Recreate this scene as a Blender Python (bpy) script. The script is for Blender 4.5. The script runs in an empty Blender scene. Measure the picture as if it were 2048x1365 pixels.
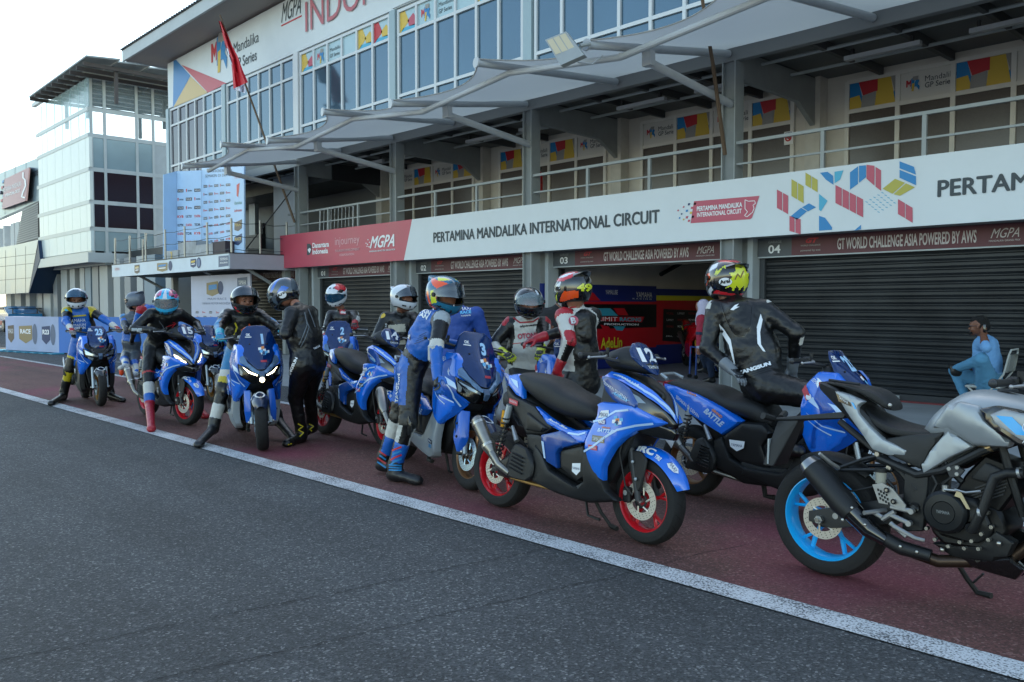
import bpy, bmesh, math, random
import numpy as np
from mathutils import Vector, Matrix, geometry
from mathutils.bvhtree import BVHTree
random.seed(7)
SC = bpy.context.scene
COL = SC.collection
R = math.radians
# ---------------------------------------------------------------- camera, sky, sun
FP, CX, CY, CH = 1700.0, 1024.0, 682.5, 1.45
TH = math.atan(70.5 / FP); AZ = R(137.0476)
cF = np.array([math.cos(AZ) * math.cos(TH), math.sin(AZ) * math.cos(TH), -math.sin(TH)])
cR = np.array([math.sin(AZ), -math.cos(AZ), 0.0]); cU = np.cross(cR, cF); cC = np.array([0, 0, CH])
cam = bpy.data.cameras.new('camera'); camo = bpy.data.objects.new('camera', cam); COL.objects.link(camo)
camo.matrix_world = Matrix(((cR[0], cU[0], -cF[0], 0), (cR[1], cU[1], -cF[1], 0), (cR[2], cU[2], -cF[2], CH), (0, 0, 0, 1)))
cam.sensor_width = 36.0; cam.lens = 36.0 * FP / 2048; cam.clip_end = 3000; cam.clip_start = 0.05
SC.camera = camo
SUN_EL, SUN_AZ = 40.0, 112.0      # degrees; azimuth measured from +X to +Y
world = bpy.data.worlds.new('World'); SC.world = world; world.use_nodes = True
wn = world.node_tree.nodes; wl = world.node_tree.links
sky = wn.new('ShaderNodeTexSky'); sky.sky_type = 'NISHITA'; sky.sun_disc = False
sky.sun_elevation = R(SUN_EL); sky.sun_rotation = R(90 - SUN_AZ); sky.air_density = 1.0; sky.dust_density = 1.0; sky.ozone_density = 1.0
bg = wn['Background']; bg.inputs[1].default_value = 0.15; tint = wn.new('ShaderNodeMix'); tint.data_type = 'RGBA'; tint.blend_type = 'MULTIPLY'; tint.inputs[0].default_value = 1; tint.inputs[7].default_value = (1.09, 1.02, .84, 1)
wl.new(sky.outputs[0], tint.inputs[6]); wl.new(tint.outputs[2], bg.inputs[0])
sl = bpy.data.lights.new('sun', 'SUN'); sl.energy = 3.0; sl.angle = R(0.53); sl.color = (1, .93, .82)
so = bpy.data.objects.new('sun', sl); COL.objects.link(so)
sd = Vector((math.cos(R(SUN_AZ)) * math.cos(R(SUN_EL)), math.sin(R(SUN_AZ)) * math.cos(R(SUN_EL)), math.sin(R(SUN_EL))))
so.rotation_euler = sd.to_track_quat('Z', 'Y').to_euler(); so.location = sd * 60
SC.view_settings.view_transform = 'Standard'; SC.view_settings.look = 'None'; SC.view_settings.exposure = 1.85; SC.view_settings.gamma = 1

def ray(x, y): return cF + cR * ((x - CX) / FP) + cU * ((CY - y) / FP)
def PY(x, y, Y): d = ray(x, y); return cC + d * (Y / d[1])
def PX(x, y, X): d = ray(x, y); return cC + d * (X / d[0])
def PZ(x, y, z=0.): d = ray(x, y); return cC + d * ((z - CH) / d[2])
def PD(x, y, p):      # point of the sight line nearest p
    d = ray(x, y); return cC + d * (np.dot(np.array(p) - cC, d) / np.dot(d, d))
# ---------------------------------------------------------------- materials
def lin(c):
    if isinstance(c, str):
        c = [int(c[i:i + 2], 16) / 255 for i in (0, 2, 4)]
        return tuple(v / 12.92 if v <= .04045 else ((v + .055) / 1.055) ** 2.4 for v in c)
    return c
MATS = {}
def M(name, col=None, rough=.5, metal=0., var=0., vs=6., bump=0., bs=60., coat=0., spec=.5, alpha=1., emit=0., trans=0., stretch=None, var2=0.):
    if name in MATS: return MATS[name]
    m = bpy.data.materials.new(name); m.use_nodes = True; MATS[name] = m
    n = m.node_tree.nodes; l = m.node_tree.links; b = n['Principled BSDF']
    c = lin(col); b.inputs['Base Color'].default_value = (*c, 1); b.inputs['Roughness'].default_value = rough
    b.inputs['Metallic'].default_value = metal; b.inputs['Coat Weight'].default_value = coat; b.inputs['Coat Roughness'].default_value = .06
    b.inputs['Specular IOR Level'].default_value = spec; b.inputs['Alpha'].default_value = alpha
    b.inputs['Transmission Weight'].default_value = trans
    if emit: b.inputs['Emission Color'].default_value = (*c, 1); b.inputs['Emission Strength'].default_value = emit
    if var or bump:
        tc = n.new('ShaderNodeTexCoord'); src = tc.outputs['Object']
        if stretch:
            mp = n.new('ShaderNodeMapping'); mp.inputs['Scale'].default_value = stretch; l.new(src, mp.inputs[0]); src = mp.outputs[0]
    if var:
        t = n.new('ShaderNodeTexNoise'); t.inputs['Scale'].default_value = vs; t.inputs['Detail'].default_value = 6; t.inputs['Roughness'].default_value = .6; l.new(src, t.inputs[0])
        mx = n.new('ShaderNodeMix'); mx.data_type = 'RGBA'; mx.blend_type = 'MULTIPLY'; mx.inputs[0].default_value = 1
        mr = n.new('ShaderNodeMapRange'); mr.inputs[1].default_value = .3; mr.inputs[2].default_value = .7; mr.inputs[3].default_value = 1 - var; mr.inputs[4].default_value = 1 + var * .5
        l.new(t.outputs[0], mr.inputs[0]); mx.inputs[6].default_value = (*c, 1); l.new(mr.outputs[0], mx.inputs[7]); l.new(mx.outputs[2], b.inputs['Base Color'])
        r2 = n.new('ShaderNodeMapRange'); r2.inputs[3].default_value = max(rough - .08, .02); r2.inputs[4].default_value = min(rough + .12, 1); l.new(t.outputs[0], r2.inputs[0]); l.new(r2.outputs[0], b.inputs['Roughness'])
    if bump:
        t2 = n.new('ShaderNodeTexNoise'); t2.inputs['Scale'].default_value = bs; t2.inputs['Detail'].default_value = 4; l.new(src, t2.inputs[0])
        bp = n.new('ShaderNodeBump'); bp.inputs['Strength'].default_value = min(bump, 1); bp.inputs['Distance'].default_value = .01 * max(bump, 1); l.new(t2.outputs[0], bp.inputs['Height']); l.new(bp.outputs[0], b.inputs['Normal'])
    return m
# ---------------------------------------------------------------- objects
def tag(o, label=None, cat=None, group=None, kind=None):
    if label: o['label'] = label
    if cat: o['category'] = cat
    if group: o['group'] = group
    if kind: o['kind'] = kind
    return o
def thing(name, label, cat, loc=(0, 0, 0), rz=0., group=None):
    o = bpy.data.objects.new(name, None); o.empty_display_size = .2; COL.objects.link(o)
    o.location = Vector([float(v) for v in loc]); o.rotation_euler = (0, 0, rz)
    o['_m'] = 1; WM[o.name] = Matrix.Translation(o.location) @ Matrix.Rotation(rz, 4, 'Z')
    del o['_m']
    return tag(o, label, cat, group)
WM = {}
def wmat(o):
    return WM.get(o.name, Matrix.Identity(4)) if o else Matrix.Identity(4)
TXT = {}
SPLIT = {'side_cover', 'side_scoop', 'side_panel', 'leg_shield', 'rear_side_cover', 'rear_side_panel', 'mid_panel', 'service_cover', 'foot_peg', 'radiator_cover', 'fork', 'front_mask', 'vent', 'lower_fairing', 'swingarm'}
def text2d(s, bold=0.0):
    if 'M' in s: bold = 0.
    k = (s, bold)
    if k in TXT: return TXT[k]
    c = bpy.data.curves.new('t', 'FONT'); c.body = s; c.size = 1.0; c.resolution_u = 3; c.offset = bold; c.fill_mode = 'FRONT'
    o = bpy.data.objects.new('t', c); COL.objects.link(o)
    dg = bpy.context.evaluated_depsgraph_get(); me = bpy.data.meshes.new_from_object(o.evaluated_get(dg))
    v = np.array([(p.co.x, p.co.y) for p in me.vertices]).reshape(-1, 2); f = [tuple(p.vertices) for p in me.polygons]
    bpy.data.objects.remove(o); bpy.data.curves.remove(c); bpy.data.meshes.remove(me)
    lo = v.min(0); hi = v.max(0); v = (v - lo) / (hi - lo); TXT[k] = (v, f, (hi - lo)[0] / (hi - lo)[1]); return TXT[k]
class MB:
    def __init__(s): s.v = []; s.f = []; s.m = []; s.mats = []
    def mi(s, m):
        if m not in s.mats: s.mats.append(m)
        return s.mats.index(m)
    def add(s, V, F, m):
        b = len(s.v); s.v += [tuple(float(c) for c in p) for p in V]; k = s.mi(m)
        for f in F: s.f.append(tuple(i + b for i in f)); s.m.append(k)
        return s
    def box(s, c, d, m, rot=None, bev=0.):
        x, y, z = [q / 2 for q in d]
        if bev <= 0:
            V = [(-x, -y, -z), (x, -y, -z), (x, y, -z), (-x, y, -z), (-x, -y, z), (x, -y, z), (x, y, z), (-x, y, z)]
            F = [(0, 3, 2, 1), (4, 5, 6, 7), (0, 1, 5, 4), (1, 2, 6, 5), (2, 3, 7, 6), (3, 0, 4, 7)]
        else:
            bm = bmesh.new(); bmesh.ops.create_cube(bm, size=1)
            for v in bm.verts: v.co = Vector((v.co.x * 2 * x, v.co.y * 2 * y, v.co.z * 2 * z))
            bmesh.ops.bevel(bm, geom=bm.edges[:], offset=bev, segments=2, affect='EDGES', profile=.5)
            V = [tuple(v.co) for v in bm.verts]; F = [tuple(v.index for v in f.verts) for f in bm.faces]; bm.free()
        if rot is not None: V = [rot @ Vector(p) for p in V]
        return s.add([(p[0] + c[0], p[1] + c[1], p[2] + c[2]) for p in V], F, m)
    def bb(s, a, b, m, bev=0.):
        return s.box([(a[i] + b[i]) / 2 for i in range(3)], [abs(b[i] - a[i]) for i in range(3)], m, bev=bev)
    def tube(s, pts, r, m, n=8, caps=True, sq=None):
        pts = [Vector([float(c) for c in p]) for p in pts]; N = len(pts); rr = r if isinstance(r, (list, tuple)) else [r] * N
        V = []; up = None
        for i, p in enumerate(pts):
            t = (pts[min(i + 1, N - 1)] - pts[max(i - 1, 0)]).normalized()
            if up is None: up = Vector((0, 0, 1)) if abs(t.z) < .9 else Vector((0, 1, 0))
            a = up - t * up.dot(t)
            if a.length < 1e-4: a = t.orthogonal()
            a.normalize(); b = t.cross(a); up = a
            for k in range(n):
                q = 2 * math.pi * (k + .5) / n; V.append(p + a * (math.cos(q) * rr[i]) + b * (math.sin(q) * rr[i] * (sq or 1)))
        F = [(i * n + k, i * n + (k + 1) % n, (i + 1) * n + (k + 1) % n, (i + 1) * n + k) for i in range(N - 1) for k in range(n)]
        if caps: F += [tuple(range(n))[::-1], tuple((N - 1) * n + k for k in range(n))]
        return s.add(V, F, m)
    def lathe(s, prof, m, o=(0, 0, 0), axis='z', n=32, mats=None, T=None):
        V = []; F = []
        for (r, h) in prof:
            for k in range(n):
                q = 2 * math.pi * k / n; a, b = r * math.cos(q), r * math.sin(q)
                p = (a, b, h) if axis == 'z' else ((a, h, b) if axis == 'y' else (h, a, b)); p = Vector(p)
                if T is not None: p = T @ p
                V.append((p[0] + o[0], p[1] + o[1], p[2] + o[2]))
        for i in range(len(prof) - 1):
            F = [(i * n + k, i * n + (k + 1) % n, (i + 1) * n + (k + 1) % n, (i + 1) * n + k) for k in range(n)]
            if i == 0: s.add(V, F, mats[i] if mats else m); base = len(s.v) - len(V)
            else:
                k_ = s.mi(mats[i] if mats else m)
                for f in F: s.f.append(tuple(j + base for j in f)); s.m.append(k_)
        return s
    def cyl(s, a, b, r, m, n=16): return s.tube([a, b], r, m, n)
    def ball(s, c, r, m, n=12):
        r = r if isinstance(r, (tuple, list)) else (r, r, r); V = []; F = []
        for i in range(n + 1):
            for k in range(n * 2):
                e = math.pi * (i / n - .5); a = math.pi * k / n
                V.append((c[0] + r[0] * math.cos(e) * math.cos(a), c[1] + r[1] * math.cos(e) * math.sin(a), c[2] + r[2] * math.sin(e)))
        N = n * 2
        F = [(i * N + k, i * N + (k + 1) % N, (i + 1) * N + (k + 1) % N, (i + 1) * N + k) for i in range(n) for k in range(N)]
        return s.add(V, F, m)
    def prism(s, poly, f0, f1, m):     # poly 2D -> f0(u,v), f1(u,v) front and back points
        n = len(poly); V = [f0(*p) for p in poly] + [f1(*p) for p in poly]
        tri = geometry.tessellate_polygon([[Vector((p[0], p[1], 0)) for p in poly]])
        F = [tuple(t) for t in tri] + [tuple(i + n for i in t[::-1]) for t in tri] + [(i, (i + 1) % n, (i + 1) % n + n, i + n) for i in range(n)]
        return s.add(V, F, m)
    def poly(s, poly, fn, m):
        tri = geometry.tessellate_polygon([[Vector((p[0], p[1], 0)) for p in poly]])
        return s.add([fn(*p) for p in poly], [tuple(t) for t in tri], m)
    def text(s, body, fn, m, box, bold=.0, shear=0.):   # box (u0,v0,u1,v1); fn(u,v)->3D
        v, f, a = text2d(body, bold); u0, v0, u1, v1 = box
        return s.add([fn(u0 + (p[0] + shear * p[1]) * (u1 - u0), v0 + p[1] * (v1 - v0)) for p in v], f, m)
    def halves(s):
        side = {}; sg = []
        for f in s.f:
            q = sum(s.v[i][1] for i in f); g = 1 if q > 0 else -1; sg.append(g)
            for i in f:
                if abs(s.v[i][1]) < .012 or side.setdefault(i, g) != g: return None
        if len(set(sg)) < 2: return None
        out = []
        for g in (1, -1):
            m = MB(); m.v = s.v; m.mats = s.mats; m.f = [f for f, q in zip(s.f, sg) if q == g]; m.m = [k for k, q in zip(s.m, sg) if q == g]
            u = sorted({i for f in m.f for i in f}); ix = {k: j for j, k in enumerate(u)}; m.v = [s.v[i] for i in u]; m.f = [tuple(ix[i] for i in f) for f in m.f]; out.append(m)
        return out
    def build(s, name, parent=None, label=None, cat=None, group=None, kind=None, ang=35, mirror=False, T=None):
        if name in SPLIT:
            h = s.halves()
            if h:
                for m in h: o = m._build(name, parent, label, cat, group, kind, ang, mirror, T)
                return o
        return s._build(name, parent, label, cat, group, kind, ang, mirror, T)
    def _build(s, name, parent, label, cat, group, kind, ang, mirror, T):
        me = bpy.data.meshes.new(name); V = s.v
        if T is not None: V = [tuple(T @ Vector(p)) for p in V]
        me.from_pydata(V, [], s.f); me.materials.clear()
        for m in s.mats: me.materials.append(m)
        me.polygons.foreach_set('material_index', s.m)
        bm = bmesh.new(); bm.from_mesh(me); bmesh.ops.recalc_face_normals(bm, faces=bm.faces[:]); bm.to_mesh(me); bm.free()
        me.polygons.foreach_set('use_smooth', [True] * len(me.polygons))
        try: me.set_sharp_from_angle(angle=R(ang))
        except Exception: pass
        me.update()
        o = bpy.data.objects.new(name, me); COL.objects.link(o)
        if parent: o.parent = parent; WM[o.name] = wmat(parent)
        return tag(o, label, cat, group, kind)
# ---------------------------------------------------------------- moulded panels
def tps(ctrl):
    P = np.array([c[:2] for c in ctrl], float); z = np.array([c[2] for c in ctrl], float); n = len(P)
    def U(r): return np.where(r < 1e-9, 0, r * r * np.log(r + 1e-12))
    D = np.linalg.norm(P[:, None] - P[None], axis=2); K = U(D) + np.eye(n) * 3e-4
    Q = np.hstack([np.ones((n, 1)), P]); A = np.zeros((n + 3, n + 3)); A[:n, :n] = K; A[:n, n:] = Q; A[n:, :n] = Q.T
    w = np.linalg.solve(A + np.eye(n + 3) * 1e-9, np.r_[z, 0, 0, 0])
    def f(X):
        X = np.atleast_2d(X); d = np.linalg.norm(X[:, None] - P[None], axis=2); return U(d) @ w[:n] + w[n] + X @ w[n + 1:]
    return f
def rnd(poly, r=.008):
    out = []; n = len(poly)
    for i in range(n):
        a, b, c = [np.array(poly[j % n][:2], float) for j in (i - 1, i, i + 1)]
        d1 = a - b; d2 = c - b; l1 = np.linalg.norm(d1); l2 = np.linalg.norm(d2); q = min(r, l1 * .35, l2 * .35)
        p0 = b + d1 / l1 * q; p2 = b + d2 / l2 * q; out += [tuple(p0), tuple(p0 * .25 + b * .5 + p2 * .25), tuple(p2)]
    return out
def inside(P, X):
    X = np.atleast_2d(X); c = np.zeros(len(X), bool); n = len(P)
    for i in range(n):
        x1, y1 = P[i]; x2, y2 = P[(i + 1) % n]
        if y1 == y2: continue
        t = ((y1 > X[:, 1]) != (y2 > X[:, 1])) & (X[:, 0] < (x2 - x1) * (X[:, 1] - y1) / (y2 - y1) + x1); c ^= t
    return c
def dist(P, X):
    X = np.atleast_2d(X); d = np.full(len(X), 1e9); n = len(P)
    for i in range(n):
        a = np.array(P[i]); b = np.array(P[(i + 1) % n]); e = b - a; t = np.clip(((X - a) @ e) / max(e @ e, 1e-12), 0, 1)
        d = np.minimum(d, np.linalg.norm(X - (a + t[:, None] * e), axis=1))
    return d
def panel(mb, out, m, extra=(), t=.03, r=.02, gs=.035, sides=(1, -1), axis='y', rr=.008, wall=True, off=0.):
    """outline points (u,v,w); w = distance out from the centre plane (axis 'y') or along x (axis 'x')"""
    S = tps(list(out) + list(extra)); P = rnd(out, rr); U = np.array(P); lo = U.min(0); hi = U.max(0)
    B = []
    for i in range(len(P)):
        a = U[i]; b = U[(i + 1) % len(P)]; k = max(1, int(np.linalg.norm(b - a) / gs))
        B += [tuple(a + (b - a) * j / k) for j in range(k)]
    nB = len(B); X = [(x, y) for x in np.arange(lo[0], hi[0], gs) for y in np.arange(lo[1] + gs * .4, hi[1], gs)]
    X = np.array(X).reshape(-1, 2); ok = inside(B, X) & (dist(B, X) > max(gs * .45, r * 1.15)); X = X[ok]
    ring = []
    for q in (.35, 1.0):
        for i in range(nB):
            a = np.array(B[i - 1]); b = np.array(B[(i + 1) % nB]); e = b - a; nn = np.array([-e[1], e[0]]); nn = nn / (np.linalg.norm(nn) + 1e-9)
            for sg in (1, -1):
                p = np.array(B[i]) + nn * sg * r * q
                ring.append(p)
    ring = np.array(ring); dr = dist(B, ring); ok = inside(B, ring) & (dr > r * .3); ring = ring[ok]
    pts = [Vector(b) for b in B] + [Vector(p) for p in ring] + [Vector(p) for p in X]
    V2, _, F, *_ = geometry.delaunay_2d_cdt(pts, [], [list(range(nB))], 1, 1e-5)
    V2 = np.array([(p.x, p.y) for p in V2]); d = dist(B, V2); w = S(V2) + off
    q = 1 - np.minimum(d / r, 1); w = w - np.minimum(r, t) * .9 * (1 - np.sqrt(np.maximum(1 - q * q, 0)))
    cnt = {}
    for f in F:
        for i in range(len(f)):
            e = tuple(sorted((f[i], f[(i + 1) % len(f)]))); cnt[e] = cnt.get(e, 0) + 1
    be = [e for e, c in cnt.items() if c == 1]
    for sg in sides:
        if axis == 'y': V = [(p[0], sg * ww, p[1]) for p, ww in zip(V2, w)]; Vi = [(p[0], sg * (ww - t), p[1]) for p, ww in zip(V2, w)]
        else: V = [(ww, p[0], p[1]) for p, ww in zip(V2, w)]; Vi = [(ww - t, p[0], p[1]) for p, ww in zip(V2, w)]
        n = len(V); FF = [tuple(f) for f in F]
        if wall: FF += [(a, b, b + n, a + n) for a, b in be]; V = V + Vi
        mb.add(V, FF, m)
    if axis == 'y': return lambda sg: (lambda u, v: (u, sg * (float(S([(u, v)])[0]) + off + .0035), v))
    return lambda sg: (lambda u, v: (float(S([(u, v)])[0]) + off + .0035, u, v))
def strip(mb, path, w, fn, m, n=6):  # ribbon following a surface function
    P = [np.array(p, float) for p in path]; Q = []
    for a, b in zip(P[:-1], P[1:]):
        for k in range(n): Q.append(a + (b - a) * k / n)
    Q.append(P[-1]); V = []
    for i, p in enumerate(Q):
        e = Q[min(i + 1, len(Q) - 1)] - Q[max(i - 1, 0)]; nn = np.array([-e[1], e[0]]); nn /= np.linalg.norm(nn); ww = (w if not isinstance(w, (tuple, list)) else w[0] + (w[1] - w[0]) * i / len(Q)) / 2
        V += [fn(*(p + nn * ww)), fn(*(p - nn * ww))]
    mb.add(V, [(2 * i, 2 * i + 1, 2 * i + 3, 2 * i + 2) for i in range(len(Q) - 1)], m)
def patch(mb, poly, fn, m, gs=.02):
    P = [tuple(p) for p in poly]; U = np.array(P); lo = U.min(0); hi = U.max(0)
    B = []
    for i in range(len(P)):
        a = U[i]; b = U[(i + 1) % len(P)]; k = max(1, int(np.linalg.norm(b - a) / gs)); B += [tuple(a + (b - a) * j / k) for j in range(k)]
    X = np.array([(x, y) for x in np.arange(lo[0], hi[0], gs) for y in np.arange(lo[1], hi[1], gs)]).reshape(-1, 2)
    if len(X): X = X[inside(B, X) & (dist(B, X) > gs * .4)]
    V2, _, F, *_ = geometry.delaunay_2d_cdt([Vector(b) for b in B] + [Vector(p) for p in X], [], [list(range(len(B)))], 1, 1e-6)
    mb.add([fn(p.x, p.y) for p in V2], [tuple(f) for f in F], m)
# ---------------------------------------------------------------- marks that lie on a surface (found along a line of sight, then fixed to the surface)
def fine(v, f, w, h, mx=4.5):
    v = [tuple(p) for p in v]; f = [t for q in f for t in [(q[0], q[i], q[i + 1]) for i in range(1, len(q) - 1)]]; L = lambda a, b: math.hypot((v[a][0] - v[b][0]) * w, (v[a][1] - v[b][1]) * h)
    for _ in range(7):
        cut = {}; out = []
        for t in f:
            es = sorted([(L(t[i], t[(i + 1) % 3]), i) for i in range(3)])[-1]
            if es[0] > mx:
                i = es[1]; a, b, c = t[i], t[(i + 1) % 3], t[(i + 2) % 3]; k = (min(a, b), max(a, b))
                if k not in cut: cut[k] = len(v); v.append(((v[a][0] + v[b][0]) / 2, (v[a][1] + v[b][1]) / 2))
                m = cut[k]; out += [(a, m, c), (m, b, c)]
            else: out.append(t)
        f = out
        if not cut: break
    return v, f
class Marker:
    def __init__(s, objs):
        V = []; F = []
        for o in objs:
            T = wmat(o); b = len(V); V += [tuple(T @ v.co) for v in o.data.vertices]; F += [tuple(i + b for i in p.vertices) for p in o.data.polygons]
        s.t = BVHTree.FromPolygons(V, F); s.mb = MB(); s.inv = wmat(objs[0]).inverted()
    def hit(s, x, y, off):
        d = Vector(ray(x, y)).normalized(); h = s.t.ray_cast(Vector(cC), d)
        if h[0] is None: return None
        n = h[1] if h[1].dot(d) < 0 else -h[1]
        return h[0] + n * off - d * off * .5, h[3]
    def put(s, V, F, m, off=.003):
        H = [s.hit(*p, off) for p in V]; P = [h[0] if h else Vector((0, 0, 0)) for h in H]; G = []
        for f in F:
            if all(H[i] for i in f):
                ds = [H[i][1] for i in f]
                if max(ds) - min(ds) < .06: G.append(f)
        u = sorted({i for f in G for i in f}); ix = {k: j for j, k in enumerate(u)}
        if G: s.mb.add([s.inv @ P[i] for i in u], [tuple(ix[i] for i in f) for f in G], m)
    def poly(s, P, m, off=.003, gs=5.):
        V = []; F = []
        class Q:  # reuse patch triangulation in pixel space
            def add(q, v, f, mm): V.extend(v); F.extend(f)
        patch(Q(), P, lambda u, v: (u, v), None, gs); s.put(V, F, m, off); return s
    def line(s, P, w, m, off=.003):
        class Q:
            def add(q, v, f, mm): s.put(v, f, m, off)
        L = sum(math.dist(P[i], P[i + 1]) for i in range(len(P) - 1)) / max(1, len(P) - 1)
        strip(Q(), P, w, lambda u, v: (u, v), None, max(1, int(L / 5))); return s
    def text(s, body, a, b, h, m, bold=.02, off=.004, up=None):   # baseline from pixel a to pixel b, height h px (upwards)
        v, f, _ = text2d(body, bold); v, f = fine(v, f, math.dist(a, b), h); a = np.array(a, float); e = np.array(b, float) - a
        u = np.array(up, float) if up is not None else np.array([e[1], -e[0]]) / np.linalg.norm(e) * h
        s.put([tuple(a + e * p[0] + u * p[1]) for p in v], f, m, off); return s
    def build(s, name, parent):
        if not s.mb.v: return None
        return s.mb.build(name, parent)
# ================================================================= materials of the place
WHT = M('white_panel', 'c9cdd0', .45, var=.08, vs=1.2)
GRYW = M('pale_grey_paint', 'a9b0b2', .5, var=.12, vs=2)
STEEL = M('grey_steel_paint', '8d9292', .45, var=.12, vs=3)
STEELD = M('dark_steel', '2a2c2f', .5, var=.15, vs=3)
CREAM = M('cream_wall', 'ccc7be', .6, var=.1, vs=1.5)
BLK = M('black_rubber', '101214', .6)
DARK = M('dark_interior', '17191b', .8)
FRW = M('white_frame', 'c3c8cc', .4)
BLIND = M('brown_blind', '544d49', .2, var=.1, vs=30)
GLASSB = M('blue_glass', '4c6678', .04, .5, spec=1., var=.12, vs=.25)
GLASSD = M('dark_glass', '15161c', .05, .1, spec=1.)
TGL = M('pale_glass', 'b9d3d6', .12, .0, alpha=.42, spec=.8)
PGL = M('frosted_panel', 'd2d8d3', .3, var=.1, vs=.8)
PBL = M('teal_panel', '99abae', .2, .3, var=.1, vs=.6)
SIGNW = M('sign_white', 'c8cfd3', .4, var=.06, vs=1.)
SIGNR = M('sign_red', 'b5495a', .4, var=.1, vs=1.)
LETD = M('letter_dark', '2f3a41', .5); LETW = M('letter_white', 'e2e4e6', .45); LETR = M('letter_faded_red', 'b0626c', .5)
LBLU = M('logo_blue', '1779b4', .45); LYEL = M('logo_yellow', 'c9a93c', .45); LRED = M('logo_red', 'b4242f', .45); LGRY = M('logo_grey', '8d8b88', .5); LNAV = M('logo_navy', '1c3560', .5)
LOLV = M('logo_olive', 'a8a040', .45); LCYA = M('logo_cyan', '3f9fc0', .45); LROS = M('logo_rose', 'b04a5e', .45)
MEMB = M('canopy_cloth', 'bcb8b2', .6, var=.1, vs=1.); _n = MEMB.node_tree; _t = _n.nodes.new('ShaderNodeBsdfTranslucent'); _t.inputs[0].default_value = (.62, .6, .57, 1); _x = _n.nodes.new('ShaderNodeMixShader'); _x.inputs[0].default_value = .62
_n.links.new(_n.nodes['Principled BSDF'].outputs[0], _x.inputs[1]); _n.links.new(_t.outputs[0], _x.inputs[2]); _n.links.new(_x.outputs[0], _n.nodes['Material Output'].inputs[0])
PIPE = M('pipe_white', 'aeb2b6', .35, var=.06, vs=4)
CONC = M('apron_concrete', '8a8d8e', .8, var=.18, vs=1.5, bump=.3, bs=80)

def ground_mat(name, c1, c2, c3, spots=None, sc=1.):
    m = bpy.data.materials.new(name); m.use_nodes = True; n = m.node_tree.nodes; l = m.node_tree.links; b = n['Principled BSDF']
    tc = n.new('ShaderNodeTexCoord'); o = tc.outputs['Object']
    v = n.new('ShaderNodeTexVoronoi'); v.inputs['Scale'].default_value = 100 * sc; l.new(o, v.inputs['Vector'])
    cr = n.new('ShaderNodeValToRGB'); l.new(v.outputs['Color'], cr.inputs[0]); e = cr.color_ramp.elements
    e[0].color = (*lin(c1), 1); e[0].position = .2; e[1].color = (*lin(c2), 1); e[1].position = .75; x = e.new(.94); x.color = (*lin(c3), 1)
    bn = n.new('ShaderNodeTexNoise'); bn.inputs['Scale'].default_value = .7; bn.inputs['Detail'].default_value = 7; bn.inputs['Roughness'].default_value = .65; l.new(o, bn.inputs['Vector'])
    mr = n.new('ShaderNodeMapRange'); mr.inputs[1].default_value = .3; mr.inputs[2].default_value = .7; mr.inputs[3].default_value = .74; mr.inputs[4].default_value = 1.22; l.new(bn.outputs[0], mr.inputs[0])
    mx = n.new('ShaderNodeMix'); mx.data_type = 'RGBA'; mx.blend_type = 'MULTIPLY'; mx.inputs[0].default_value = 1; l.new(cr.outputs[0], mx.inputs[6]); l.new(mr.outputs[0], mx.inputs[7])
    out = mx.outputs[2]
    mp = n.new('ShaderNodeMapping'); mp.inputs['Scale'].default_value = (.12, 1.6, 1); l.new(o, mp.inputs[0]); tw2 = n.new('ShaderNodeTexNoise'); tw2.inputs['Scale'].default_value = 1.; tw2.inputs['Detail'].default_value = 6; l.new(mp.outputs[0], tw2.inputs[0])
    mr3 = n.new('ShaderNodeMapRange'); mr3.inputs[1].default_value = .35; mr3.inputs[2].default_value = .65; mr3.inputs[3].default_value = .8; mr3.inputs[4].default_value = 1.15; l.new(tw2.outputs[0], mr3.inputs[0])
    mx3 = n.new('ShaderNodeMix'); mx3.data_type = 'RGBA'; mx3.blend_type = 'MULTIPLY'; mx3.inputs[0].default_value = 1; l.new(out, mx3.inputs[6]); l.new(mr3.outputs[0], mx3.inputs[7]); out = mx3.outputs[2]
    if spots:
        s2 = n.new('ShaderNodeTexNoise'); s2.inputs['Scale'].default_value = .55; s2.inputs['Detail'].default_value = 5; l.new(o, s2.inputs['Vector'])
        r2 = n.new('ShaderNodeMapRange'); r2.inputs[1].default_value = .49; r2.inputs[2].default_value = .72; r2.inputs[4].default_value = .6; l.new(s2.outputs[0], r2.inputs[0])
        m2 = n.new('ShaderNodeMix'); m2.data_type = 'RGBA'; l.new(r2.outputs[0], m2.inputs[0]); l.new(out, m2.inputs[6]); m2.inputs[7].default_value = (*lin(spots), 1); out = m2.outputs[2]
    l.new(out, b.inputs['Base Color']); b.inputs['Roughness'].default_value = .82
    mn = n.new('ShaderNodeTexNoise'); mn.inputs['Scale'].default_value = 190 * sc; mn.inputs['Detail'].default_value = 3; l.new(o, mn.inputs['Vector'])
    ad = n.new('ShaderNodeMath'); ad.operation = 'ADD'; l.new(v.outputs['Distance'], ad.inputs[0]); l.new(mn.outputs[0], ad.inputs[1])
    bp = n.new('ShaderNodeBump'); bp.inputs['Strength'].default_value = .8; bp.inputs['Distance'].default_value = .006; l.new(ad.outputs[0], bp.inputs['Height']); l.new(bp.outputs[0], b.inputs['Normal'])
    return m
ASPH = ground_mat('asphalt', '2a2c2f', '474a4c', '7e7f7f'); REDA = ground_mat('red_asphalt', '4e302b', '6c443e', '8c6c66', '861c48')
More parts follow.
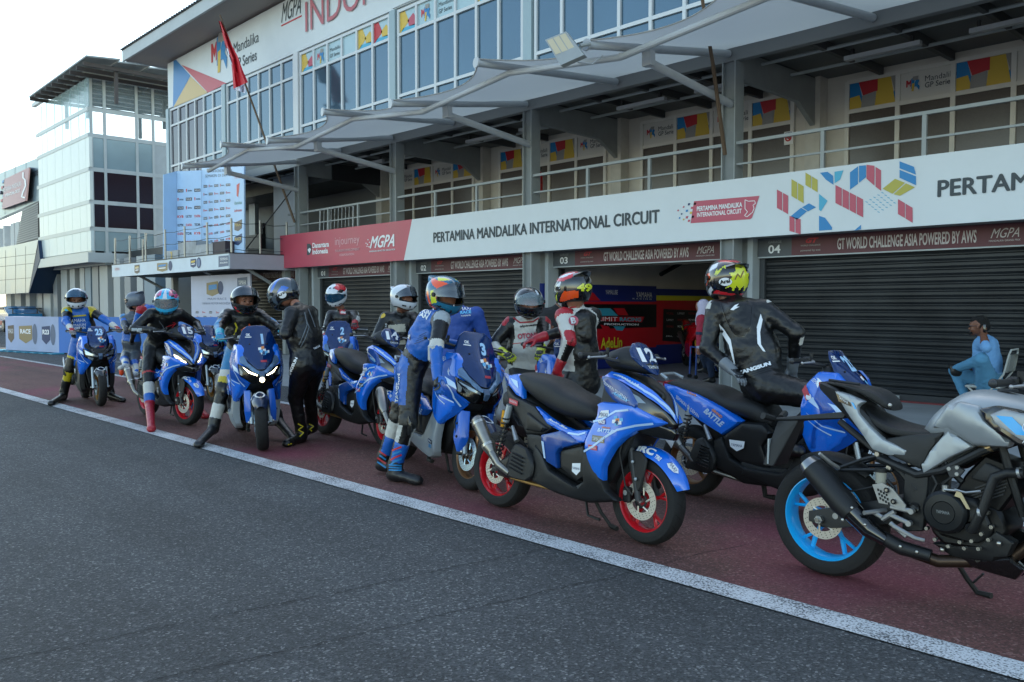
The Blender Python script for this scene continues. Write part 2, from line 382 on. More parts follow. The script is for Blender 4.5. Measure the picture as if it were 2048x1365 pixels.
def white_line_mat():
    m = bpy.data.materials.new('worn_line_paint'); m.use_nodes = True; n = m.node_tree.nodes; l = m.node_tree.links; b = n['Principled BSDF']
    tc = n.new('ShaderNodeTexCoord'); t = n.new('ShaderNodeTexNoise'); t.inputs['Scale'].default_value = 95; t.inputs['Detail'].default_value = 4; l.new(tc.outputs['Object'], t.inputs[0])
    t2 = n.new('ShaderNodeTexNoise'); t2.inputs['Scale'].default_value = 3; t2.inputs['Detail'].default_value = 5; l.new(tc.outputs['Object'], t2.inputs[0])
    a = n.new('ShaderNodeMath'); a.operation = 'MULTIPLY_ADD'; a.inputs[1].default_value = .35; l.new(t2.outputs[0], a.inputs[0]); l.new(t.outputs[0], a.inputs[2])
    c = n.new('ShaderNodeValToRGB'); l.new(a.outputs[0], c.inputs[0]); e = c.color_ramp.elements; e[0].position = .56; e[0].color = (.07, .072, .075, 1); e[1].position = .70; e[1].color = (.55, .56, .57, 1)
    l.new(c.outputs[0], b.inputs['Base Color']); b.inputs['Roughness'].default_value = .7
    bp = n.new('ShaderNodeBump'); bp.inputs['Strength'].default_value = .6; bp.inputs['Distance'].default_value = .004; l.new(t.outputs[0], bp.inputs['Height']); l.new(bp.outputs[0], b.inputs['Normal']); return m
LINE = white_line_mat()
def sheet(name, pts, m, z): return MB().add([(p[0], p[1], z) for p in pts], [tuple(range(len(pts)))], m).build(name, kind='structure')
sheet('ground', [(-900, -700), (500, -700), (500, 900), (-900, 900)], ASPH, 0)
# the two painted lines run a touch askew to the building
def ln(y0, y1): return lambda X: y0 + (y1 - y0) * (X + 16.84) / 15.8
near = ln(3.50, 3.73); far = ln(6.02, 6.28)
sheet('red_lane', [(-120, near(-120)), (60, near(60)), (60, far(60)), (-120, far(-120))], REDA, .004)
for nm, fn_, w in (('white_line', near, .19), ('white_line', far, .13)):
    mb = MB(); X = -120.
    while X < 60:
        x1 = X + (1 if X > -20 else 10); mb.add([(X, fn_(X) - w / 2, .008), (x1, fn_(x1) - w / 2, .008), (x1, fn_(x1) + w / 2, .008), (X, fn_(X) + w / 2, .008)], [(0, 1, 2, 3)], LINE); X = x1
    mb.build(nm, kind='structure')
sheet('bounce_concrete', [(-300, -90), (200, -90), (200, -9), (-300, -9)], CONC, .005)  # unseen concrete sheet added behind the camera to bounce light onto the facade
sheet('garage_apron', [(-23, 7.4), (60, 7.4), (60, 21), (-23, 21)], CONC, .006)
rc = random.Random(3); CRK = M('crack', '060607', .9)
for (a, b) in (((0, 1322), (1130, 1092)), ((300, 1366), (1500, 1090))):
    A = PZ(*a); B_ = PZ(*b); A = A + (A - B_) * .4; mb = MB(); N = 160; V = []; off = 0
    for i in range(N + 1):
        p = A + (B_ - A) * i / N; off = off * .93 + rc.uniform(-.008, .008); w = rc.uniform(.0008, .0045); V += [(p[0] + off - w, p[1], .0055), (p[0] + off + w, p[1], .0055)]
    mb.add(V, [(2 * i, 2 * i + 2, 2 * i + 3, 2 * i + 1) for i in range(N)], CRK).build('asphalt_crack', kind='structure')

# ================================================================= pit building
BX = lambda k: -8.0 - 4.82 * k
BR = BX(-3); BL = BX(5)
bld = thing('pit_building', 'long grey and white pit building with balcony, garages and blue glazed upper floor', 'building', ((BR + BL) / 2, 12.5, 0))
OFF = Vector((-(BR + BL) / 2, -12.5, 0))
def bpart(mb, name, parent=bld, **k):
    return mb.build(name, parent, T=Matrix.Translation(-Vector(wmat(parent).translation)), **k)
def on(Y): return lambda px, py: PY(px, py, Y)
YG = 12.5
# side garage partitions, back wall, ceilings
mb = MB()
for k in range(-3, 5):
    x = BX(k); mb.bb((x - .08, 13.1, 0), (x + .08, 21, 3.4), CREAM)
mb.bb((BL, 20.9, 0), (BR, 21.1, 10.4), CREAM); mb.bb((BR, 12.6, 0), (BR + .2, 21, 10.3), WHT); mb.bb((BL - .0, 12.62, 5.9), (BL + .15, 20.9, 10.3), M('end_wall_blue', '2a6fa5', .5))
bpart(mb, 'wall')
mb = MB(); mb.bb((BX(3.1), 12.45, 2.58), (BR, 20.9, 3.42), M('slab_grey', '8b8d8c', .7)); mb.bb((BL, 12.3, 2.6), (BX(3.1), 20.9, 2.9), STEEL); bpart(mb, 'floor_slab')
mb = MB(); mb.bb((BL + .1, 12.45, 5.75), (BR, 20.9, 5.95), M('ceiling_grey', '6a6c6d', .6, var=.1)); 
for k in np.arange(-3, 5, .25): mb.bb((BX(k) - .04, 12.6, 5.6), (BX(k) + .04, 15.4, 5.75), M('purlin_grey', '4c4e50', .6))
for y in (13.3, 14.3): mb.tube([(BL + .3, y, 5.62), (BR, y, 5.62)], .03, GRYW, 6)
mb.bb((BL, 12.38, 5.5), (BR, 12.52, 5.74), M('gutter_beam', '7d7f80', .5)); bpart(mb, 'balcony_ceiling')
for k in range(-2, 6):
    x = BX(k); mb = MB()
    if k <= 3: mb.bb((x - .13, 12.36, 0), (x - .11, 12.62, 5.5), STEEL); mb.bb((x + .11, 12.36, 0), (x + .13, 12.62, 5.5), STEEL); mb.bb((x - .11, 12.42, 0), (x + .11, 12.56, 5.5), M('column_web', '74797a', .5, var=.1))
    if k <= 3: mb.bb((x - .27, 12.72, 0), (x - .17, 13.05, 2.58), GRYW); mb.bb((x + .17, 12.72, 0), (x + .27, 13.05, 2.58), GRYW); mb.bb((x - .17, 12.8, 0), (x + .17, 13.05, 2.58), STEEL)
    if k <= 3: bpart(mb, 'column')
    if k <= 3:
        mb = MB(); mb.bb((x - .15, 15.2, 3.42), (x + .15, 15.48, 5.75), M('column_inner', 'c0bcb4', .6, var=.1)); bpart(mb, 'column')
        mb = MB(); V = [(x - .05, 12.62, 5.72), (x - .05, 12.62, 5.25), (x - .05, 14.6, 5.2), (x - .05, 15.2, 4.85), (x - .05, 15.2, 5.72)]; W = [(x + .05, *v[1:]) for v in V]
        mb.add(V + W, [(0, 1, 2, 3, 4), (9, 8, 7, 6, 5)] + [(i, (i + 1) % 5, (i + 1) % 5 + 5, i + 5) for i in range(5)], STEEL); bpart(mb, 'ceiling_beam')
        mb = MB()
        for q in range(2):
            xx = x + 1.4 + 1.9 * q; mb.bb((xx, 13.55, 5.45), (xx + 1.2, 13.65, 5.52), PIPE); mb.bb((xx + .1, 13.57, 5.52), (xx + .14, 13.63, 5.62), STEELD); mb.bb((xx + 1.05, 13.57, 5.52), (xx + 1.09, 13.63, 5.62), STEELD)
            if k > -2: bpart(mb, 'tube_light'); mb = MB()
# balcony back wall with window banks
def tri_art(mb, x0, x1, z0, z1, y):
    """coloured film: four leaning colour fields"""
    f = lambda u, v: (x0 + (x1 - x0) * u, y, z0 + (z1 - z0) * v)
    for P, m in (([(0, 0), (.34, 0), (.2, 1), (0, 1)], LBLU), ([(0, 0), (.3, 0), (.22, .5), (.0, .45)], LYEL), ([(.3, .45), (.62, .55), (.62, 1), (.2, 1)], LRED), ([(.26, 0), (.56, 0), (.58, .55), (.28, .45)], LGRY),
                 ([(.56, 0), (1, .0), (.9, 1), (.62, 1)], LYEL), ([(.86, 0), (1, 0), (1, .55)], LBLU), ([(.9, 1), (1, .3), (1, 1)], LGRY)):
        k = [LBLU, LYEL, LRED, LGRY].index(m); mb.poly(P, lambda u, v, k=k: (f(u, v)[0], y - .002 * k, f(u, v)[2]), m)
def mr_logo(mb, x0, z0, h, y):
    """three interlocked letter shapes in red, blue and yellow beside two words"""
    for P, m, d in (([(0, .35), (.1, .35), (.12, .62), (.2, .45), (.3, .62), (.28, .35), (.4, .4), (.38, .85), (.3, .85), (.2, .68), (.1, .85), (0, .85)], LRED, 0), ([(.35, .2), (.5, .2), (.62, .8), (.5, 1), (.36, .9)], LBLU, .003), ([(.4, 0), (.55, .0), (.6, .35), (.8, .4), (.7, .6), (.42, .55)], LYEL, .006), ([(.6, .3), (.75, .3), (.95, 0), (.98, .3), (.85, .45), (.95, .7), (.75, .9), (.62, .6)], LBLU, .009), ([(.45, .8), (.85, .75), (.9, 1.05), (.5, 1.05)], LGRY, .012)):
        mb.poly(P, lambda u, v: (x0 + u * h, y - d, z0 + v * h), m)
def mr_words(mb, x0, z0, h, y, m=LETD):
    mb.text('Mandalika', lambda u, v: (u, y, v), m, (x0, z0 + h * .52, x0 + h * 2.4, z0 + h * .95), .01); mb.text('GP Series', lambda u, v: (u, y, v), m, (x0, z0, x0 + h * 2.1, z0 + h * .42), .01)
mb = MB(); mb.bb((BL, 15.5, 2.9), (BR, 15.7, 5.75), CREAM); bpart(mb, 'wall')
for k in range(-3, 4):
    xr = BX(k) - .55; xl = BX(k + 1) + .55; yw = 15.44; mb = MB(); n = 4; w = (xr - xl) / n; zt, zl, zb = 5.6, 5.08, 3.5
    fr = M('cream_frame', 'd2cfc8', .5)
    for i in range(n + 1): mb.bb((xl + i * w - .04, yw, zb), (xl + i * w + .04, 15.5, zt), fr)
    mb.bb((xl, yw + .004, zt - .04), (xr, 15.5, zt + .03), fr); mb.bb((xl, yw + .004, zl - .07), (xr, 15.5, zl), fr)
    wf = bpart(mb, 'window')
    mb = MB()
    for i in range(n):
        a, b = xl + i * w + .04, xl + (i + 1) * w - .04; mb.bb((a, 15.475, zb), (b, 15.485, zl - .07), BLIND)
        mb.bb((a, 15.47, zl), (b, 15.485, zt - .04), M('cream_board', 'c9c6bf', .5))
        if (i + k) % 2: tri_art(mb, a + .005, b - .005, zl + .01, zt - .045, 15.462)
        else: mr_logo(mb, a + .1, zl + .14, .24, 15.464); mr_words(mb, a + .42, zl + .16, .22, 15.464)
    pn = mb.build('pane', wf, T=Matrix.Translation(-Vector(wmat(wf).translation)))
# railing per bay
for k in range(-3, 4):
    x0, x1 = BX(k + 1) + .13, BX(k) - .13
    if k == 3: x0 = BX(3.13); x1 = BX(3) - .13
    mb = MB(); mb.bb((x0, 12.4, 4.12), (x1, 12.46, 4.17), STEEL); mb.bb((x0, 12.41, 3.78), (x1, 12.44, 3.81), STEEL)
    for q in (.33, .66) if k != 3 else (): xx = x0 + (x1 - x0) * q; mb.bb((xx - .03, 12.405, 3.42), (xx + .03, 12.455, 4.12), STEEL)
    bpart(mb, 'railing')
# roller shutters, garage fronts
def shutter_mat():
    m = bpy.data.materials.new('shutter_steel'); m.use_nodes = True; b = m.node_tree.nodes['Principled BSDF']; n = m.node_tree.nodes; l = m.node_tree.links
    tc = n.new('ShaderNodeTexCoord'); t = n.new('ShaderNodeTexNoise'); t.inputs['Scale'].default_value = 1.6; t.inputs['Detail'].default_value = 8; l.new(tc.outputs['Object'], t.inputs[0])
    c = n.new('ShaderNodeValToRGB'); l.new(t.outputs[0], c.inputs[0]); c.color_ramp.elements[0].position = .3; c.color_ramp.elements[0].color = (.009, .010, .012, 1); c.color_ramp.elements[1].position = .7; c.color_ramp.elements[1].color = (.024, .027, .030, 1)
    l.new(c.outputs[0], b.inputs['Base Color']); b.inputs['Roughness'].default_value = .42; b.inputs['Metallic'].default_value = .35; return m
SHUT = shutter_mat()
for k in range(-3, 4):
    x0, x1 = BX(k + 1) + .3, BX(k) - .3
    if k == 0:
        mb = MB(); mb.bb((x0, 12.98, 2.22), (x1, 13.1, 2.35), STEELD); mb.bb((x0, 13.0, 0), (x0 + .07, 13.12, 2.3), DARK); mb.bb((x1 - .07, 13.0, 0), (x1, 13.12, 2.3), DARK); bpart(mb, 'door_frame'); continue
    mb = MB(); z = 0.; V = []; pr = [(.0, .0), (.035, .018), (.075, .018), (.095, 0.)]
    zs = []
    while z < 2.5: zs += [(z + a, d) for a, d in pr]; z += .105
    V = [(x0, 13.0 - d, zz) for zz, d in zs] + [(x1, 13.0 - d, zz) for zz, d in zs]; n = len(zs)
    mb.add(V, [(i, i + 1, i + 1 + n, i + n) for i in range(n - 1)], SHUT); mb.bb((x0, 12.96, .01), (x1, 13.0, .12), STEELD); mb.bb((x0 + 2.1, 12.93, .05), (x0 + 2.35, 12.965, .1), STEEL); bpart(mb, 'roller_shutter', ang=20); mb = MB(); mb.bb((x0 - .02, 12.93, 0), (x0 + .07, 13.01, 2.3), M('guide_rail', '3a3d40', .5)); bpart(mb, 'guide_rail'); mb = MB(); mb.bb((x1 - .07, 12.93, 0), (x1 + .02, 13.01, 2.3), M('guide_rail')); bpart(mb, 'guide_rail')
mb = MB()
for k in range(-3, 4):
    if k != 0: mb.bb((BX(k + 1) + .3, 13.02, 0), (BX(k) - .3, 13.06, 2.56), DARK)
mb.bb((BX(3.1), 13.04, 2.3), (BR, 13.1, 2.58), DARK)
bpart(mb, 'door_backing')
mb = MB(); mb.bb((BL + .3, 14.2, 0), (BX(3) - .2, 14.3, 2.6), M('plinth_dark', '24272a', .8)); mb.bb((BX(1) + .3, 13.12, .007), (BX(0) - .1, 20.9, .02), M('garage_floor', '7a7b80', .5, var=.2)); mb.bb((BX(3.1), 12.9, .007), (BR, 13.02, .03), M('red_kerb', '6b2a2c', .7)); bpart(mb, 'floor')
# upper floor glazing
for k in range(-3, 5):
    x1, x0 = BX(k) - .2, BX(k + 1) + .2; zt = 8.68; mb = MB(); n = 6; w = (x1 - x0) / n
    rows = [5.98, 6.62, 8.1, zt]
    for i in range(n + 1): mb.bb((x0 + i * w - .035, 12.40, 5.95), (x0 + i * w + .035, 12.5, zt + .04), FRW)
    for z in rows: mb.bb((x0, 12.403, z - .035), (x1, 12.5, z + .035), FRW)
    wf = bpart(mb, 'window'); mb = MB()
    for i in range(n):
        for j in range(3):
            a, b = x0 + i * w + .035, x0 + (i + 1) * w - .035
            if j == 2 and k < 3:
                mb.bb((a, 12.45, rows[2]), (b, 12.47, rows[3]), M('film_pale', '9fb9c2', .25))
                if i == 1: mr_logo(mb, a + .12, rows[2] + .1, .36, 12.445)
                elif i == 2: mr_words(mb, a + .08, rows[2] + .17, .24, 12.445, LETD) if False else [mb.text('Mandalika', lambda u, v: (u, 12.445, v), LETD, (a + .06, rows[2] + .3, b - .06, rows[2] + .4), .01), mb.text('GP Series', lambda u, v: (u, 12.445, v), LETD, (a + .06, rows[2] + .14, b - .12, rows[2] + .24), .01)]
                elif i in (0, 4, 5):
                    f = lambda u, v: (a + (b - a) * u, 12.446, rows[2] + .04 + (rows[3] - rows[2] - .08) * v)
                    for P, m in ((([(0, 0), (.55, .45), (.3, 1), (0, 1)]), LYEL if i != 5 else LRED), ([(.45, .5), (.8, .75), (1, .5), (.9, .15), (.55, .2)], LROS if i == 0 else LYEL), ([(0.02, 0), (1, 0), (.9, .2), (.2, .22)], LCYA)): mb.poly(P, f, m)
            else:
                q_ = [rc.uniform(-.007, .007) for _ in range(4)]; mb.add([(a, 12.45 + q_[0], rows[j]), (b, 12.45 + q_[1], rows[j]), (b, 12.45 + q_[2], rows[j + 1]), (a, 12.45 + q_[3], rows[j + 1])], [(0, 1, 2), (0, 2, 3)] if 0 else [(0, 1, 2, 3)], GLASSB if k < 4 or i > 3 else M('smoky_glass', '4a4a55', .05, .5))
    mb.build('pane', wf, T=Matrix.Translation(-Vector(wmat(wf).translation)))
mb = MB(); mb.bb((BL, 12.48, 5.9), (BR, 12.6, 10.45), GRYW)
for k in range(-3, 6): mb.bb((BX(k) - .12, 12.36, 5.95), (BX(k) + .12, 12.48, 8.75), WHT if k in (3,) else M('blue_grey_trim', '8fa3ab', .4))
bpart(mb, 'wall')
mb = MB(); mb.bb((BL - .9, 11.2, 10.5), (BR, 21.5, 10.55), M('soffit', '8f8a86', .7)); mb.bb((BL - .95, 11.12, 10.46), (BR, 11.2, 10.85), GRYW); mb.bb((BL - .98, 11.2, 10.48), (BL - .9, 21.5, 10.8), GRYW)
x = BL - .95
while x < BR: mb.bb((x, 11.05, 10.86), (x + .1, 21.5, 10.9), STEELD); x += .2
mb.bb((BL - .95, 11.1, 10.84), (BR, 21.5, 10.87), STEELD); bpart(mb, 'roof')

# upper sign band
sg = thing('fascia_sign', 'tall white sign band under the roof with coloured triangles and large faded red lettering', 'sign', (BX(2), 12.4, 8.8)); ys = 12.42
def spart(mb, name, parent, **k): return mb.build(name, parent, T=Matrix.Translation(-Vector(wmat(parent).translation)), **k)
mb = MB(); mb.bb((BL - .02, ys, 8.78), (BR, 12.47, 10.42), SIGNW); mb.bb((BX(2.0) - .02, ys - .03, 8.8), (BX(2) + 4.4, ys - .002, 10.42), SIGNW)
f3 = lambda u, v: PY(u, v, ys - .006)
mb.poly([(347, 122), (352, 120), (381, 152), (346, 216)], f3, M('tri_blue', '1b6fae', .4)); mb.poly([(381, 153), (415, 186), (346.5, 215)], lambda u, v: PY(u, v, ys - .008), M('tri_yellow', 'c0a468', .4)); mb.poly([(363, 130), (453, 167), (416, 186)], lambda u, v: PY(u, v, ys - .008), M('tri_red', 'b3414e', .4))
spart(mb, 'board', sg)
mb = MB(); f4 = lambda u, v: (u, ys - .012, v)
a = PY(423, 120, ys); mr_logo(mb, a[0], a[2] - .55, 1.25, ys - .01); a = PY(468, 110, ys)
mb.text('Mandalika', f4, LETD, (a[0], a[2] + .02, a[0] + 1.75, a[2] + .36), .01); mb.text('GP Series', f4, LETD, (a[0], a[2] - .5, a[0] + 1.6, a[2] - .16), .01)
spart(mb, 'logo', sg); mb = MB(); a = PY(563, 40, ys); mb.text('MGPA', f4, LETD, (a[0], a[2] - .1, a[0] + 1.15, a[2] + .45), .03, .12); mb.bb((a[0], ys - .012, a[2] - .2), (a[0] + 1.2, ys - .002, a[2] - .16), LRED)
spart(mb, 'logo', sg); mb = MB()
mb.text('INDONESIA', lambda u, v: (u, ys - .04, v), LETR, (BX(2) + .55 - 4.82, 9.2, BX(2) + 1.6, 10.05), .0)
spart(mb, 'lettering', sg)

# balcony banner
YB = 12.26
bn = thing('balcony_banner', 'long red and white banner fixed along the balcony edge above the garage doors', 'banner', (BX(1), YB, 2.55))
XBL = -23.3; dv = lambda z: -17.05 + (z - 2.56) * .36
mb = MB(); f = lambda y: (lambda u, v: (u, y, v))
mb.prism([(XBL, 2.56), (dv(2.56), 2.56), (dv(3.53), 3.53), (XBL, 3.53)], f(YB), f(12.34), SIGNR); mb.prism([(dv(2.56) + .001, 2.56), (BR, 2.56), (BR, 3.53), (dv(3.53) + .001, 3.53)], f(YB), f(12.34), SIGNW); spart(mb, 'cloth', bn)
mb = MB(); yl = YB - .006
def tx(mb, s, p0, p1, yb, yt, Y, m, bold=.012, shear=0.):
    a = PY(p0, yb, Y); b = PY(p0, yt, Y); c = PY(p1, yb, Y); e = (b[2] - a[2]) * (.045 if 'M' in s and bold > 0 else 0)
    for k, (du, dz) in enumerate(((0, 0), (-e, 0), (e, 0), (0, e * .7), (0, -e * .7), (-e * .5, e * .4), (e * .5, -e * .4)) if e else ((0, 0),)):
        mb.text(s, lambda u, v: (u + du, Y - .0008 * k, v + dz), m, (a[0], a[2], c[0], b[2]), bold, shear)
tx(mb, 'PERTAMINA MANDALIKA INTERNATIONAL CIRCUIT', 867, 1318, 485.5, 466, yl, LETD, .006)
spart(mb, 'lettering', bn); mb = MB()
tx(mb, 'PERTAMINA', 1876, 2160, 394, 362, yl, LETD, .006)
spart(mb, 'lettering', bn); mb = MB()
tx(mb, 'Danantara', 625, 658, 497, 486.5, yl, LETW, .03); tx(mb, 'Indonesia', 625, 656, 509.5, 499, yl, LETW, .03)
fz = lambda u, v: PY(u, v, yl)
mb.poly([(614, 488), (620, 488), (623, 493), (623, 504), (619, 510), (614, 511)], fz, M('logo_slate', '39474c', .5)); mb.poly([(615, 500), (619, 496), (622, 499), (619, 507)], lambda u, v: PY(u, v, yl - .003), LETW)
spart(mb, 'logo', bn); mb = MB()
tx(mb, 'injourney', 670, 719, 496, 476, yl, M('letter_pink', 'd9a8ae', .5), 0.); tx(mb, 'TOURISM DEVELOPMENT', 670, 719, 505, 500.5, yl, M('letter_pink'), .02); tx(mb, 'CORPORATION', 679, 708, 513, 508.5, yl, M('letter_pink'), .02)
spart(mb, 'logo', bn); mb = MB()
tx(mb, 'MGPA', 740, 788, 497, 474, yl, LETW, .04, .12); tx(mb, 'MANDALIKA GRAND PRIX ASSOCIATION', 739, 790, 505, 502, yl, LETW, .02)
for i, (u, v) in enumerate(((735, 479), (738, 484), (734, 488), (737, 493), (733, 492), (731, 486))): mb.poly([(u, v), (u + 2, v), (u + 2, v + 2), (u, v + 2)], fz, LETW)
spart(mb, 'logo', bn); mb = MB()
mb.poly([(1388, 403), (1519, 392), (1504, 436), (1500, 439), (1381, 447)], fz, LROS)
tx(mb, 'PERTAMINA MANDALIKA', 1394, 1484, 423, 414, yl - .003, LETW, .02); tx(mb, 'INTERNATIONAL CIRCUIT', 1394, 1483, 435, 426, yl - .003, LETW, .02)
trk = [(1490, 400), (1497, 403), (1509, 402), (1511, 407), (1506, 411), (1508, 417), (1505, 425), (1494, 434), (1489, 432), (1495, 424), (1490, 418), (1490, 400)]
strip(mb, trk, 1.3, lambda u, v: PY(u, v, yl - .004), LETW, 2)
for i, (u, v, m) in enumerate(((1388, 406, LBLU), (1382, 414, LROS), (1376, 407, LNAV), (1372, 420, LBLU), (1380, 424, LYEL), (1366, 413, LROS), (1362, 427, LNAV), (1372, 433, LROS), (1358, 435, LBLU), (1366, 438, LYEL), (1376, 440, LROS), (1355, 420, LROS), (1384, 432, LBLU))):
    q = 3.2 if u > 1368 else 2.2; mb.poly([(u, v), (u + q * 1.4, v - .4), (u + q, v + q * 1.3), (u - .6, v + q * 1.4)], fz, m)
spart(mb, 'logo', bn); mb = MB()
bars = [  # parallelogram columns: x0,x1,y top left,y bottom left,slope,count,colour
    (1553, 1577, 379, 416, .55, 2, LROS), (1582, 1608, 358, 392, .6, 2, LOLV), (1610, 1636, 345, 370, .6, 2, LOLV), (1670, 1727, 370, 406, .52, 4, LROS), (1795, 1826, 398, 428, .6, 2, LROS), (1578, 1602, 432, 462, .3, 2, LROS)]
for x0, x1, yt, yb, s, n, m in bars:
    w = (x1 - x0) / n
    for i in range(n):
        a, b = x0 + i * w + .8, x0 + (i + 1) * w - .8; mb.poly([(a, yt + s * (a - x0)), (b, yt + s * (b - x0)), (b, yb + s * (b - x0)), (a, yb + s * (a - x0))], fz, m)
for P, m in (([(1700, 345), (1716, 333), (1716, 368), (1700, 380)], LBLU), ([(1718, 332), (1732, 331), (1732, 355), (1718, 366)], LBLU), ([(1733, 330), (1749, 332), (1749, 372), (1733, 358)], LROS), ([(1751, 334), (1762, 341), (1762, 382), (1751, 374)], LROS),
             ([(1799, 323), (1828, 334), (1832, 350), (1799, 337)], LBLU), ([(1799, 340), (1832, 353), (1832, 371), (1799, 356)], LBLU), ([(1765, 378), (1790, 358), (1810, 366), (1785, 388)], LOLV), ([(1787, 389), (1812, 367), (1830, 375), (1800, 392)], LOLV),
             ([(1581, 433), (1602, 416), (1614, 423), (1594, 440)], LBLU), ([(1604, 415), (1618, 407), (1632, 415), (1616, 423)], LBLU), ([(1640, 346), (1655, 344), (1666, 352), (1667, 370), (1652, 360)], LBLU), ([(1669, 344), (1687, 341), (1680, 360), (1669, 367)], LCYA), ([(1638, 388), (1655, 402), (1642, 423), (1638, 420)], LCYA), ([(1638, 432), (1650, 436), (1664, 455), (1664, 460), (1638, 462)], LBLU), ([(1708, 462), (1722, 450), (1722, 459)], LBLU)):
    mb.poly(P, fz, m)
for i in range(5):
    for j in range(5):
        u, v = 1731 + j * 6 + i * 8, 400 + i * -4.6 + j * 5 + 3; mb.poly([(u, v), (u + 4.5, v + 1.6), (u + 4.2, v + 3), (u - .3, v + 1.4)], fz, LCYA)
spart(mb, 'pattern', bn)

# garage header signs
HD = M('header_maroon', '5a2a33', .5, var=.25, vs=1.5); HG = M('header_slate', '4a4f55', .5, var=.2, vs=4)
for k in range(-2, 4):
    x0, x1 = BX(k + 1) + .28, BX(k) - .27; num = '0%d' % (3 - k); zb, zt = 2.27, 2.575; yh = 12.86
    hs = thing('garage_header_sign', {0: 'maroon header sign of garage 03 above the open garage', 1: 'maroon header sign of garage 02 above a closed shutter', 2: 'maroon header sign of garage 01, leftmost above a closed shutter', -1: 'maroon header sign of garage 04 above the wide closed shutter at right'}.get(k, 'maroon header sign numbered %s beyond the right edge' % num), 'sign', ((x0 + x1) / 2, yh, zb), group='numbered header signs over the garages')
    mb = MB(); mb.bb((x0, yh, zb), (x0 + .62, yh + .05, zt), HG); mb.bb((x0 + .62, yh, zb), (x1, yh + .05, zt), HD); mb.bb((x0, yh - .004, zb - .02), (x1, yh + .05, zb), GRYW); spart(mb, 'board', hs)
    mb = MB(); g = lambda u, v: (u, yh - .004, v); mb.text(num, g, LETW, (x0 + .2, zb + .05, x0 + .42, zb + .19), .02); mb.text('GARAGE', g, M('letter_dim', '8a8f92', .5), (x0 + .2, zb + .22, x0 + .44, zb + .26), .01)
    mb.text('GT', g, LRED, (x0 + .85, zb + .19, x0 + 1.05, zb + .27), .05, .2); mb.text('WORLD CHALLENGE', g, LGRY, (x0 + .78, zb + .14, x0 + 1.12, zb + .165), .02); mb.text('powered by aws', g, LGRY, (x0 + .78, zb + .05, x0 + 1.12, zb + .09), .02)
    mb.text('GT WORLD CHALLENGE ASIA POWERED BY AWS', g, M('letter_soft', 'b9b3b3', .5), (x0 + 1.4, zb + .06, x0 + 3.42, zb + .24), .02)
    mb.text('MGPA', g, M('letter_soft'), (x0 + 3.6, zb + .11, x0 + 3.95, zb + .24), .04, .12); mb.text('MANDALIKA GRAND PRIX', g, M('letter_soft'), (x0 + 3.58, zb + .06, x0 + 3.97, zb + .085), .02)
    spart(mb, 'lettering', hs)

# ================================================================= canopy
cp = thing('canopy', 'scalloped pale grey cloth canopy on white outrigger pipes above the balcony', 'canopy', (BX(1), 12.3, 5.5))
tips = []
for j in range(-5, 7):
    k = j / 2.; xb = BX(k); low = (j % 2 == 0); tips.append((xb - (.32 + .02 * j), 9.2, 5.19 if low else 5.44, xb))
def cpart(mb, name, **k): return spart(mb, name, cp, **k)
for a, b in zip(tips[:-1], tips[1:]):
    mb = MB(); N, Q = 12, 10; V = []
    for i in range(N + 1):
        u = i / N; sc_ = 4 * u * (1 - u)
        for j in range(Q + 1):
            v = j / Q; xf = a[0] + (b[0] - a[0]) * u; zf = a[2] + (b[2] - a[2]) * u - .0 * sc_; yf = 9.2 + .62 * sc_; xb = a[3] + (b[3] - a[3]) * u
            V.append((xb + (xf - xb) * v, 12.42 + (yf - 12.42) * v, 5.72 + (zf + .06 - 5.72) * v - .16 * sc_ * math.sin(math.pi * v)))
    mb.add(V, [(i * (Q + 1) + j, i * (Q + 1) + j + 1, (i + 1) * (Q + 1) + j + 1, (i + 1) * (Q + 1) + j) for i in range(N) for j in range(Q)], MEMB)
    mb.tube([V[i * (Q + 1) + Q] for i in range(N + 1)], .012, MEMB, 5); cpart(mb, 'cloth')
for t in tips:
    mb = MB(); mb.tube([(t[3], 12.35, 5.62), (t[0], t[1], t[2])], .062, PIPE, 12); mb.tube([(t[0] + .003, t[1] + .02, t[2]), (t[0] - .003, t[1] - .01, t[2])], .088, PIPE, 14); 
    mb.bb((t[0] - .02 + .08, 9.85, t[2] - .07), (t[0] + .12, 9.97, t[2] + .0), PIPE); cpart(mb, 'outrigger_pipe')
mb = MB(); mb.tube([(t[0] + .05, 9.9, t[2] - .05 + .0) for t in tips], .05, PIPE, 10); cpart(mb, 'edge_pipe')
for t in tips[1::2]:
    mb = MB(); mb.tube([(t[0] + .2, 10.4, t[2] - .06), (t[3] + .02, 12.42, 4.8)], .065, PIPE, 12); mb.bb((t[0] + .12, 10.32, t[2] - .12), (t[0] + .28, 10.44, t[2] + .1), PIPE); cpart(mb, 'strut')
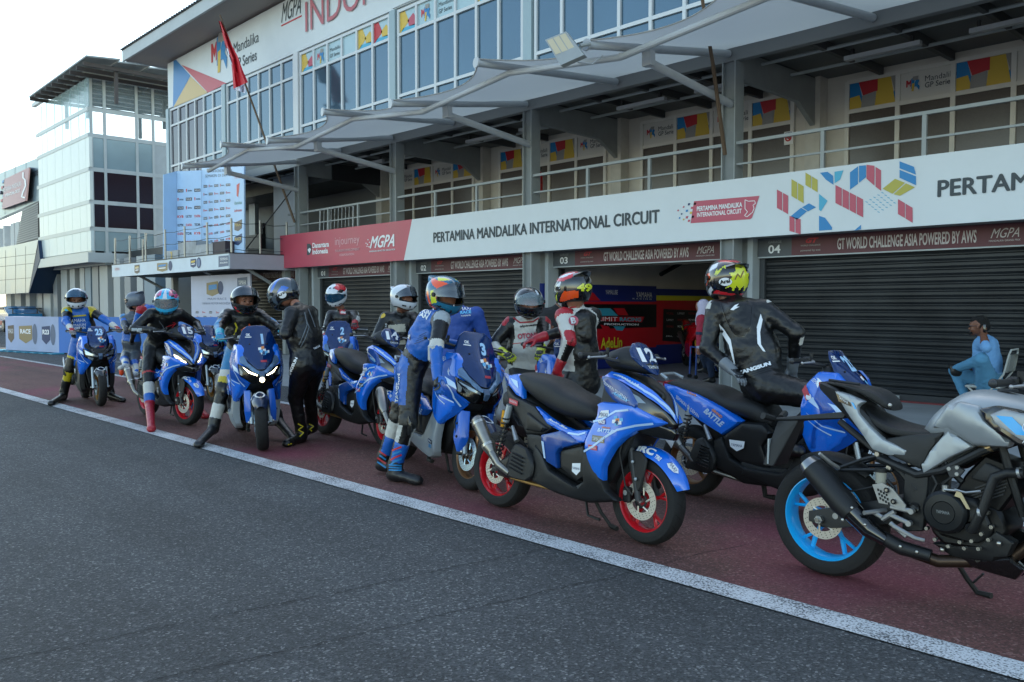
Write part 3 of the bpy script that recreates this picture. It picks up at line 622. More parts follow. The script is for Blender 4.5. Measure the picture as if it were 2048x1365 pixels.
# ================================================================= flags
FRED = M('flag_red', 'c01226', .7); FWHT = M('flag_white', 'd6d8e6', .7); WOOD = M('bamboo', '5d4a38', .6, var=.2, vs=20)
def flag(p_bot, p_top, label, cloth):
    fl = thing('flag', label, 'flag', p_bot, group='flags on bamboo poles'); mb = MB(); mb.tube([p_bot, (np.array(p_bot) + np.array(p_top)) / 2 + np.array([.02, 0, .02]), p_top], [.035, .03, .025], WOOD, 8); spart(mb, 'pole', fl)
    for P, m in cloth:
        mb = MB(); V = []; W = []; n = len(P[0])
        Y0 = p_top[1]
        for i in range(len(P[0])):
            l, r = P[0][i], P[1][i]
            for j in range(7): q = j / 6; V.append(PY(l[0] + (r[0] - l[0]) * q, l[1] + (r[1] - l[1]) * q, Y0 - .03 + .09 * math.sin(q * 9 + i * .8) + (m is FWHT) * .05))
        mb.add(V, [(i * 7 + j, i * 7 + j + 1, (i + 1) * 7 + j + 1, (i + 1) * 7 + j) for i in range(n - 1) for j in range(6)], m); spart(mb, 'cloth', fl)
tp = PY(440, 31, 10.9); bt = np.array([-22.3, 12.2, 3.85])
flag(bt, tp, 'red and white flag drooping from a bamboo pole before the glazed upper floor', [
    (([(437, 42), (444, 66), (450, 88), (462, 120), (465, 150), (467, 178)], [(443, 44), (455, 70), (463, 90), (475, 112), (485, 140), (496, 165)]), FRED),
    (([(449, 88), (455, 110), (463, 130)], [(458, 86), (463, 112), (468, 132)]), FWHT), (([(467, 178), (470, 182), (476, 182)], [(490, 170), (491, 180), (490, 187)]), FWHT)])
flag(np.array(PY(1450, 310, 12.25)), PY(1395, -60, 11.), 'bamboo flag pole tied to the balcony column beside garage 04', [])
# ================================================================= floodlight, extinguisher, notice
fl = thing('floodlight', 'grey square LED floodlight clamped to the outrigger tip of the canopy', 'floodlight', PY(1165, 90, 9.15)); mb = MB()
P = [PY(1090, 80, 9.0), PY(1132, 63, 9.0), PY(1168, 110, 8.8), PY(1121, 131, 8.8)]
nn = np.cross(P[1] - P[0], P[3] - P[0]); nn /= np.linalg.norm(nn); nn = nn * (1 if nn @ ray(1128, 97) > 0 else -1) * .07
mb.add(P + [p + nn for p in P], [(0, 1, 2, 3), (4, 7, 6, 5), (0, 4, 5, 1), (1, 5, 6, 2), (2, 6, 7, 3), (3, 7, 4, 0)], STEEL); spart(mb, 'housing', fl)
mb = MB(); b2 = lambda u, v: P[0] + (P[1] - P[0]) * u + (P[3] - P[0]) * v - nn * .08
for i in range(3): mb.poly([(.07 + i * .3, .06), (.33 + i * .3, .06), (.33 + i * .3, .62), (.07 + i * .3, .62)], b2, M('led_glass', 'b5a98a', .3))
spart(mb, 'lens', fl); mb = MB(); mb.tube([PY(1160, 92, 9.0), PY(1180, 88, 9.15)], .03, STEEL); mb.tube([PY(1155, 125, 9.1), PY(1185, 128, 9.3), PY(1205, 112, 9.6)], .012, PIPE, 6); spart(mb, 'bracket', fl)
fe = thing('fire_extinguisher', 'red fire extinguisher hung on the balcony column above garage 02', 'extinguisher', PY(1079, 385, 12.75)); a = PY(1079, 385, 12.75); mb = MB(); mb.tube([a + np.array([0, 0, z]) for z in (0, .02, .38, .43, .45)], [.05, .07, .07, .03, .02], M('ext_red', 'a01018', .3), 12); mb.tube([a + np.array([0, 0, .45]), a + np.array([.06, 0, .5])], .015, BLK, 6); spart(mb, 'cylinder', fe)
ns = thing('no_smoking_notice', 'small white no smoking notice stuck on the balcony window near the column', 'notice', PY(1577, 290, 15.4)); a = PY(1569, 291, 15.44); b = PY(1587, 262, 15.44)
mb = MB(); mb.bb((a[0], 15.42, a[2]), (b[0], 15.435, b[2]), LETW); w = b[0] - a[0]; h = b[2] - a[2]; mb.text('NOTICE', lambda u, v: (u, 15.412, v), LNAV, (a[0] + .1 * w, b[2] - .2 * h, b[0] - .1 * w, b[2] - .06 * h), .03)
cxx, czz = (a[0] + b[0]) / 2, (a[2] + b[2]) / 2; strip(mb, [(cxx + .3 * w * math.cos(t), czz + .3 * w * math.sin(t)) for t in np.linspace(0, 6.28, 17)], .03, lambda u, v: (u, 15.41, v), LRED, 1); strip(mb, [(cxx - .2 * w, czz + .2 * w), (cxx + .2 * w, czz - .2 * w)], .03, lambda u, v: (u, 15.409, v), LRED, 1); strip(mb, [(cxx - .2 * w, czz), (cxx + .22 * w, czz)], .025, lambda u, v: (u, 15.411, v), LETD, 1)
spart(mb, 'board', ns)
mb = MB()   # crowd gate leaning on the balcony
for q in range(10): mb.tube([PY(640 + q * 7.2, 462 - q * 1.1, 12.9), PY(641 + q * 7.2, 421 - q * 1.1, 12.9)], .012, PIPE, 5)
mb.tube([PY(639, 465, 12.9), PY(640, 422, 12.9), PY(645, 420, 12.9), PY(703, 412, 12.9), PY(707, 414, 12.9), PY(706, 455, 12.9)], .018, PIPE, 6); tag(mb.build('crowd_gate'), 'white tubular crowd gate leaning behind the balcony railing above garage 01', 'gate')
# ================================================================= podium deck
DX0, DX1, DY0, DZ0, DZ1 = PY(225, 557, 10.6)[0], -23.1, 10.6, 2.5, 2.95
dk = thing('podium_deck', 'raised podium deck with white sign fascia and wire rope railing left of the garages', 'podium', ((DX0 + DX1) / 2, 10.6, 0))
def part(parent): return lambda mb, name, **k: mb.build(name, parent, T=Matrix.Translation(-Vector(wmat(parent).translation)), **k)
dp = part(dk)
mb = MB(); mb.bb((DX0, DY0, DZ0 + .1), (DX1, 12.9, DZ1), M('fascia_grey', '9fa4ac', .5, var=.12, vs=1.5)); mb.bb((DX0 + .05, DY0 - .03, DZ0), (DX1 + .0, DY0 - .002, DZ1 - .02), M('fascia_white', 'c3cfd8', .45, var=.14, vs=1.)); mb.bb((DX1 - .02, DY0, DZ0), (DX1 + .02, 12.95, DZ1 - .02), M('fascia_lilac', 'a8a8b4', .5, var=.1, vs=1.5)); mb.bb((DX0 - .02, DY0 - .04, DZ1 - .015), (DX1 + .03, 12.9, DZ1 + .01), STEELD)
mb.bb((DX0 + .2, DY0 + .05, DZ0 + .02), (DX1 - .1, 12.9, DZ0 + .1), STEELD); dp(mb, 'platform')
mb = MB(); 
for x in (DX0 + 1., -26.3, DX1 - .3): mb.bb((x - .09, 12.4, 0), (x + .09, 12.6, DZ0), STEEL); mb.tube([(x, 11.2, DZ0 + .05), (x, 12.4, 1.9)], .05, STEEL, 6)
dp(mb, 'support')
px_posts = [(231, 530), (260, 526), (292, 520), (331, 515), (370, 510), (415, 505)]
posts = [(PY(x, y, DY0 + .08)[0], DY0 + .08) for x, y in px_posts] + [(DX1 - .06, DY0 + .08), (DX1 - .06, 11.55), (DX1 - .06, 12.4)] + [(DX0 + .3, 11.6)]
for x, y in posts: mb = MB(); mb.cyl((x, y, DZ1), (x, y, DZ1 + .98), .032, M('stainless', '8f8f8d', .3, .6), 10); dp(mb, 'railing_post')
mb = MB()
for z in (.12, .5, .88):
    pts = posts[:9]
    for a, b in zip(pts[:-1], pts[1:]): mb.tube([(a[0], a[1], DZ1 + z), ((a[0] + b[0]) / 2, (a[1] + b[1]) / 2, DZ1 + z - .04), (b[0], b[1], DZ1 + z)], .009, STEELD, 5)
dp(mb, 'wire_rope')
mb = MB(); g = lambda u, v: PY(u, v, DY0 - .036)
def badge(mb, u, v, w, h, m1, m2, g, tilt=0):
    mb.poly([(u, v), (u + w, v - h * .08), (u + w, v + h * .8), (u + w * .5, v + h), (u, v + h * .85)], g, m1)
    mb.poly([(u + w * .15, v + h * .2), (u + w * .9, v + h * .1), (u + w * .8, v + h * .35), (u + w * .1, v + h * .45)], lambda a, b: Vector(g(a, b)) + Vector((0, -.004, 0)), m2)
    mb.poly([(u + w * .2, v + h * .55), (u + w * .85, v + h * .48), (u + w * .8, v + h * .6), (u + w * .2, v + h * .67)], lambda a, b: Vector(g(a, b)) + Vector((0, -.004, 0)), LETW)
def disc(mb, u, v, rx, ry, m, g, d=0.):
    mb.poly([(u + rx * math.cos(t), v + ry * math.sin(t)) for t in np.linspace(0, 6.283, 20)[:-1]], lambda a, b: Vector(g(a, b)) + Vector((0, -d, 0)), m)
badge(mb, 269, 531, 10, 17, M('badge_brown', '5f5348', .5), LYEL, g); badge(mb, 314, 527, 21, 17, M('badge_gold', '8a7a55', .5), LBLU, g); disc(mb, 340.5, 532, 4, 10, LNAV, g); badge(mb, 381, 519, 11, 17, LNAV, LYEL, g); disc(mb, 397.5, 526, 4.5, 11, LNAV, g); disc(mb, 397.5, 526, 3.2, 8, M('badge_blue', '5e7396', .5), g, .004)
mb.poly([(437, 513), (457, 511), (457, 532), (437, 535)], g, M('badge_slate', '56647c', .5))
def txg(mb, s, p0, p1, yb, yt, Y, m, bold=.012):
    a = PY(p0, yb, Y); b = PY(p0, yt, Y); c = PY(p1, yb, Y); mb.text(s, lambda u, v: (u, Y, v), m, (a[0], a[2], c[0], b[2]), bold)
txg(mb, 'YAMAHA', 440, 455.5, 522, 516, DY0 - .042, LETW, .03); txg(mb, 'RACING', 440, 455, 528, 525, DY0 - .042, LETW, .02); txg(mb, 'YAMAHA', 229, 239, 542, 536, DY0 - .04, M('letter_faint_red', 'c07f80', .5), .02)
txg(mb, 'MAXI', 271, 278, 539, 535, DY0 - .044, LETW, .03)
dp(mb, 'lettering')
# back of the deck: dark opening, white panel
mb = MB(); a = PY(547, 400, 13.4)[0]; b = PY(592, 400, 13.4)[0]; mb.bb((a, 13.4, 2.9), (b + .6, 13.5, 5.6), WHT); mb.bb((PY(500, 400, 14.5)[0], 14.45, 2.9), (PY(512, 400, 14.5)[0], 14.6, 5.4), GRYW); mb.bb((BL + .1, 15.3, 2.9), (BX(3), 15.4, 5.7), M('room_grey', '6b6f70', .7)); mb.bb((PY(515, 450, 15.25)[0], 15.2, 2.9), (PY(528, 450, 15.25)[0], 15.28, 4.6), DARK)
bpart(mb, 'wall')
mb = MB(); mb.bb((BL + .1, 13.5, 5.2), (BX(3) + .1, 15.2, 5.7), STEELD); mb.tube([PY(600, 360, 12.6), PY(536, 285, 11.6) * 0 + PY(487, 505, 11.2)], .018, STEELD, 6); bpart(mb, 'beam')
# printed backdrop on the deck (folded screen)
bd = thing('sponsor_backdrop', 'tall folded blue sponsor backdrop full of small logos standing on the podium deck', 'backdrop', PY(420, 500, 11.6))
BDB = M('backdrop_blue', 'a9c9ea', .45, var=.12, vs=1.); MB_ = M('mini_black', '2c3346', .5); MR_ = M('mini_red', 'c8463a', .5)
cols = [(326, 350, 522, 11.0), (352, 343, 517, 11.45), (403, 341, 508, 11.9), (403.5, 333, 508, 11.89), (488, 330, 505, 11.1)]
mb = MB()
def bdp(i, j):
    a, b = cols[i], cols[j]; A0 = PY(a[0], a[1], a[3]); A1 = PY(a[0], a[2], a[3]); B0 = PY(b[0], b[1], b[3]); B1 = PY(b[0], b[2], b[3]); A1[2] = DZ1 + .01; B1[2] = DZ1 + .01; n = np.cross(B0 - A0, A1 - A0); n /= np.linalg.norm(n); n = n * (1 if n[1] < 0 else -1)
    f = lambda u, v, d=0.: A0 * (1 - u) * (1 - v) + B0 * u * (1 - v) + A1 * (1 - u) * v + B1 * u * v + n * d
    mb.add([f(0, 0), f(1, 0), f(1, 1), f(0, 1), f(0, 0, -.04), f(1, 0, -.04), f(1, 1, -.04), f(0, 1, -.04)], [(0, 1, 2, 3), (4, 7, 6, 5), (0, 4, 5, 1), (1, 5, 6, 2), (2, 6, 7, 3), (3, 7, 4, 0)], BDB); return f
F1 = bdp(0, 1); F2 = bdp(1, 2); F3 = bdp(3, 4); part(bd)(mb, 'panel')
mb = MB(); rr_ = random.Random(5); names = ['KYB', 'IRC', 'ULTIX', 'CS ASTRA', 'TDR', 'KYB']
def lg(f, u, v, w, h, kind):
    if kind == 0: mb.add([f(u, v, .004), f(u + w, v, .004), f(u + w, v + h, .004), f(u, v + h, .004)], [(0, 1, 2, 3)], MB_); mb.text('YAMALUBE', lambda a, b: f(a, b, .008), LETW, (u + w * .08, v + h * .8, u + w * .92, v + h * .2), .03)
    elif kind == 1: mb.text('idemitsu', lambda a, b: f(a, b, .004), MR_ if rr_.random() < .5 else MB_, (u + w * .3, v + h * .8, u + w, v + h * .2), .02); mb.add([f(u, v, .004), f(u + w * .2, v, .004), f(u + w * .15, v + h, .004), f(u + w * .05, v + h, .004)], [(0, 1, 2, 3)], MR_)
    else: s = names[kind % 6]; mb.text(s, lambda a, b: f(a, b, .004), MR_ if kind % 2 else MB_, (u, v + h * .9, u + w, v + h * .1), .04)
for r_ in range(8):
    for c in range(3): lg(F2, .06 + c * .33, .2 + r_ * .095, .24, .035, (r_ + c) % 2 if r_ < 3 else 2 + (r_ + c) % 4)
    for c in range(5): lg(F3, .05 + c * .14, .2 + r_ * .085, .1, .028, (r_ + c) % 2 if r_ < 5 else 2 + (r_ + c) % 4)
for f in (F1, F3):
    u0 = .1 if f is F1 else .8; w = .7 if f is F1 else .16
    mb.text('YAMAHA', lambda a, b: f(a, b, .004), MR_, (u0, .15, u0 + w, .09), .03); f_ = f
    mb.add([f(u0 + w * .3, .22, .004), f(u0 + w * .7, .2, .004), f(u0 + w * .6, .3, .004), f(u0 + w * .5, .36, .004), f(u0 + w * .3, .34, .004)], [(0, 1, 2, 3, 4)], MR_); mb.text('idemitsu', lambda a, b: f(a, b, .004), M('mini_green', '6f9a9a', .5), (u0, .44, u0 + w, .4), .02); mb.text('Lubricants', lambda a, b: f(a, b, .004), MR_, (u0, .52, u0 + w, .49), .02)
    for q, (m1, t_) in enumerate(((M('badge_brown'), 'MAXI'), (LNAV, 'RACE'))): v = .64 + q * .16; mb.add([f(u0, v, .004), f(u0 + w, v - .03, .004), f(u0 + w, v + .07, .004), f(u0 + w / 2, v + .1, .004), f(u0, v + .08, .004)], [(0, 1, 2, 3, 4)], m1); mb.text(t_, lambda a, b: f(a, b, .008), LYEL, (u0 + w * .1, v + .045, u0 + w * .9, v + .01), .03)
mb.text('SEMAKIN DI DEPAN', lambda a, b: F3(a, b, .004), MB_, (.1, .12, .75, .09), .02); mb.text('YAMAHA RACING INDONESIA', lambda a, b: F3(a, b, .004), MB_, (.15, .07, .75, .04), .02)
disc(mb, 0, 0, 0, 0, MB_, lambda a, b: F2(.15, .12)) if False else None
part(bd)(mb, 'logo')
pd = thing('winners_podium', 'worn white stepped winners podium on the deck before the sponsor backdrop', 'podium', PY(400, 510, 11.15)); mb = MB()
for (a, b, t, Y0, m) in ((356, 392, 486, 11.0, M('worn_white', 'a5a9ac', .6, var=.3, vs=3)), (392, 425, 491, 10.95, MATS['worn_white']), (332, 356, 503, 10.95, MATS['worn_white'])):
    A = PY(a, t, Y0); B = PY(b, t, Y0); mb.bb((A[0], Y0, DZ1 + .01), (B[0], Y0 + .4, A[2]), m)
A = PY(425, 491, 11.); B = PY(452, 482, 11.); mb.bb((A[0], 10.97, DZ1 + .01), (B[0], 11.3, B[2]), M('podium_dark', '3a3038', .6)); A = PY(338, 503, 10.94); mb.text('2', lambda u, v: (u, 10.94, v), LYEL, (A[0] + .1, DZ1 + .05, A[0] + .28, DZ1 + .28), .03); part(pd)(mb, 'block')
b2_ = thing('press_backdrop', 'pale press backdrop printed with a gold badge standing under the podium deck', 'backdrop', PY(440, 640, 11.4)); mb = MB()
A = PY(382, 560, 11.3); B = PY(500, 549, 11.6); A1 = PY(382, 650, 11.3); f = lambda u, v, d=0.: np.array([A[0] + (B[0] - A[0]) * u, 11.3 + .3 * u - d, 2.36 * (1 - v) + .05])
mb.add([f(0, 0), f(1, 0), f(1, 1), f(0, 1), f(0, 0, -.05), f(1, 0, -.05), f(1, 1, -.05), f(0, 1, -.05)], [(0, 1, 2, 3), (4, 7, 6, 5), (0, 4, 5, 1), (1, 5, 6, 2), (2, 6, 7, 3), (3, 7, 4, 0)], M('backdrop_pale', 'b9bdd0', .5, var=.1, vs=1.)); part(b2_)(mb, 'panel'); mb = MB()
mb.add([f(.28, .1, .004), f(.48, .08, .004), f(.5, .24, .004), f(.38, .28, .004), f(.28, .25, .004)], [(0, 1, 2, 3, 4)], M('badge_gold')); mb.add([f(.32, .13, .008), f(.46, .12, .008), f(.46, .18, .008), f(.32, .2, .008)], [(0, 1, 2, 3)], LBLU); mb.add([f(.52 + .05 * math.cos(t), .17 + .09 * math.sin(t), .004) for t in np.linspace(0, 6.1, 14)], [tuple(range(14))], LNAV); mb.add([f(.8, .05, .004), f(.96, .04, .004), f(.96, .24, .004), f(.8, .26, .004)], [(0, 1, 2, 3)], M('badge_slate')); mb.text('YAMAHA', lambda u, v: f(u, v, .008), LETW, (.82, .14, .94, .08), .03)
mb.text('MAXI RACE', lambda u, v: f(u, v, .004), M('badge_slate'), (.3, .33, .62, .3), .02); mb.text('YAMAHA MOTOR INDONESIA', lambda u, v: f(u, v, .004), M('badge_slate'), (.2, .39, .68, .36), .02)
for r_ in range(7):
    for c in range(7): lg(f, .08 + c * .12 + .02 * (r_ % 2), .48 + r_ * .065, .05, .03, (r_ + c) % 2)
part(b2_)(mb, 'logo')
# ================================================================= glass corner tower
TY = 12.5
tc_ = PY(180, 400, TY)[0]; tl = PY(77, 400, TY)[0]; zt = [PY(180, y, TY)[2] for y in (139, 149, 216, 269, 338, 404, 458, 506, 521)]
tw = thing('glass_tower', 'boxy pale glass and panel tower with open roof deck beyond the podium', 'building', ((tc_ + tl) / 2, TY, 0)); tp_ = part(tw)
ty2 = PX(350, 300, tc_)[1] + 3; yj = [PX(x, 300, tc_)[1] for x in (180, 207, 271, 304)]
ALU = M('aluminium_trim', 'b4b9b8', .4, .2, var=.08, vs=2)
mb = MB()
for i, z in enumerate(zt):
    e = .18 if i in (0, 8) else .05; h = .09 if i not in (0, 1) else .05
    if i in (1,): continue
    z0, z1 = (zt[1] + .03, zt[0]) if i == 0 else ((zt[8] - .1, zt[7]) if i == 8 else (z - h, z + h))
    if i == 7: continue
    mb.bb((tl - e, TY - e, z0), (tc_ + e, TY, z1), ALU); mb.bb((tc_, TY, z0), (tc_ + e, ty2, z1), ALU)
for y in yj: mb.bb((tc_ - .02, y - .06 + .06, zt[8]), (tc_ + .06, y + .12, zt[0]), ALU)
tp_(mb, 'frame')
xs = [tl + (tc_ - tl) * (PY(x, 300, TY)[0] - tl) / (tc_ - tl) for x in (77, 85, 95, 111, 126, 143, 159, 172.5, 180)]
for r_ in range(7):
    z0, z1 = zt[r_ + 2 - 1], zt[r_ + 2] if r_ < 6 else zt[7]
    if r_ == 0: z0 = zt[1]
    za, zb_ = min(z0, z1) + .09, max(z0, z1) - .09
    mb = MB(); m = TGL if r_ < 2 else (PGL if r_ != 5 else M('bright_panel', 'c3cfcf', .3, var=.1, vs=.8))
    if r_ == 6: break
    if r_ > 1: mb.bb((tl + .02, TY + .02, za - .09), (tc_ - .02, TY + .09, zb_ + .09), ALU)
    for a, b in zip(xs[:-1], xs[1:]): mb.bb((a + .012, TY - .03, za), (b - .012, TY + (.02 if r_ < 2 else .1), zb_), m)
    tp_(mb, 'panel_row'); mb = MB()
    ye = yj + [ty2]
    for i, (a, b) in enumerate(zip(ye[:-1], ye[1:])):
        if i == 3 and r_ > 1: mb.bb((tc_ - .05, a + .12, za - .1), (tc_ + .03, a + .8, zb_ + .1), GRYW); continue
        m2 = M('clear_glass', 'a9bfc6', .05, alpha=.18, spec=.8) if r_ < 2 else (M('brown_glass', '2b1b1b', .15, .0, spec=.35) if r_ in (3, 4) else PBL)
        mb.bb((tc_ - .02, a + .12, za), (tc_ + .02, b, zb_), m2)
    tp_(mb, 'window' if r_ in (3, 4) else 'panel_row')
mb = MB(); mb.bb((tl, TY + .3, zt[3] - .2), (tc_ - .1, ty2, zt[3]), GRYW); mb.bb((tl + .1, TY + .15, zt[8]), (tc_ - .15, ty2, zt[3] - .2), M('core_dark', '2a2c30', .8)); tp_(mb, 'core')
for y0, y1, zz in ((TY + 1.5, TY + 6.5, 3.0),): pass
# roof deck canopy: lean-to of rippled sheets on struts
mb = MB(); rc0 = PY(180, 112, TY - 1.); V = []; zr = PY(170, 112, TY - .8)[2]
xa, xb_ = PY(58, 190, TY - .8)[0], PY(172, 112, TY - .8)[0]; N = 9
for i in range(N):
    y0 = TY - .8 + i * 1.3; zz = zr - i * .0; mb.add([(xa, y0, zz - .1), (xb_, y0, zz), (xb_, y0 + 1.4, zz + .12), (xa, y0 + 1.4, zz + .02), (xa, y0, zz - .17), (xb_, y0, zz - .07), (xb_, y0 + 1.4, zz + .05), (xa, y0 + 1.4, zz - .05)], [(0, 1, 2, 3), (4, 7, 6, 5), (0, 4, 5, 1), (1, 5, 6, 2), (2, 6, 7, 3), (3, 7, 4, 0)], M('roof_sheet', '7f8686', .5, var=.2, vs=1.))
x = xa + .1
while x < xb_: mb.bb((x, TY - .8, zr - .34), (x + .1, TY + 10.5, zr - .18), M('rusty_steel', '4a4442', .7, var=.3, vs=3)); x += .95
for x in (xa + 1.2, (xa + xb_) / 2, xb_ - .6):
    for y in (TY + .6, TY + 4.2, TY + 8): mb.bb((x - .07, y - .07, zt[1] - 1.5), (x + .07, y + .07, zr - .3), MATS['rusty_steel'])
tp_(mb, 'roof')
mb = MB(); a = PY(158, 60, TY + 1); mb.cyl((a[0], TY + 1, zr), (a[0], TY + 1, zr + 1.6), .02, STEELD, 5); tp_(mb, 'mast')
# finned ground floor beneath and behind the tower
gf = thing('finned_wall', 'ground floor wall of upright grey fins and narrow windows beneath the tower', 'wall', (tl, 13.8, 0)); mb = MB(); YF = 13.6
mb.bb((PY(20, 600, 14)[0], 14.1, 0), (BX(4.2), 14.3, 4.0), M('fin_back', '22252a', .5)); part(gf)(mb, 'backing')
for x, w, m in ((62, 8, 1), (86, 9, 1), (98, 14, 0), (118, 8, 1), (134, 12, 0), (152, 10, 0), (172, 9, 0), (183, 11, 2), (197, 12, 1), (212, 16, 0), (240, 13, 0), (262, 12, 1), (287, 12, 0), (302, 22, 2), (40, 12, 1), (22, 10, 0), (345, 14, 0)):
    mb = MB(); a = PY(x, 650, YF)[0]; b = PY(x + w, 650, YF)[0]; mb.bb((a, YF - .25, 0), (b, YF + .5, 3.6), (M('fin_light', 'a3a7a7', .5, var=.1, vs=1.), M('fin_mid', '83878a', .5), M('fin_blue', '6f8290', .5))[m]); part(gf)(mb, 'fin')
mb = MB()
for x0, x1 in ((70, 86), (110, 118), (225, 240), (252, 262), (275, 287)):
    a, b = PY(x0, 650, YF + .3)[0], PY(x1, 650, YF + .3)[0]
    for z in (1.9, 2.5): mb.bb((a, YF + .28, z), (b, YF + .36, z + .06), WHT)
    mb.bb(((a + b) / 2, YF + .28, 0), ((a + b) / 2 + .06, YF + .36, 3.5), WHT)
part(gf)(mb, 'window_bar')
mb = MB(); mb.bb((PY(68, 540, 13.2)[0], 13.1, 3.35), (tc_, 13.4, 4.1), M('canopy_band', '9da8ae', .5, var=.1, vs=1.)); part(gf)(mb, 'band')
# ================================================================= far left building
fb = thing('panel_building', 'blue grey panelled building at the far left edge with a large red circuit sign', 'building', (-55, 12.6, 0)); fp = part(fb); YL = 12.6
q = lambda u, v, d=0.: PY(u, v, YL - d); PNL = M('steel_panel', '7d929c', .3, .25, var=.1, vs=.6); PNL2 = M('pale_steel_panel', 'a3acad', .3, .2, var=.12, vs=.6)
def slab(poly, m, d=0., th=.3): mb = MB(); mb.prism(poly, lambda u, v: q(u, v, d), lambda u, v: q(u, v, d) + np.array([0, th, 0]), m); return mb
fp(slab([(-60, 374), (0, 347), (78, 315), (78, 402), (0, 437), (-60, 462)], PNL), 'upper_panel')
mb = slab([(44, 422), (76, 406), (76, 478), (32, 490)], M('louvre', '74797a', .5)); 
for i in range(15): t = i / 15; mb.prism([(44 - 12 * t, 422 + 68 * t), (76, 406 + 72 * t), (76, 408.5 + 72 * t), (44 - 12 * t, 424.5 + 68 * t)], lambda u, v: q(u, v, .06), lambda u, v: q(u, v, 0), M('louvre_blade', '8d9192', .5))
fp(mb, 'louvre')
fp(slab([(-60, 505), (32, 490), (76, 480), (76, 490), (57, 586), (-60, 592)], PNL2, .3), 'lower_panel')
mb = MB()
for (u0, v0, u1, v1) in ((-60, 540, 67, 527), (-60, 524, 72, 508), (-60, 566, 62, 556)): strip(mb, [(u0, v0), (u1, v1)], .8, lambda u, v: q(u, v, .305), STEELD, 1)
for u in (11, 31, 51): strip(mb, [(u, 497 - .2 * u + 6), (u, 588)], .6, lambda u, v: q(u, v, .305), STEELD, 1)
for u in (10, 30, 52): strip(mb, [(u, 345 - .42 * u), (u, 434 - .44 * u)], .6, lambda u, v: q(u, v, .005), STEELD, 1)
fp(mb, 'panel_joint')
fp(slab([(76, 482), (80, 520), (69, 552), (58, 587), (57, 586)], M('dark_blue_side', '14304f', .5), .3, 1.5), 'side_panel')
mb = MB()
for x, w in ((17, 7), (26, 8), (2, 3), (-20, 8)): a = q(x, 460)[0]; b = q(x + w, 460)[0]; mb.bb((a, YL + .1, 3.3), (b, YL + .7, 6.3), GRYW)
for x, w in ((16, 5), (24, 9), (37, 5), (-15, 10)): a = q(x, 600)[0]; b = q(x + w, 600)[0]; mb.bb((a, YL + 1.1, 0), (b, YL + 1.7, 2.7), M('fin_light'))
fp(mb, 'column')
sb = thing('circuit_sign', 'large red raised circuit sign on the panelled building at the far left', 'sign', q(25, 400)); mb = MB()
mb.prism([(9, 359), (58, 335), (59, 340), (52, 400), (49, 403), (4, 419)], lambda u, v: q(u, v, .25), lambda u, v: q(u, v, .0), M('sign_red_faded', 'b38b8e', .5)); mb.prism([(58, 335), (61, 337), (55, 402), (51, 403)], lambda u, v: q(u, v, .26), lambda u, v: q(u, v, .0), M('sign_edge', '7d2a30', .5))
for i, (u, v) in enumerate(((4, 362), (2, 374), (-2, 384), (5, 390), (1, 400), (4, 410))): mb.prism([(u, v), (u + 4, v - 2), (u + 4, v + 3), (u, v + 5)], lambda a, b: q(a, b, .2), lambda a, b: q(a, b, 0), (LBLU, LROS, LNAV)[i % 3])
part(sb)(mb, 'board'); mb = MB()
for s, u0, v0, u1, v1, h in (('PERTAMINA MANDALIKA', 6, 386, 43, 371, 9), ('INTERNATIONAL CIRCUIT', 10, 395, 40, 384, 6)):
    A = q(u0, v0, .262); B = q(u1, v1, .262); zz = q(u0, v0 - h, .262)[2] - A[2]; mb.text(s, lambda u, v: A + (B - A) * u + np.array([0, 0, zz * v]), LETW, (0, 0, 1, 1), .03)
strip(mb, [(46, 345), (46, 356), (50, 360), (51, 372), (46, 384), (43, 394), (50, 396)], 3, lambda u, v: q(u, v, .27), LETW, 2); A = q(61, 362, .02); B = q(78, 356, .02); mb.text('injourney', lambda u, v: A + (B - A) * u + np.array([0, 0, .55 * v]), LETD, (0, 0, 1, 1), .02)
part(sb)(mb, 'lettering')
# ================================================================= barriers
br = thing('printed_barrier', 'long low printed fabric barrier with gold badges standing left of the riders', 'barrier', PZ(60, 710)); YB0, YB1 = 6.7, 7.45
P0 = PY(12, 700, YB0); P1 = PY(118, 700, YB1); hh = 1.08
f = lambda u, v, d=0.: np.array([P0[0] + (P1[0] - P0[0]) * u, YB0 + (YB1 - YB0) * u - d, .03 + hh * v])
mb = MB(); mb.add([f(0, 0), f(1, 0), f(1, 1), f(0, 1), f(0, 0, -.3), f(1, 0, -.3), f(1, 1, -.3), f(0, 1, -.3)], [(0, 1, 2, 3), (4, 7, 6, 5), (0, 4, 5, 1), (1, 5, 6, 2), (2, 6, 7, 3), (3, 7, 4, 0)], M('barrier_cloth', '9fabc8', .6, var=.12, vs=1.)); part(br)(mb, 'cloth'); mb = MB()
for u, w, k in ((.05, .12, 0), (.27, .25, 1), (.7, .15, 2)): mb.add([f(u, .35, .005), f(u + w * .5, .22, .005), f(u + w, .35, .005), f(u + w, .75, .005), f(u, .72, .005)], [(0, 1, 2, 3, 4)], (M('badge_brown'), M('badge_gold'), LNAV)[k]); mb.text(('MAXI', 'RACE', 'R23')[k], lambda a, b: f(a, b, .01), LETW, (u + w * .1, .5, u + w * .9, .64), .04)
for u in (.57, .9): mb.add([f(u + .045 * math.cos(t), .5 + .3 * math.sin(t), .005) for t in np.linspace(0, 6, 16)], [tuple(range(16))], M('badge_slate'))
part(br)(mb, 'lettering'); mb = MB()
for u in np.linspace(.02, .98, 7): p = f(u, 0); mb.box((p[0], p[1] - .12, .02), (.9, .35, .03), M('foot_teal', '2f8ba8', .5))
part(br)(mb, 'foot')
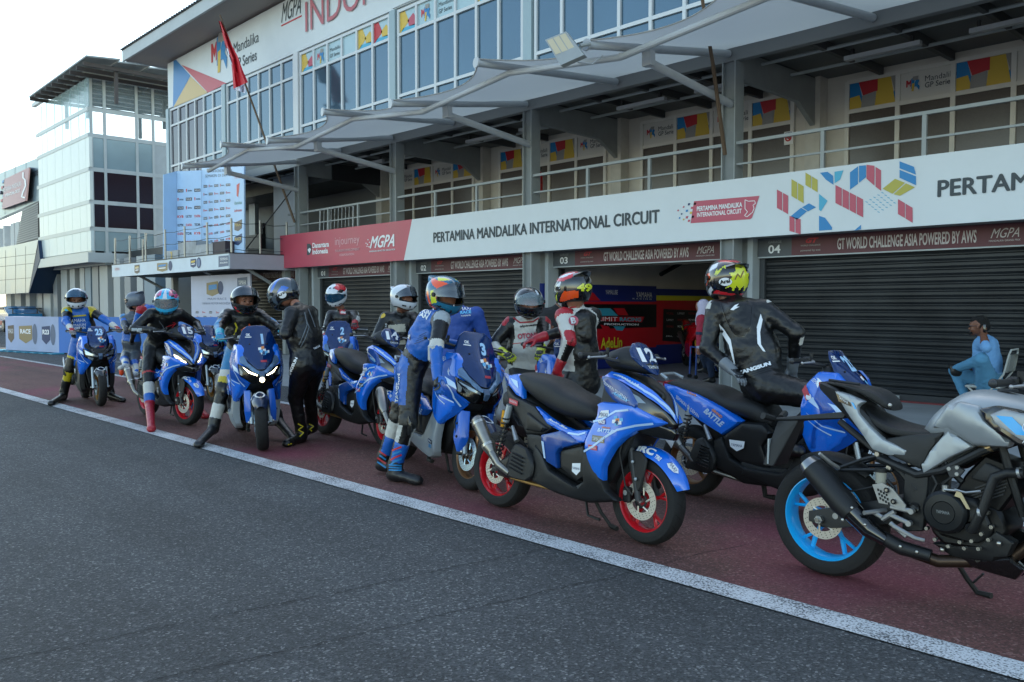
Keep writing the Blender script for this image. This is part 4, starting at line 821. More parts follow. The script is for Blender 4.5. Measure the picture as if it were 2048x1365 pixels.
bb_ = thing('blue_barrier', 'plain blue fabric barrier running behind the riders towards the podium', 'barrier', (P1[0], YB1, 0)); Q0 = P1 + np.array([.02, 0, 0]); Q1 = PY(440, 690, 10.9); f = lambda u, v, d=0.: np.array([Q0[0] + (Q1[0] - Q0[0]) * u + d, YB1 + (10.9 - YB1) * u - d * .3, .03 + hh * v])
mb = MB(); mb.add([f(0, 0), f(1, 0), f(1, 1), f(0, 1), f(0, 0, -.2), f(1, 0, -.2), f(1, 1, -.2), f(0, 1, -.2)], [(0, 1, 2, 3), (4, 7, 6, 5), (0, 4, 5, 1), (1, 5, 6, 2), (2, 6, 7, 3), (3, 7, 4, 0)], M('barrier_blue', '4f7cc4', .6, var=.1, vs=1.)); part(bb_)(mb, 'cloth')
# parked race car behind the barrier
cr = thing('race_car', 'blue and red race car with rear wing parked beyond the barrier at the far left', 'car', (-54.7, 12.3, 0)); cpn = lambda mb, n: mb.build(n, cr); CB = M('car_blue', '1f6f9f', .25, coat=.6); mb = MB()
prof = [(-2.2, .35), (-2.2, .75), (-1.9, .9), (-.9, 1.0), (0, 1.4), (.9, 1.42), (1.7, 1.1), (2.15, 1.0), (2.25, .5), (2.2, .3)]
mb.prism(prof, lambda u, v: (u, -.85 + .12 * max(v - .9, 0), v), lambda u, v: (u, .85 - .12 * max(v - .9, 0), v), CB); mb.prism([(-2.1, .38), (2.15, .38), (2.2, .62), (-2.1, .6)], lambda u, v: (u, -.87, v), lambda u, v: (u, -.84, v), M('car_red', '9c1f2b', .3)); cpn(mb, 'body')
mb = MB(); mb.prism([(-.8, 1.02), (.0, 1.36), (.85, 1.38), (1.55, 1.08)], lambda u, v: (u, -.86 + .12 * (v - .9), v), lambda u, v: (u, -.82, v), GLASSD); cpn(mb, 'side_window')
mb = MB(); mb.box((2.15, 0, 1.3), (.35, 1.6, .04), BLK); mb.box((2.1, -.6, 1.15), (.1, .04, .3), BLK); mb.box((2.1, .6, 1.15), (.1, .04, .3), BLK); cpn(mb, 'rear_wing')
for x in (-1.35, 1.35):
    for y in (-.82, .82): mb = MB(); mb.lathe([(.1, -.11), (.3, -.11), (.33, -.08), (.33, .08), (.3, .11), (.1, .11)], BLK, (x, y, .33), 'y', 20); mb.lathe([(0.01, -.12), (.2, -.115)], M('rim_grey', '8a8d90', .3, .8), (x, y, .33), 'y', 12); cpn(mb, 'wheel')
# ================================================================= garage 03: team backdrop on the side wall
gx = BX(1) + .14; gb = thing('team_backdrop', 'red, black and blue racing team wall panels lining the open garage', 'backdrop', (gx, 16, 0)); gp = part(gb); w_ = lambda u, v, d=0.: PX(u, v, gx) + np.array([d, 0, 0])
GR = M('panel_red', 'c41826', .35, var=.06, vs=1.); GB = M('panel_navy', '1d2c78', .35); GK = M('panel_black', '111217', .4); GT_ = M('panel_teal', '3aa0bd', .4); GYL = M('panel_yellow', 'd8cc30', .4)
Y0 = PX(1100, 700, gx)[1]; Y1 = PX(1312, 700, gx)[1]; Y2 = 20.8; z_ = lambda px, py: PX(px, py, gx)[2]
ztp, zbn, zrd = z_(1312, 573), z_(1312, 604), z_(1312, 609); mb = MB()
mb.bb((gx - .06, Y0 - .3, .02), (gx, Y1, ztp), GB); mb.bb((gx - .06, Y1, .02), (gx - .002, Y2, ztp - .06), GR); mb.bb((gx, Y0 - .3, .45), (gx + .004, Y1, zbn), GR); mb.bb((gx + .004, Y0 - .3, z_(1312, 655)), (gx + .007, Y1, zrd), GK); mb.bb((gx, Y1, ztp - .22), (gx + .003, Y2, ztp - .06), GB); mb.bb((gx, Y1, ztp - .34), (gx + .005, Y2, ztp - .22), GYL); mb.bb((gx, Y1, .02), (gx + .004, Y2, .5), GB)
gp(mb, 'panel'); mb = MB()
for P, m, d in (([(1190, 617), (1220, 617), (1236, 632), (1200, 632)], GT_, .01), ([(1226, 617), (1248, 617), (1256, 631), (1236, 631)], GR, .01), ([(1190, 634), (1288, 634), (1283, 645), (1190, 642)], GR, .012), ([(1200, 650), (1216, 653), (1222, 661), (1206, 661)], GR, .012), ([(1226, 653), (1250, 653), (1244, 662), (1232, 661)], GT_, .012), ([(1180, 586), (1186, 586), (1200, 602), (1172, 602)], GR, .012), ([(1326, 618), (1400, 622), (1400, 688), (1324, 682)], GK, .012)): mb.poly(P, lambda u, v: w_(u, v, d), m)
def tw_(s, u0, v0, u1, v1, h, m, bold=.02, d=.02): A = w_(u0, v0, d); B = w_(u1, v1, d); zz = w_(u0, v0 - h, d)[2] - A[2]; mb.text(s, lambda u, v: A + (B - A) * u + np.array([0, 0, zz * v]), m, (0, 0, 1, 1), bold)
tw_('YAMALUBE', 1210, 589, 1234, 589.5, 9, LETW, .04); tw_('YAMAHA', 1271, 595, 1303, 596, 11, LETW, .03); tw_('R A C I N G', 1264, 599, 1302, 600, 2.5, LETW, .02); tw_('LIMIT', 1196, 642.5, 1233, 643, 8.5, LETW, .04); tw_('RACING', 1238, 643, 1281, 643.5, 8, M('letter_teal', '3fa6bd', .4), .04); tw_('PRODUCTION', 1207, 650.5, 1276, 651.5, 3.8, LETW, .04); tw_('AdeLin', 1200, 698, 1243, 695, 22, GYL, .03)
for c in range(3):
    for r_ in range(3): tw_(('MOTUL', 'LIMIT', 'BREMBO', 'KYB', 'RCB')[(c + r_) % 5], 1332 + c * 22, 629 + r_ * 13, 1346 + c * 22, 630 + r_ * 13, 4, LETW if (r_ + c) % 2 else LRED, .04)
tw_('JBL', 1330, 674, 1345, 675, 3, LETW); tw_('TEAM', 1352, 675, 1364, 676, 3, LETW)
gp(mb, 'lettering')
# ceiling strut and beams inside the garage
mb = MB(); mb.bb((gx, 16.4, 2.5), (BX(0) - .1, 16.6, 3.0), STEELD); mb.tube([(gx + .1, 16.6, 2.2), (gx + .1, 18.5, 2.9)], .05, STEELD, 6); bpart(mb, 'beam')
# ================================================================= motorcycles
BLU = M('racing_blue', '0b66d4', .22, coat=.8, var=.04, vs=2.); BLUD = M('deep_blue', '0b3f88', .25, coat=.6); SCR = M('screen_blue', '0a3a7c', .06, coat=1., spec=.8)
SILV = M('silver_stripe', 'a9c4e4', .3, .2); SILP = M('silver_panel', '9fa8ae', .32, .45, var=.05, vs=3); PLA = M('matt_black_plastic', '0e1012', .5, var=.15, vs=5, bump=.15, bs=300); PLG = M('gloss_black', '0b0c0e', .12, coat=.8); SEATM = M('seat_vinyl', '121315', .55, var=.1, vs=4, bump=.3, bs=250)
TYRE = M('tyre_rubber', '101011', .75, var=.25, vs=8, bump=.3, bs=120); TYG = M('tyre_groove', '060606', .9); RRED = M('rim_red', 'b81420', .28, coat=.5); RBRO = M('rim_bronze', '8f6a4a', .3, .6); RCYA = M('rim_cyan', '12a2e6', .3, coat=.4); RGLD = M('rim_gold', '9a7440', .35, .6)
STL = M('bright_steel', 'b9b6ae', .25, .9, var=.1, vs=30); STB = M('brushed_steel', '8d8a84', .3, .9, var=.2, vs=12); GOLDM = M('gold_anodised', 'b8892a', .3, .8); HOLE = M('drill_hole', '1a1a1a', .8); ENG = M('engine_black', '0d0e10', .42, .4, var=.2, vs=6); ALUM = M('cast_aluminium', 'a2a4a5', .4, .8, var=.15, vs=20)
LENS = M('lamp_lens', 'aab6bf', .05, .0, alpha=.5, spec=.9); LAMPR = M('lamp_reflector', '9aa4ac', .15, .8); LED = M('lit_lamp', 'fff0c8', .3, emit=2.6); LEDO = M('unlit_lamp', '7d8890', .1, .5); STKR = M('sticker_red', 'b33a48', .4); STKW = M('sticker_white', 'd8dde2', .4); STKO = M('sticker_orange', 'd08040', .4); STKC = M('sticker_cyan', '5fa8d8', .4); MATG = M('matt_silver_tank', '9ba1a5', .36, .42, var=.05, vs=3)

def hull(mb, pts, m, bev=.006):
    bm = bmesh.new()
    for p in pts: bm.verts.new(p)
    r = bmesh.ops.convex_hull(bm, input=bm.verts[:]); bmesh.ops.delete(bm, geom=[g for g in r['geom_interior'] if isinstance(g, bmesh.types.BMVert)], context='VERTS')
    bmesh.ops.dissolve_limit(bm, angle_limit=.03, verts=bm.verts[:], edges=bm.edges[:])
    if bev: 
        try: bmesh.ops.bevel(bm, geom=bm.edges[:], offset=bev, segments=1, affect='EDGES', clamp_overlap=True)
        except Exception: pass
    bm.verts.index_update(); mb.add([tuple(v.co) for v in bm.verts], [tuple(v.index for v in f.verts) for f in bm.faces], m); bm.free()
def sy(pts): return [(p[0], s * p[1], p[2]) for p in pts for s in (1, -1)]
def loft(mb, st, m, n=20, p=2.6):   # stations x, ztop, zbottom, half width, (y centre)
    V = []; N = len(st)
    S = np.array([list(s) + [0] * (5 - len(s)) for s in st], float); t = np.arange(N); tt = np.linspace(0, N - 1, (N - 1) * 3 + 1); Q = []
    for c in range(5):
        y = S[:, c]; mm = np.gradient(y) if N > 2 else np.zeros(N); o = []
        for q in tt:
            i = min(int(q), N - 2); u = q - i; o.append((2 * u**3 - 3 * u * u + 1) * y[i] + (u**3 - 2 * u * u + u) * mm[i] + (-2 * u**3 + 3 * u * u) * y[i + 1] + (u**3 - u * u) * mm[i + 1])
        Q.append(o)
    Q = np.array(Q).T
    for x, zt_, zb, hw, yc in Q:
        for k in range(n):
            a = 2 * math.pi * k / n; ca, sa = math.cos(a), math.sin(a); V.append((x, yc + hw * math.copysign(abs(ca) ** (2 / p), ca), (zt_ + zb) / 2 + (zt_ - zb) / 2 * math.copysign(abs(sa) ** (2 / p), sa)))
    L = len(Q); F = [(i * n + k, i * n + (k + 1) % n, (i + 1) * n + (k + 1) % n, (i + 1) * n + k) for i in range(L - 1) for k in range(n)] + [tuple(range(n)), tuple((L - 1) * n + k for k in range(n))[::-1]]
    mb.add(V, F, m)
def wheel(par, name, x, r, w, rr, rim, T=None, nsp=5, style='y', disc=.11, dm=M('disc_steel', 'c4bdb0', .35, .45), side=-1):
    o = Vector((x, 0, r)); mb = MB(); h = w / 2
    mb.lathe([(rr * .99, -h * .74), (rr, -h * .86), (rr * .975, -h * .88), (rr * .93, -h * .7), (rr * .9, -h * .3), (rr * .9, h * .3), (rr * .93, h * .7), (rr * .975, h * .88), (rr, h * .86), (rr * .99, h * .74)], rim, o, 'y', 48)
    mb.lathe([(.012, -h * .5), (.045, -h * .5), (.05, -h * .35), (.05, h * .35), (.045, h * .5), (.012, h * .5)], rim, o, 'y', 20); mb.lathe([(0, -h * 1.25), (.014, -h * 1.25), (.014, h * 1.25), (0, h * 1.25)], ALUM, o, 'y', 10)
    for k in range(nsp):
        a = 2 * math.pi * k / nsp + .3
        def P(rad, an, y=0): return o + Vector((rad * math.cos(an), y, rad * math.sin(an)))
        if style == 'y':
            mb.tube([P(.04, a), P(rr * .55, a)], [.017, .011], rim, 6, sq=1.4)
            for s in (-.17, .17): mb.tube([P(rr * .53, a), P(rr * .92, a + s)], [.010, .009], rim, 6, sq=1.5)
        else: mb.tube([P(.04, a - .12), P(rr * .92, a)], [.015, .011], rim, 6, sq=1.4)
    wl_ = mb.build(name, par, T=T); mb = MB()
    pr = [(rr * .97, -h * .8), (rr * 1.04, -h * .97), (rr + (r - rr) * .45, -h), (rr + (r - rr) * .72, -h * .93), (r * .965, -h * .7), (r * .99, -h * .4), (r, 0), (r * .99, h * .4), (r * .965, h * .7), (rr + (r - rr) * .72, h * .93), (rr + (r - rr) * .45, h), (rr * 1.04, h * .97), (rr * .97, h * .8)]
    mb.lathe(pr, TYRE, o, 'y', 64)
    for k in range(22):
        for s in (1, -1):
            a0 = 2 * math.pi * (k + .5 * (s > 0)) / 22; V = []
            for j in range(5):
                u = j / 4; y = s * h * (.08 + .68 * u); rad = r * (1.0015 - .036 * max(0, abs(y) / h - .0) ** 2 / .49 * 1.0) + .0005; an = a0 + .12 * u
                for e in (-.008, .008): V.append(o + Vector((rad * math.cos(an + e), y, rad * math.sin(an + e))))
            mb.add(V, [(2 * i, 2 * i + 1, 2 * i + 3, 2 * i + 2) for i in range(4)], TYG)
    mb.build('tyre', wl_, T=T)
    if disc:
        mb = MB(); y = side * h * 1.08; mb.lathe([(disc * .62, y - .002), (disc, y - .002), (disc, y + .002), (disc * .62, y + .002), (disc * .62, y - .002)], dm, o, 'y', 48); mb.lathe([(.03, y), (disc * .4, y + .003), (disc * .42, y - .003)], PLA, o, 'y', 20)
        for k in range(6): a = k * math.pi / 3; mb.tube([o + Vector((disc * .35 * math.cos(a), y, disc * .35 * math.sin(a))), o + Vector((disc * .7 * math.cos(a + .3), y, disc * .7 * math.sin(a + .3)))], .006, dm, 5)
        for ring, n in ((.7, 18), (.8, 22), (.91, 26)):
            for k in range(n):
                a = 2 * math.pi * (k + ring * 3) / n; c = o + Vector((disc * ring * math.cos(a), y + side * .0028, disc * ring * math.sin(a))); q = disc * .026
                mb.add([c + Vector((q * math.cos(t), 0, q * math.sin(t))) for t in (0, 1.05, 2.1, 3.14, 4.2, 5.24)], [tuple(range(6))], HOLE)
        mb.build('brake_disc', wl_, T=T)
        mb = MB(); c = o + Vector((-disc * .85 * (1 if name == 'front_wheel' else -.9), y, disc * .2)); hull(mb, [tuple(c + Vector((a, b, d))) for a in (-.03, .03) for b in (-.03, .02) for d in (-.05, .045)], PLA, .01); mb.cyl(c + Vector((0, -.036, .01)), c + Vector((0, -.02, .01)), .016, ALUM, 10); mb.build('brake_caliper', wl_, T=T)
    return wl_
def fender(mb, x, z, R0, a0, a1, hw, m, drop=.05):
    V = []; N, Q = 18, 9
    for i in range(N + 1):
        t = i / N; a = R(a0 + (a1 - a0) * t); wz = hw * (1 - .45 * abs(2 * t - 1) ** 3)
        for j in range(Q):
            s = 2 * j / (Q - 1) - 1; rad = R0 - drop * abs(s) ** 2.5 + .006 * (1 - abs(s)); V.append((x + rad * math.cos(a), s * wz, z + rad * math.sin(a)))
    mb.add(V, [(i * Q + j, i * Q + j + 1, (i + 1) * Q + j + 1, (i + 1) * Q + j) for i in range(N) for j in range(Q - 1)], m)
    return lambda u, v: (x + (R0 - drop * abs(v / hw) ** 2.5 + .010) * math.cos(R(u)), v, z + (R0 - drop * abs(v / hw) ** 2.5 + .010) * math.sin(R(u)))
def steer(hx, hz, tx_, tz_, ang):   # rotation about the steering axis through two points
    ax = Vector((tx_ - hx, 0, tz_ - hz)).normalized(); p = Vector((hx, 0, hz)); return Matrix.Translation(p) @ Matrix.Rotation(R(ang), 4, ax) @ Matrix.Translation(-p)
def shock(par, a, b, y, gold=True):
    a = Vector((a[0], y, a[1])); b = Vector((b[0], y, b[1])); mb = MB(); mb.cyl(a, b, .009, STL, 8); mb.cyl(a, a + (b - a) * .3, .024, SILP, 10); P = []
    ax = (b - a).normalized(); u = ax.orthogonal().normalized(); v = ax.cross(u)
    for i in range(90): t = i / 89; q = i * .62; P.append(a + (b - a) * (.18 + .72 * t) + (u * math.cos(q) + v * math.sin(q)) * .027)
    mb.tube(P, .0055, BLK, 5)
    if gold: mb.cyl(a + Vector((-.045, 0, -.04)), a + Vector((-.06, 0, -.16)), .022, GOLDM, 12)
    mb.build('shock_absorber', par)
def handlebar(par, x, z, T, half=.35, col=PLA, levx=.05, rise=.0, mirror=False):
    mb = MB(); mb.tube([(x - .06, -half + .1, z), (x + .02, -.12, z - .03 - rise), (x + .02, .12, z - .03 - rise), (x - .06, half - .1, z)], .012, STEELD, 8); hb = mb.build('handlebar', par, T=T)
    for s in (1, -1):
        mb = MB(); g0 = Vector((x - .085, s * half, z)); g1 = Vector((x - .055, s * (half - .13), z + .002)); mb.tube([g0, g0 + (g1 - g0) * .05, g0 + (g1 - g0) * .1, g1], [.021, .021, .017, .017], BLK, 12); mb.ball(tuple(g0), .02, STEELD, 6); mb.build('grip', hb, T=T)
        mb = MB(); mb.tube([g1 + Vector((.04, -s * .02, .0)), g1 + Vector((.075, s * .03, -.005)), g0 + Vector((.07, 0, -.01))], [.008, .007, .006], ALUM, 7); mb.ball(tuple(g0 + Vector((.07, 0, -.01))), .01, ALUM, 6); mb.build('brake_lever', hb, T=T)
        mb = MB(); hull(mb, [tuple(g1 + Vector((a, -s * b, c))) for a in (-.02, .03) for b in (0, .06) for c in (-.025, .025)], PLA, .008); mb.cyl(g1 + Vector((.02, -s * .05, .02)), g1 + Vector((.02, -s * .05, .05)), .012, PLA, 8); mb.build('switch_box', hb, T=T)
    return hb
def stickers(mb, fn, k=1., x=0., z=0.):    # cluster of race decals, lower-left at (x,z)
    e = lambda u, v, d=.0: Vector(fn(x + u * k, z + v * k)) + Vector((0, -d, 0))
    mb.poly([(0, .11), (.1, .13), (.09, .17), (.02, .16)], lambda u, v: e(u, v), STKW); mb.text('MAXI', lambda u, v: e(u, v, .002), LNAV, (.01, .125, .085, .15), .04); mb.poly([(.02, .07), (.08, .08), (.07, .11), (.0, .105)], lambda u, v: e(u, v), M('sticker_purple', '6b4a86', .4)); mb.text('RACE', lambda u, v: e(u, v, .002), STKW, (.01, .08, .075, .1), .05)
    for i, (a, b, m) in enumerate(((.13, .09, STKW), (.155, .1, STKO), (.14, .115, STKC), (.17, .085, STKW), (.18, .105, STKC), (.15, .075, STKC))): mb.poly([(a, b), (a + .026, b + .004), (a + .024, b + .026), (a - .002, b + .022)], lambda u, v, i=i: e(u, v, .001 * (i % 2)), m)
    mb.text('4', lambda u, v: e(u, v, .003), LNAV, (.15, .085, .175, .115), .06)
def battle(mb, fn, x, z, L, slant=0., h=.035):
    s = lambda u, v, d=0.: Vector(fn(x + u * math.cos(slant) - v * math.sin(slant), z + u * math.sin(slant) + v * math.cos(slant))) + Vector((0, -d, 0))
    mb.text('BATTLE', s, SILV, (0, 0, L, h), .05, .1); mb.text('GRAND', lambda u, v: s(u, v), STKO, (L * .3, h * 1.15, L * .85, h * 1.6), .05, .1)

def tilt(t, a): t.rotation_euler.x = -R(a); WM[t.name] = Matrix.Translation(t.location) @ t.rotation_euler.to_matrix().to_4x4()
def aerox(label, num, loc, rz, st=0., lit=False, group='blue racing scooters in the line', lean=0):
    t = thing('scooter', label, 'scooter', loc, rz, group); tilt(t, lean); T = steer(1.31, .28, 1.12, 1.05, st); b = lambda mb, n, TT=None: mb.build(n, t, T=TT)
    wheel(t, 'rear_wheel', 0, .272, .135, .19, RRED, None, 5, 'y', .1); wheel(t, 'front_wheel', 1.31, .268, .115, .192, RRED, T, 5, 'y', .118)
    # forks
    mb = MB()
    for s in (1, -1): mb.tube([(1.31, s * .085, .268), (1.2, s * .085, .72)], [.02, .017], STEELD, 10); hull(mb, [(1.33, s * .1, .33), (1.28, s * .1, .32), (1.37, s * .095, .52), (1.33, s * .095, .57), (1.2, s * .095, .57), (1.23, s * .1, .47), (1.33, s * .075, .33), (1.3, s * .07, .56), (1.2, s * .07, .56), (1.37, s * .075, .52)], PLA, .008); mb.ball((1.27, s * .108, .5), .011, SILP, 5); mb.ball((1.3, s * .108, .4), .011, SILP, 5)
    mb.tube([(1.24, -.12, .75), (1.2, -.15, .55), (1.23, -.12, .35), (1.27, -.1, .3)], .006, BLK, 5); b(mb, 'fork', T)
    mb = MB(); f = fender(mb, 1.31, .268, .322, 20, 116, .08, BLU); mb.text('IRC', lambda u, v: f(u, v), STKW, (100, -.074, 74, -.036), .05); mb.text('TIRE', lambda u, v: f(u, v), STKW, (71, -.074, 62, -.057), .04)
    mb.poly([(54, -.058), (49, -.064), (41, -.056), (38, -.038), (43, -.024), (51, -.03)], f, STKW); mb.text('MAXI', lambda u, v: tuple(Vector(f(u, v)) + Vector((0, -.003, .003))), LNAV, (52.5, -.053, 41, -.034), .05); b(mb, 'front_fender', T)
    # core and belly
    mb = MB(); hull(mb, sy([(.96, .11, .3), (1.04, .11, .24), (1.12, .12, .5), (1.22, .14, .7), (1.36, .13, .78), (1.3, .12, .9), (1.15, .14, 1.0), (1.06, .16, 1.0), (.98, .16, .62)]), PLA, .01)
    loft(mb, [(.05, .84, .72, .08), (.2, .86, .66, .12), (.4, .8, .5, .14), (.6, .7, .3, .14), (.8, .62, .25, .15), (1.0, .6, .24, .14), (1.1, .5, .26, .12)], PLA, 16, 3); b(mb, 'inner_body')
    mb = MB(); panel(mb, [(.5, .52, .19), (.58, .46, .2), (.66, .37, .215), (.9, .30, .225), (.97, .34, .225), (.955, .56, .225), (1.02, .5, .225), (1.115, .36, .215), (1.13, .31, .2), (1.2, .25, .16), (.98, .205, .17), (.7, .225, .19), (.5, .27, .2), (.44, .36, .19)], PLA, t=.05, r=.02)
    panel(mb, [(.66, .385, .16), (.9, .325, .16), (.96, .36, .17), (.95, .56, .18), (.75, .6, .17)], M('plastic_panel', '0c0e10', .45), t=.03); bb1 = b(mb, 'footboard')
    mb = MB(); fn = panel(mb, [(1.03, .83, .2), (1.06, .845, .2), (1.22, .85, .205), (1.31, .845, .2), (1.41, .79, .16), (1.475, .75, .11), (1.44, .73, .13), (1.33, .695, .17), (1.25, .64, .2), (1.19, .575, .22), (1.155, .51, .23), (1.125, .45, .23), (1.11, .36, .21), (1.04, .40, .22), (.99, .48, .225), (.965, .56, .225), (.965, .6, .22), (1.0, .68, .21), (1.035, .76, .2)], BLU, extra=[(1.15, .7, .225), (1.1, .55, .235)], t=.04, r=.022)
    for s in (-1, 1):
        g = fn(s); strip(mb, [(1.02, .72), (1.1, .74), (1.2, .80), (1.29, .815)], .012, g, SILV); strip(mb, [(.975, .53), (1.05, .57), (1.13, .63), (1.22, .69), (1.33, .725), (1.43, .745)], .013, g, SILV)
    g = fn(-1); stickers(mb, g, .95, 1.06, .64); battle(mb, g, 1.07, .665, .12, .0, .022)
    for (u0, u1, v0, v1, m, s, c) in ((1.035, 1.14, .60, .64, PLG, 'YAMALUBE', STKW), (1.01, 1.09, .55, .578, STKR, 'MAXDECAL', STKW)):
        patch(mb, [(u0, v0), (u1, v0), (u1, v1), (u0, v1)], g, m, .03); mb.text(s, lambda u, v: tuple(Vector(g(u, v)) + Vector((0, -.002, 0))), c, (u0 + .008, v0 + .008, u1 - .008, v1 - .008), .04)
    b(mb, 'leg_shield')
    mb = MB(); fn = panel(mb, [(1.03, 1.0, .17), (1.10, 1.01, .185), (1.19, .99, .185), (1.27, .94, .19), (1.33, .86, .195), (1.33, .83, .2), (1.24, .835, .2), (1.15, .86, .19), (1.08, .91, .18)], BLUD, t=.03, r=.015); g = fn(-1)
    mb.text('SEMAKIN DI DEPAN', lambda u, v: g(1.07 + u * .2, .955 - u * .085 + v * .02), STKW, (0, 0, 1, 1), .04); mb.text('AEROX', lambda u, v: g(1.14 + u * .13, .905 - u * .045 + v * .02), STKC, (0, 0, 1, 1), .04, .2)
    panel(mb, [(1.1, .19, 1.01), (1.18, .188, .985), (1.27, .18, .93), (1.37, .15, .865), (1.45, .085, .80), (1.5, .0, .735), (1.48, .0, .80), (1.42, .045, .885), (1.33, .08, .955), (1.22, .105, 1.005), (1.1, .125, 1.03)], BLU, t=.03, r=.012, axis='z') if False else None
    b(mb, 'side_panel')
    def zpanel(mb, out, m, gs=.03):
        S = tps(out)
        for s in (1, -1): patch(mb, [p[:2] for p in out], lambda u, v: (u, s * v, float(S([(u, v)])[0])), m, gs)
        return lambda s: (lambda u, v: (u, s * v, float(S([(u, v)])[0]) + .0035))
    mb = MB(); fn = zpanel(mb, [(1.08, .19, 1.005), (1.18, .187, .99), (1.27, .165, .95), (1.37, .128, .895), (1.45, .072, .83), (1.5, .0, .745), (1.485, .0, .80), (1.42, .05, .885), (1.33, .085, .955), (1.22, .11, 1.005), (1.08, .13, 1.035)], BLU)
    zpanel(mb, [(1.06, .0, 1.045), (1.06, .13, 1.03), (1.22, .11, 1.0), (1.33, .085, .95), (1.42, .05, .88), (1.482, .0, .80)], PLA)
    for s in (1, -1): strip(mb, [(1.12, .155), (1.24, .148), (1.34, .12), (1.42, .075), (1.487, .012)], .015, fn(s), SILV)
    g = fn(-1); mb.text('YAMAHA', lambda u, v: g(1.15 + .15 * u, .165 - .03 * u * u + (.0 - v) * .022 + .0), STKW, (0, 0, 1, 1), .04)
    hull(mb, [(1.3, .03, .97), (1.3, -.03, .97), (1.4, .02, .915), (1.4, -.02, .915), (1.3, .03, .93), (1.4, -.02, .88), (1.3, -.03, .93), (1.4, .02, .88)], PLA, .006); b(mb, 'nose')
    for s in (1, -1):
        mb = MB(); f2 = panel(mb, [(1.21, .965, .188), (1.27, .945, .168), (1.37, .89, .132), (1.45, .825, .075), (1.5, .745, .02), (1.49, .715, .03), (1.40, .745, .12), (1.32, .80, .185), (1.27, .86, .195)], PLG, t=.03, r=.01, sides=(s,)); g = f2(s)
        if lit: patch(mb, [(1.38, .80), (1.45, .785), (1.455, .755), (1.39, .77)], g, LED); patch(mb, [(1.31, .875), (1.38, .845), (1.43, .80), (1.36, .82)], g, M('lit_lamp_dim', 'ffe9c0', .3, emit=.9))
        else: patch(mb, [(1.245, .935), (1.33, .895), (1.37, .86), (1.31, .86), (1.27, .89)], g, LEDO); patch(mb, [(1.39, .80), (1.45, .775), (1.45, .755), (1.39, .765)], g, LEDO)
        b(mb, 'headlight')
    mb = MB(); panel(mb, [(1.31, .80, .18), (1.4, .745, .12), (1.49, .715, .02), (1.51, .69, .01), (1.49, .645, .01), (1.4, .66, .1), (1.31, .69, .16)], PLG, t=.02, r=.01); hull(mb, sy([(1.31, .14, .7), (1.31, .13, .8), (1.47, .01, .72), (1.45, .01, .66)]), PLA, .005); b(mb, 'front_grille')
    # handlebar cover and number visor
    mb = MB(); hull(mb, sy([(.98, .1, 1.1), (1.0, .12, 1.14), (1.12, .09, 1.19), (1.2, .05, 1.205), (1.26, .09, 1.1), (1.33, .03, 1.06), (1.3, .05, 1.03), (1.05, .1, 1.05), (1.1, .15, 1.1)]), PLA, .015)
    patch(mb, [(1.08, 1.11), (1.13, 1.105), (1.13, 1.15), (1.08, 1.155)], lambda u, v: (u, -.148 + (v - 1.1) * .9, v), M('sticker_navy', '22408a', .4)); b(mb, 'handlebar_cover', T)
    half = [(0, 1.222, 1.19), (.05, 1.215, 1.195), (.095, 1.17, 1.215), (.108, 1.13, 1.245), (.07, 1.07, 1.3), (.03, 1.035, 1.34), (0, 1.025, 1.355)]; full = half + [(-a, z, x) for a, z, x in half[-2:0:-1]]
    mb = MB(); f3 = panel(mb, full, SCR, extra=[(0, 1.12, 1.285)], t=.012, r=.01, axis='x'); g = f3(1)
    mb.text(num, g, STKW, (-.068, 1.105, .068, 1.19), .05, .06) if len(num) > 1 else mb.text(num, g, STKW, (-.025, 1.1, .025, 1.19), .05)
    mb.text('YAMAHA', g, STKW, (-.045, 1.065, .045, 1.085), .04); mb2 = MB(); b(mb, 'number_visor', T)
    handlebar(t, 1.12, 1.13, T)
    # seat and rear
    mb = MB(); loft(mb, [(.2, .965, .93, .09), (.27, .985, .87, .125), (.42, .975, .79, .145), (.55, .955, .74, .15), (.68, .90, .71, .15), (.8, .865, .7, .14), (.9, .825, .705, .12), (.965, .765, .72, .08)], SEATM, 24, 2.8); b(mb, 'seat')
    mb = MB(); patch(mb, [(.2, .80), (.29, .785), (.285, .75), (.2, .765)], lambda u, v: (u, -.16, v), STKR); mb.text('MAXDECAL', lambda u, v: (.21 + .07 * u, -.162, .776 - .012 * u + .014 * v), STKW, (0, 0, 1, 1), .04); fn = panel(mb, [(.11, .955, .1), (.22, .97, .11), (.29, .92, .135), (.315, .80, .15), (.24, .82, .14), (.12, .885, .11)], BLU, t=.03, r=.02); patch(mb, [(.15, .935), (.24, .92), (.27, .87), (.2, .9)], fn(-1), SILV); hull(mb, sy([(.08, .07, .93), (.1, .08, .86), (.24, .1, .84), (.24, .1, .955)]), PLA, .01); hull(mb, sy([(.085, .05, .925), (.07, .05, .89), (.1, .07, .9), (.1, .06, .94)]), M('tail_lamp', '8a0f16', .2), .004); b(mb, 'tail')
    mb = MB(); panel(mb, [(.1, .88, .11), (.22, .82, .145), (.31, .8, .155), (.45, .765, .16), (.52, .72, .175), (.66, .64, .18), (.56, .585, .175), (.39, .57, .17), (.27, .70, .15), (.14, .77, .12)], PLA, t=.04, r=.02)
    panel(mb, [(.40, .72, .185), (.62, .635, .2), (.55, .60, .195), (.40, .60, .185)], M('plastic_panel'), t=.03, r=.015)
    panel(mb, [(.39, .58, .17), (.56, .585, .18), (.6, .44, .19), (.5, .28, .19), (.44, .36, .18)], PLA, t=.04, r=.02); b(mb, 'rear_side_cover')
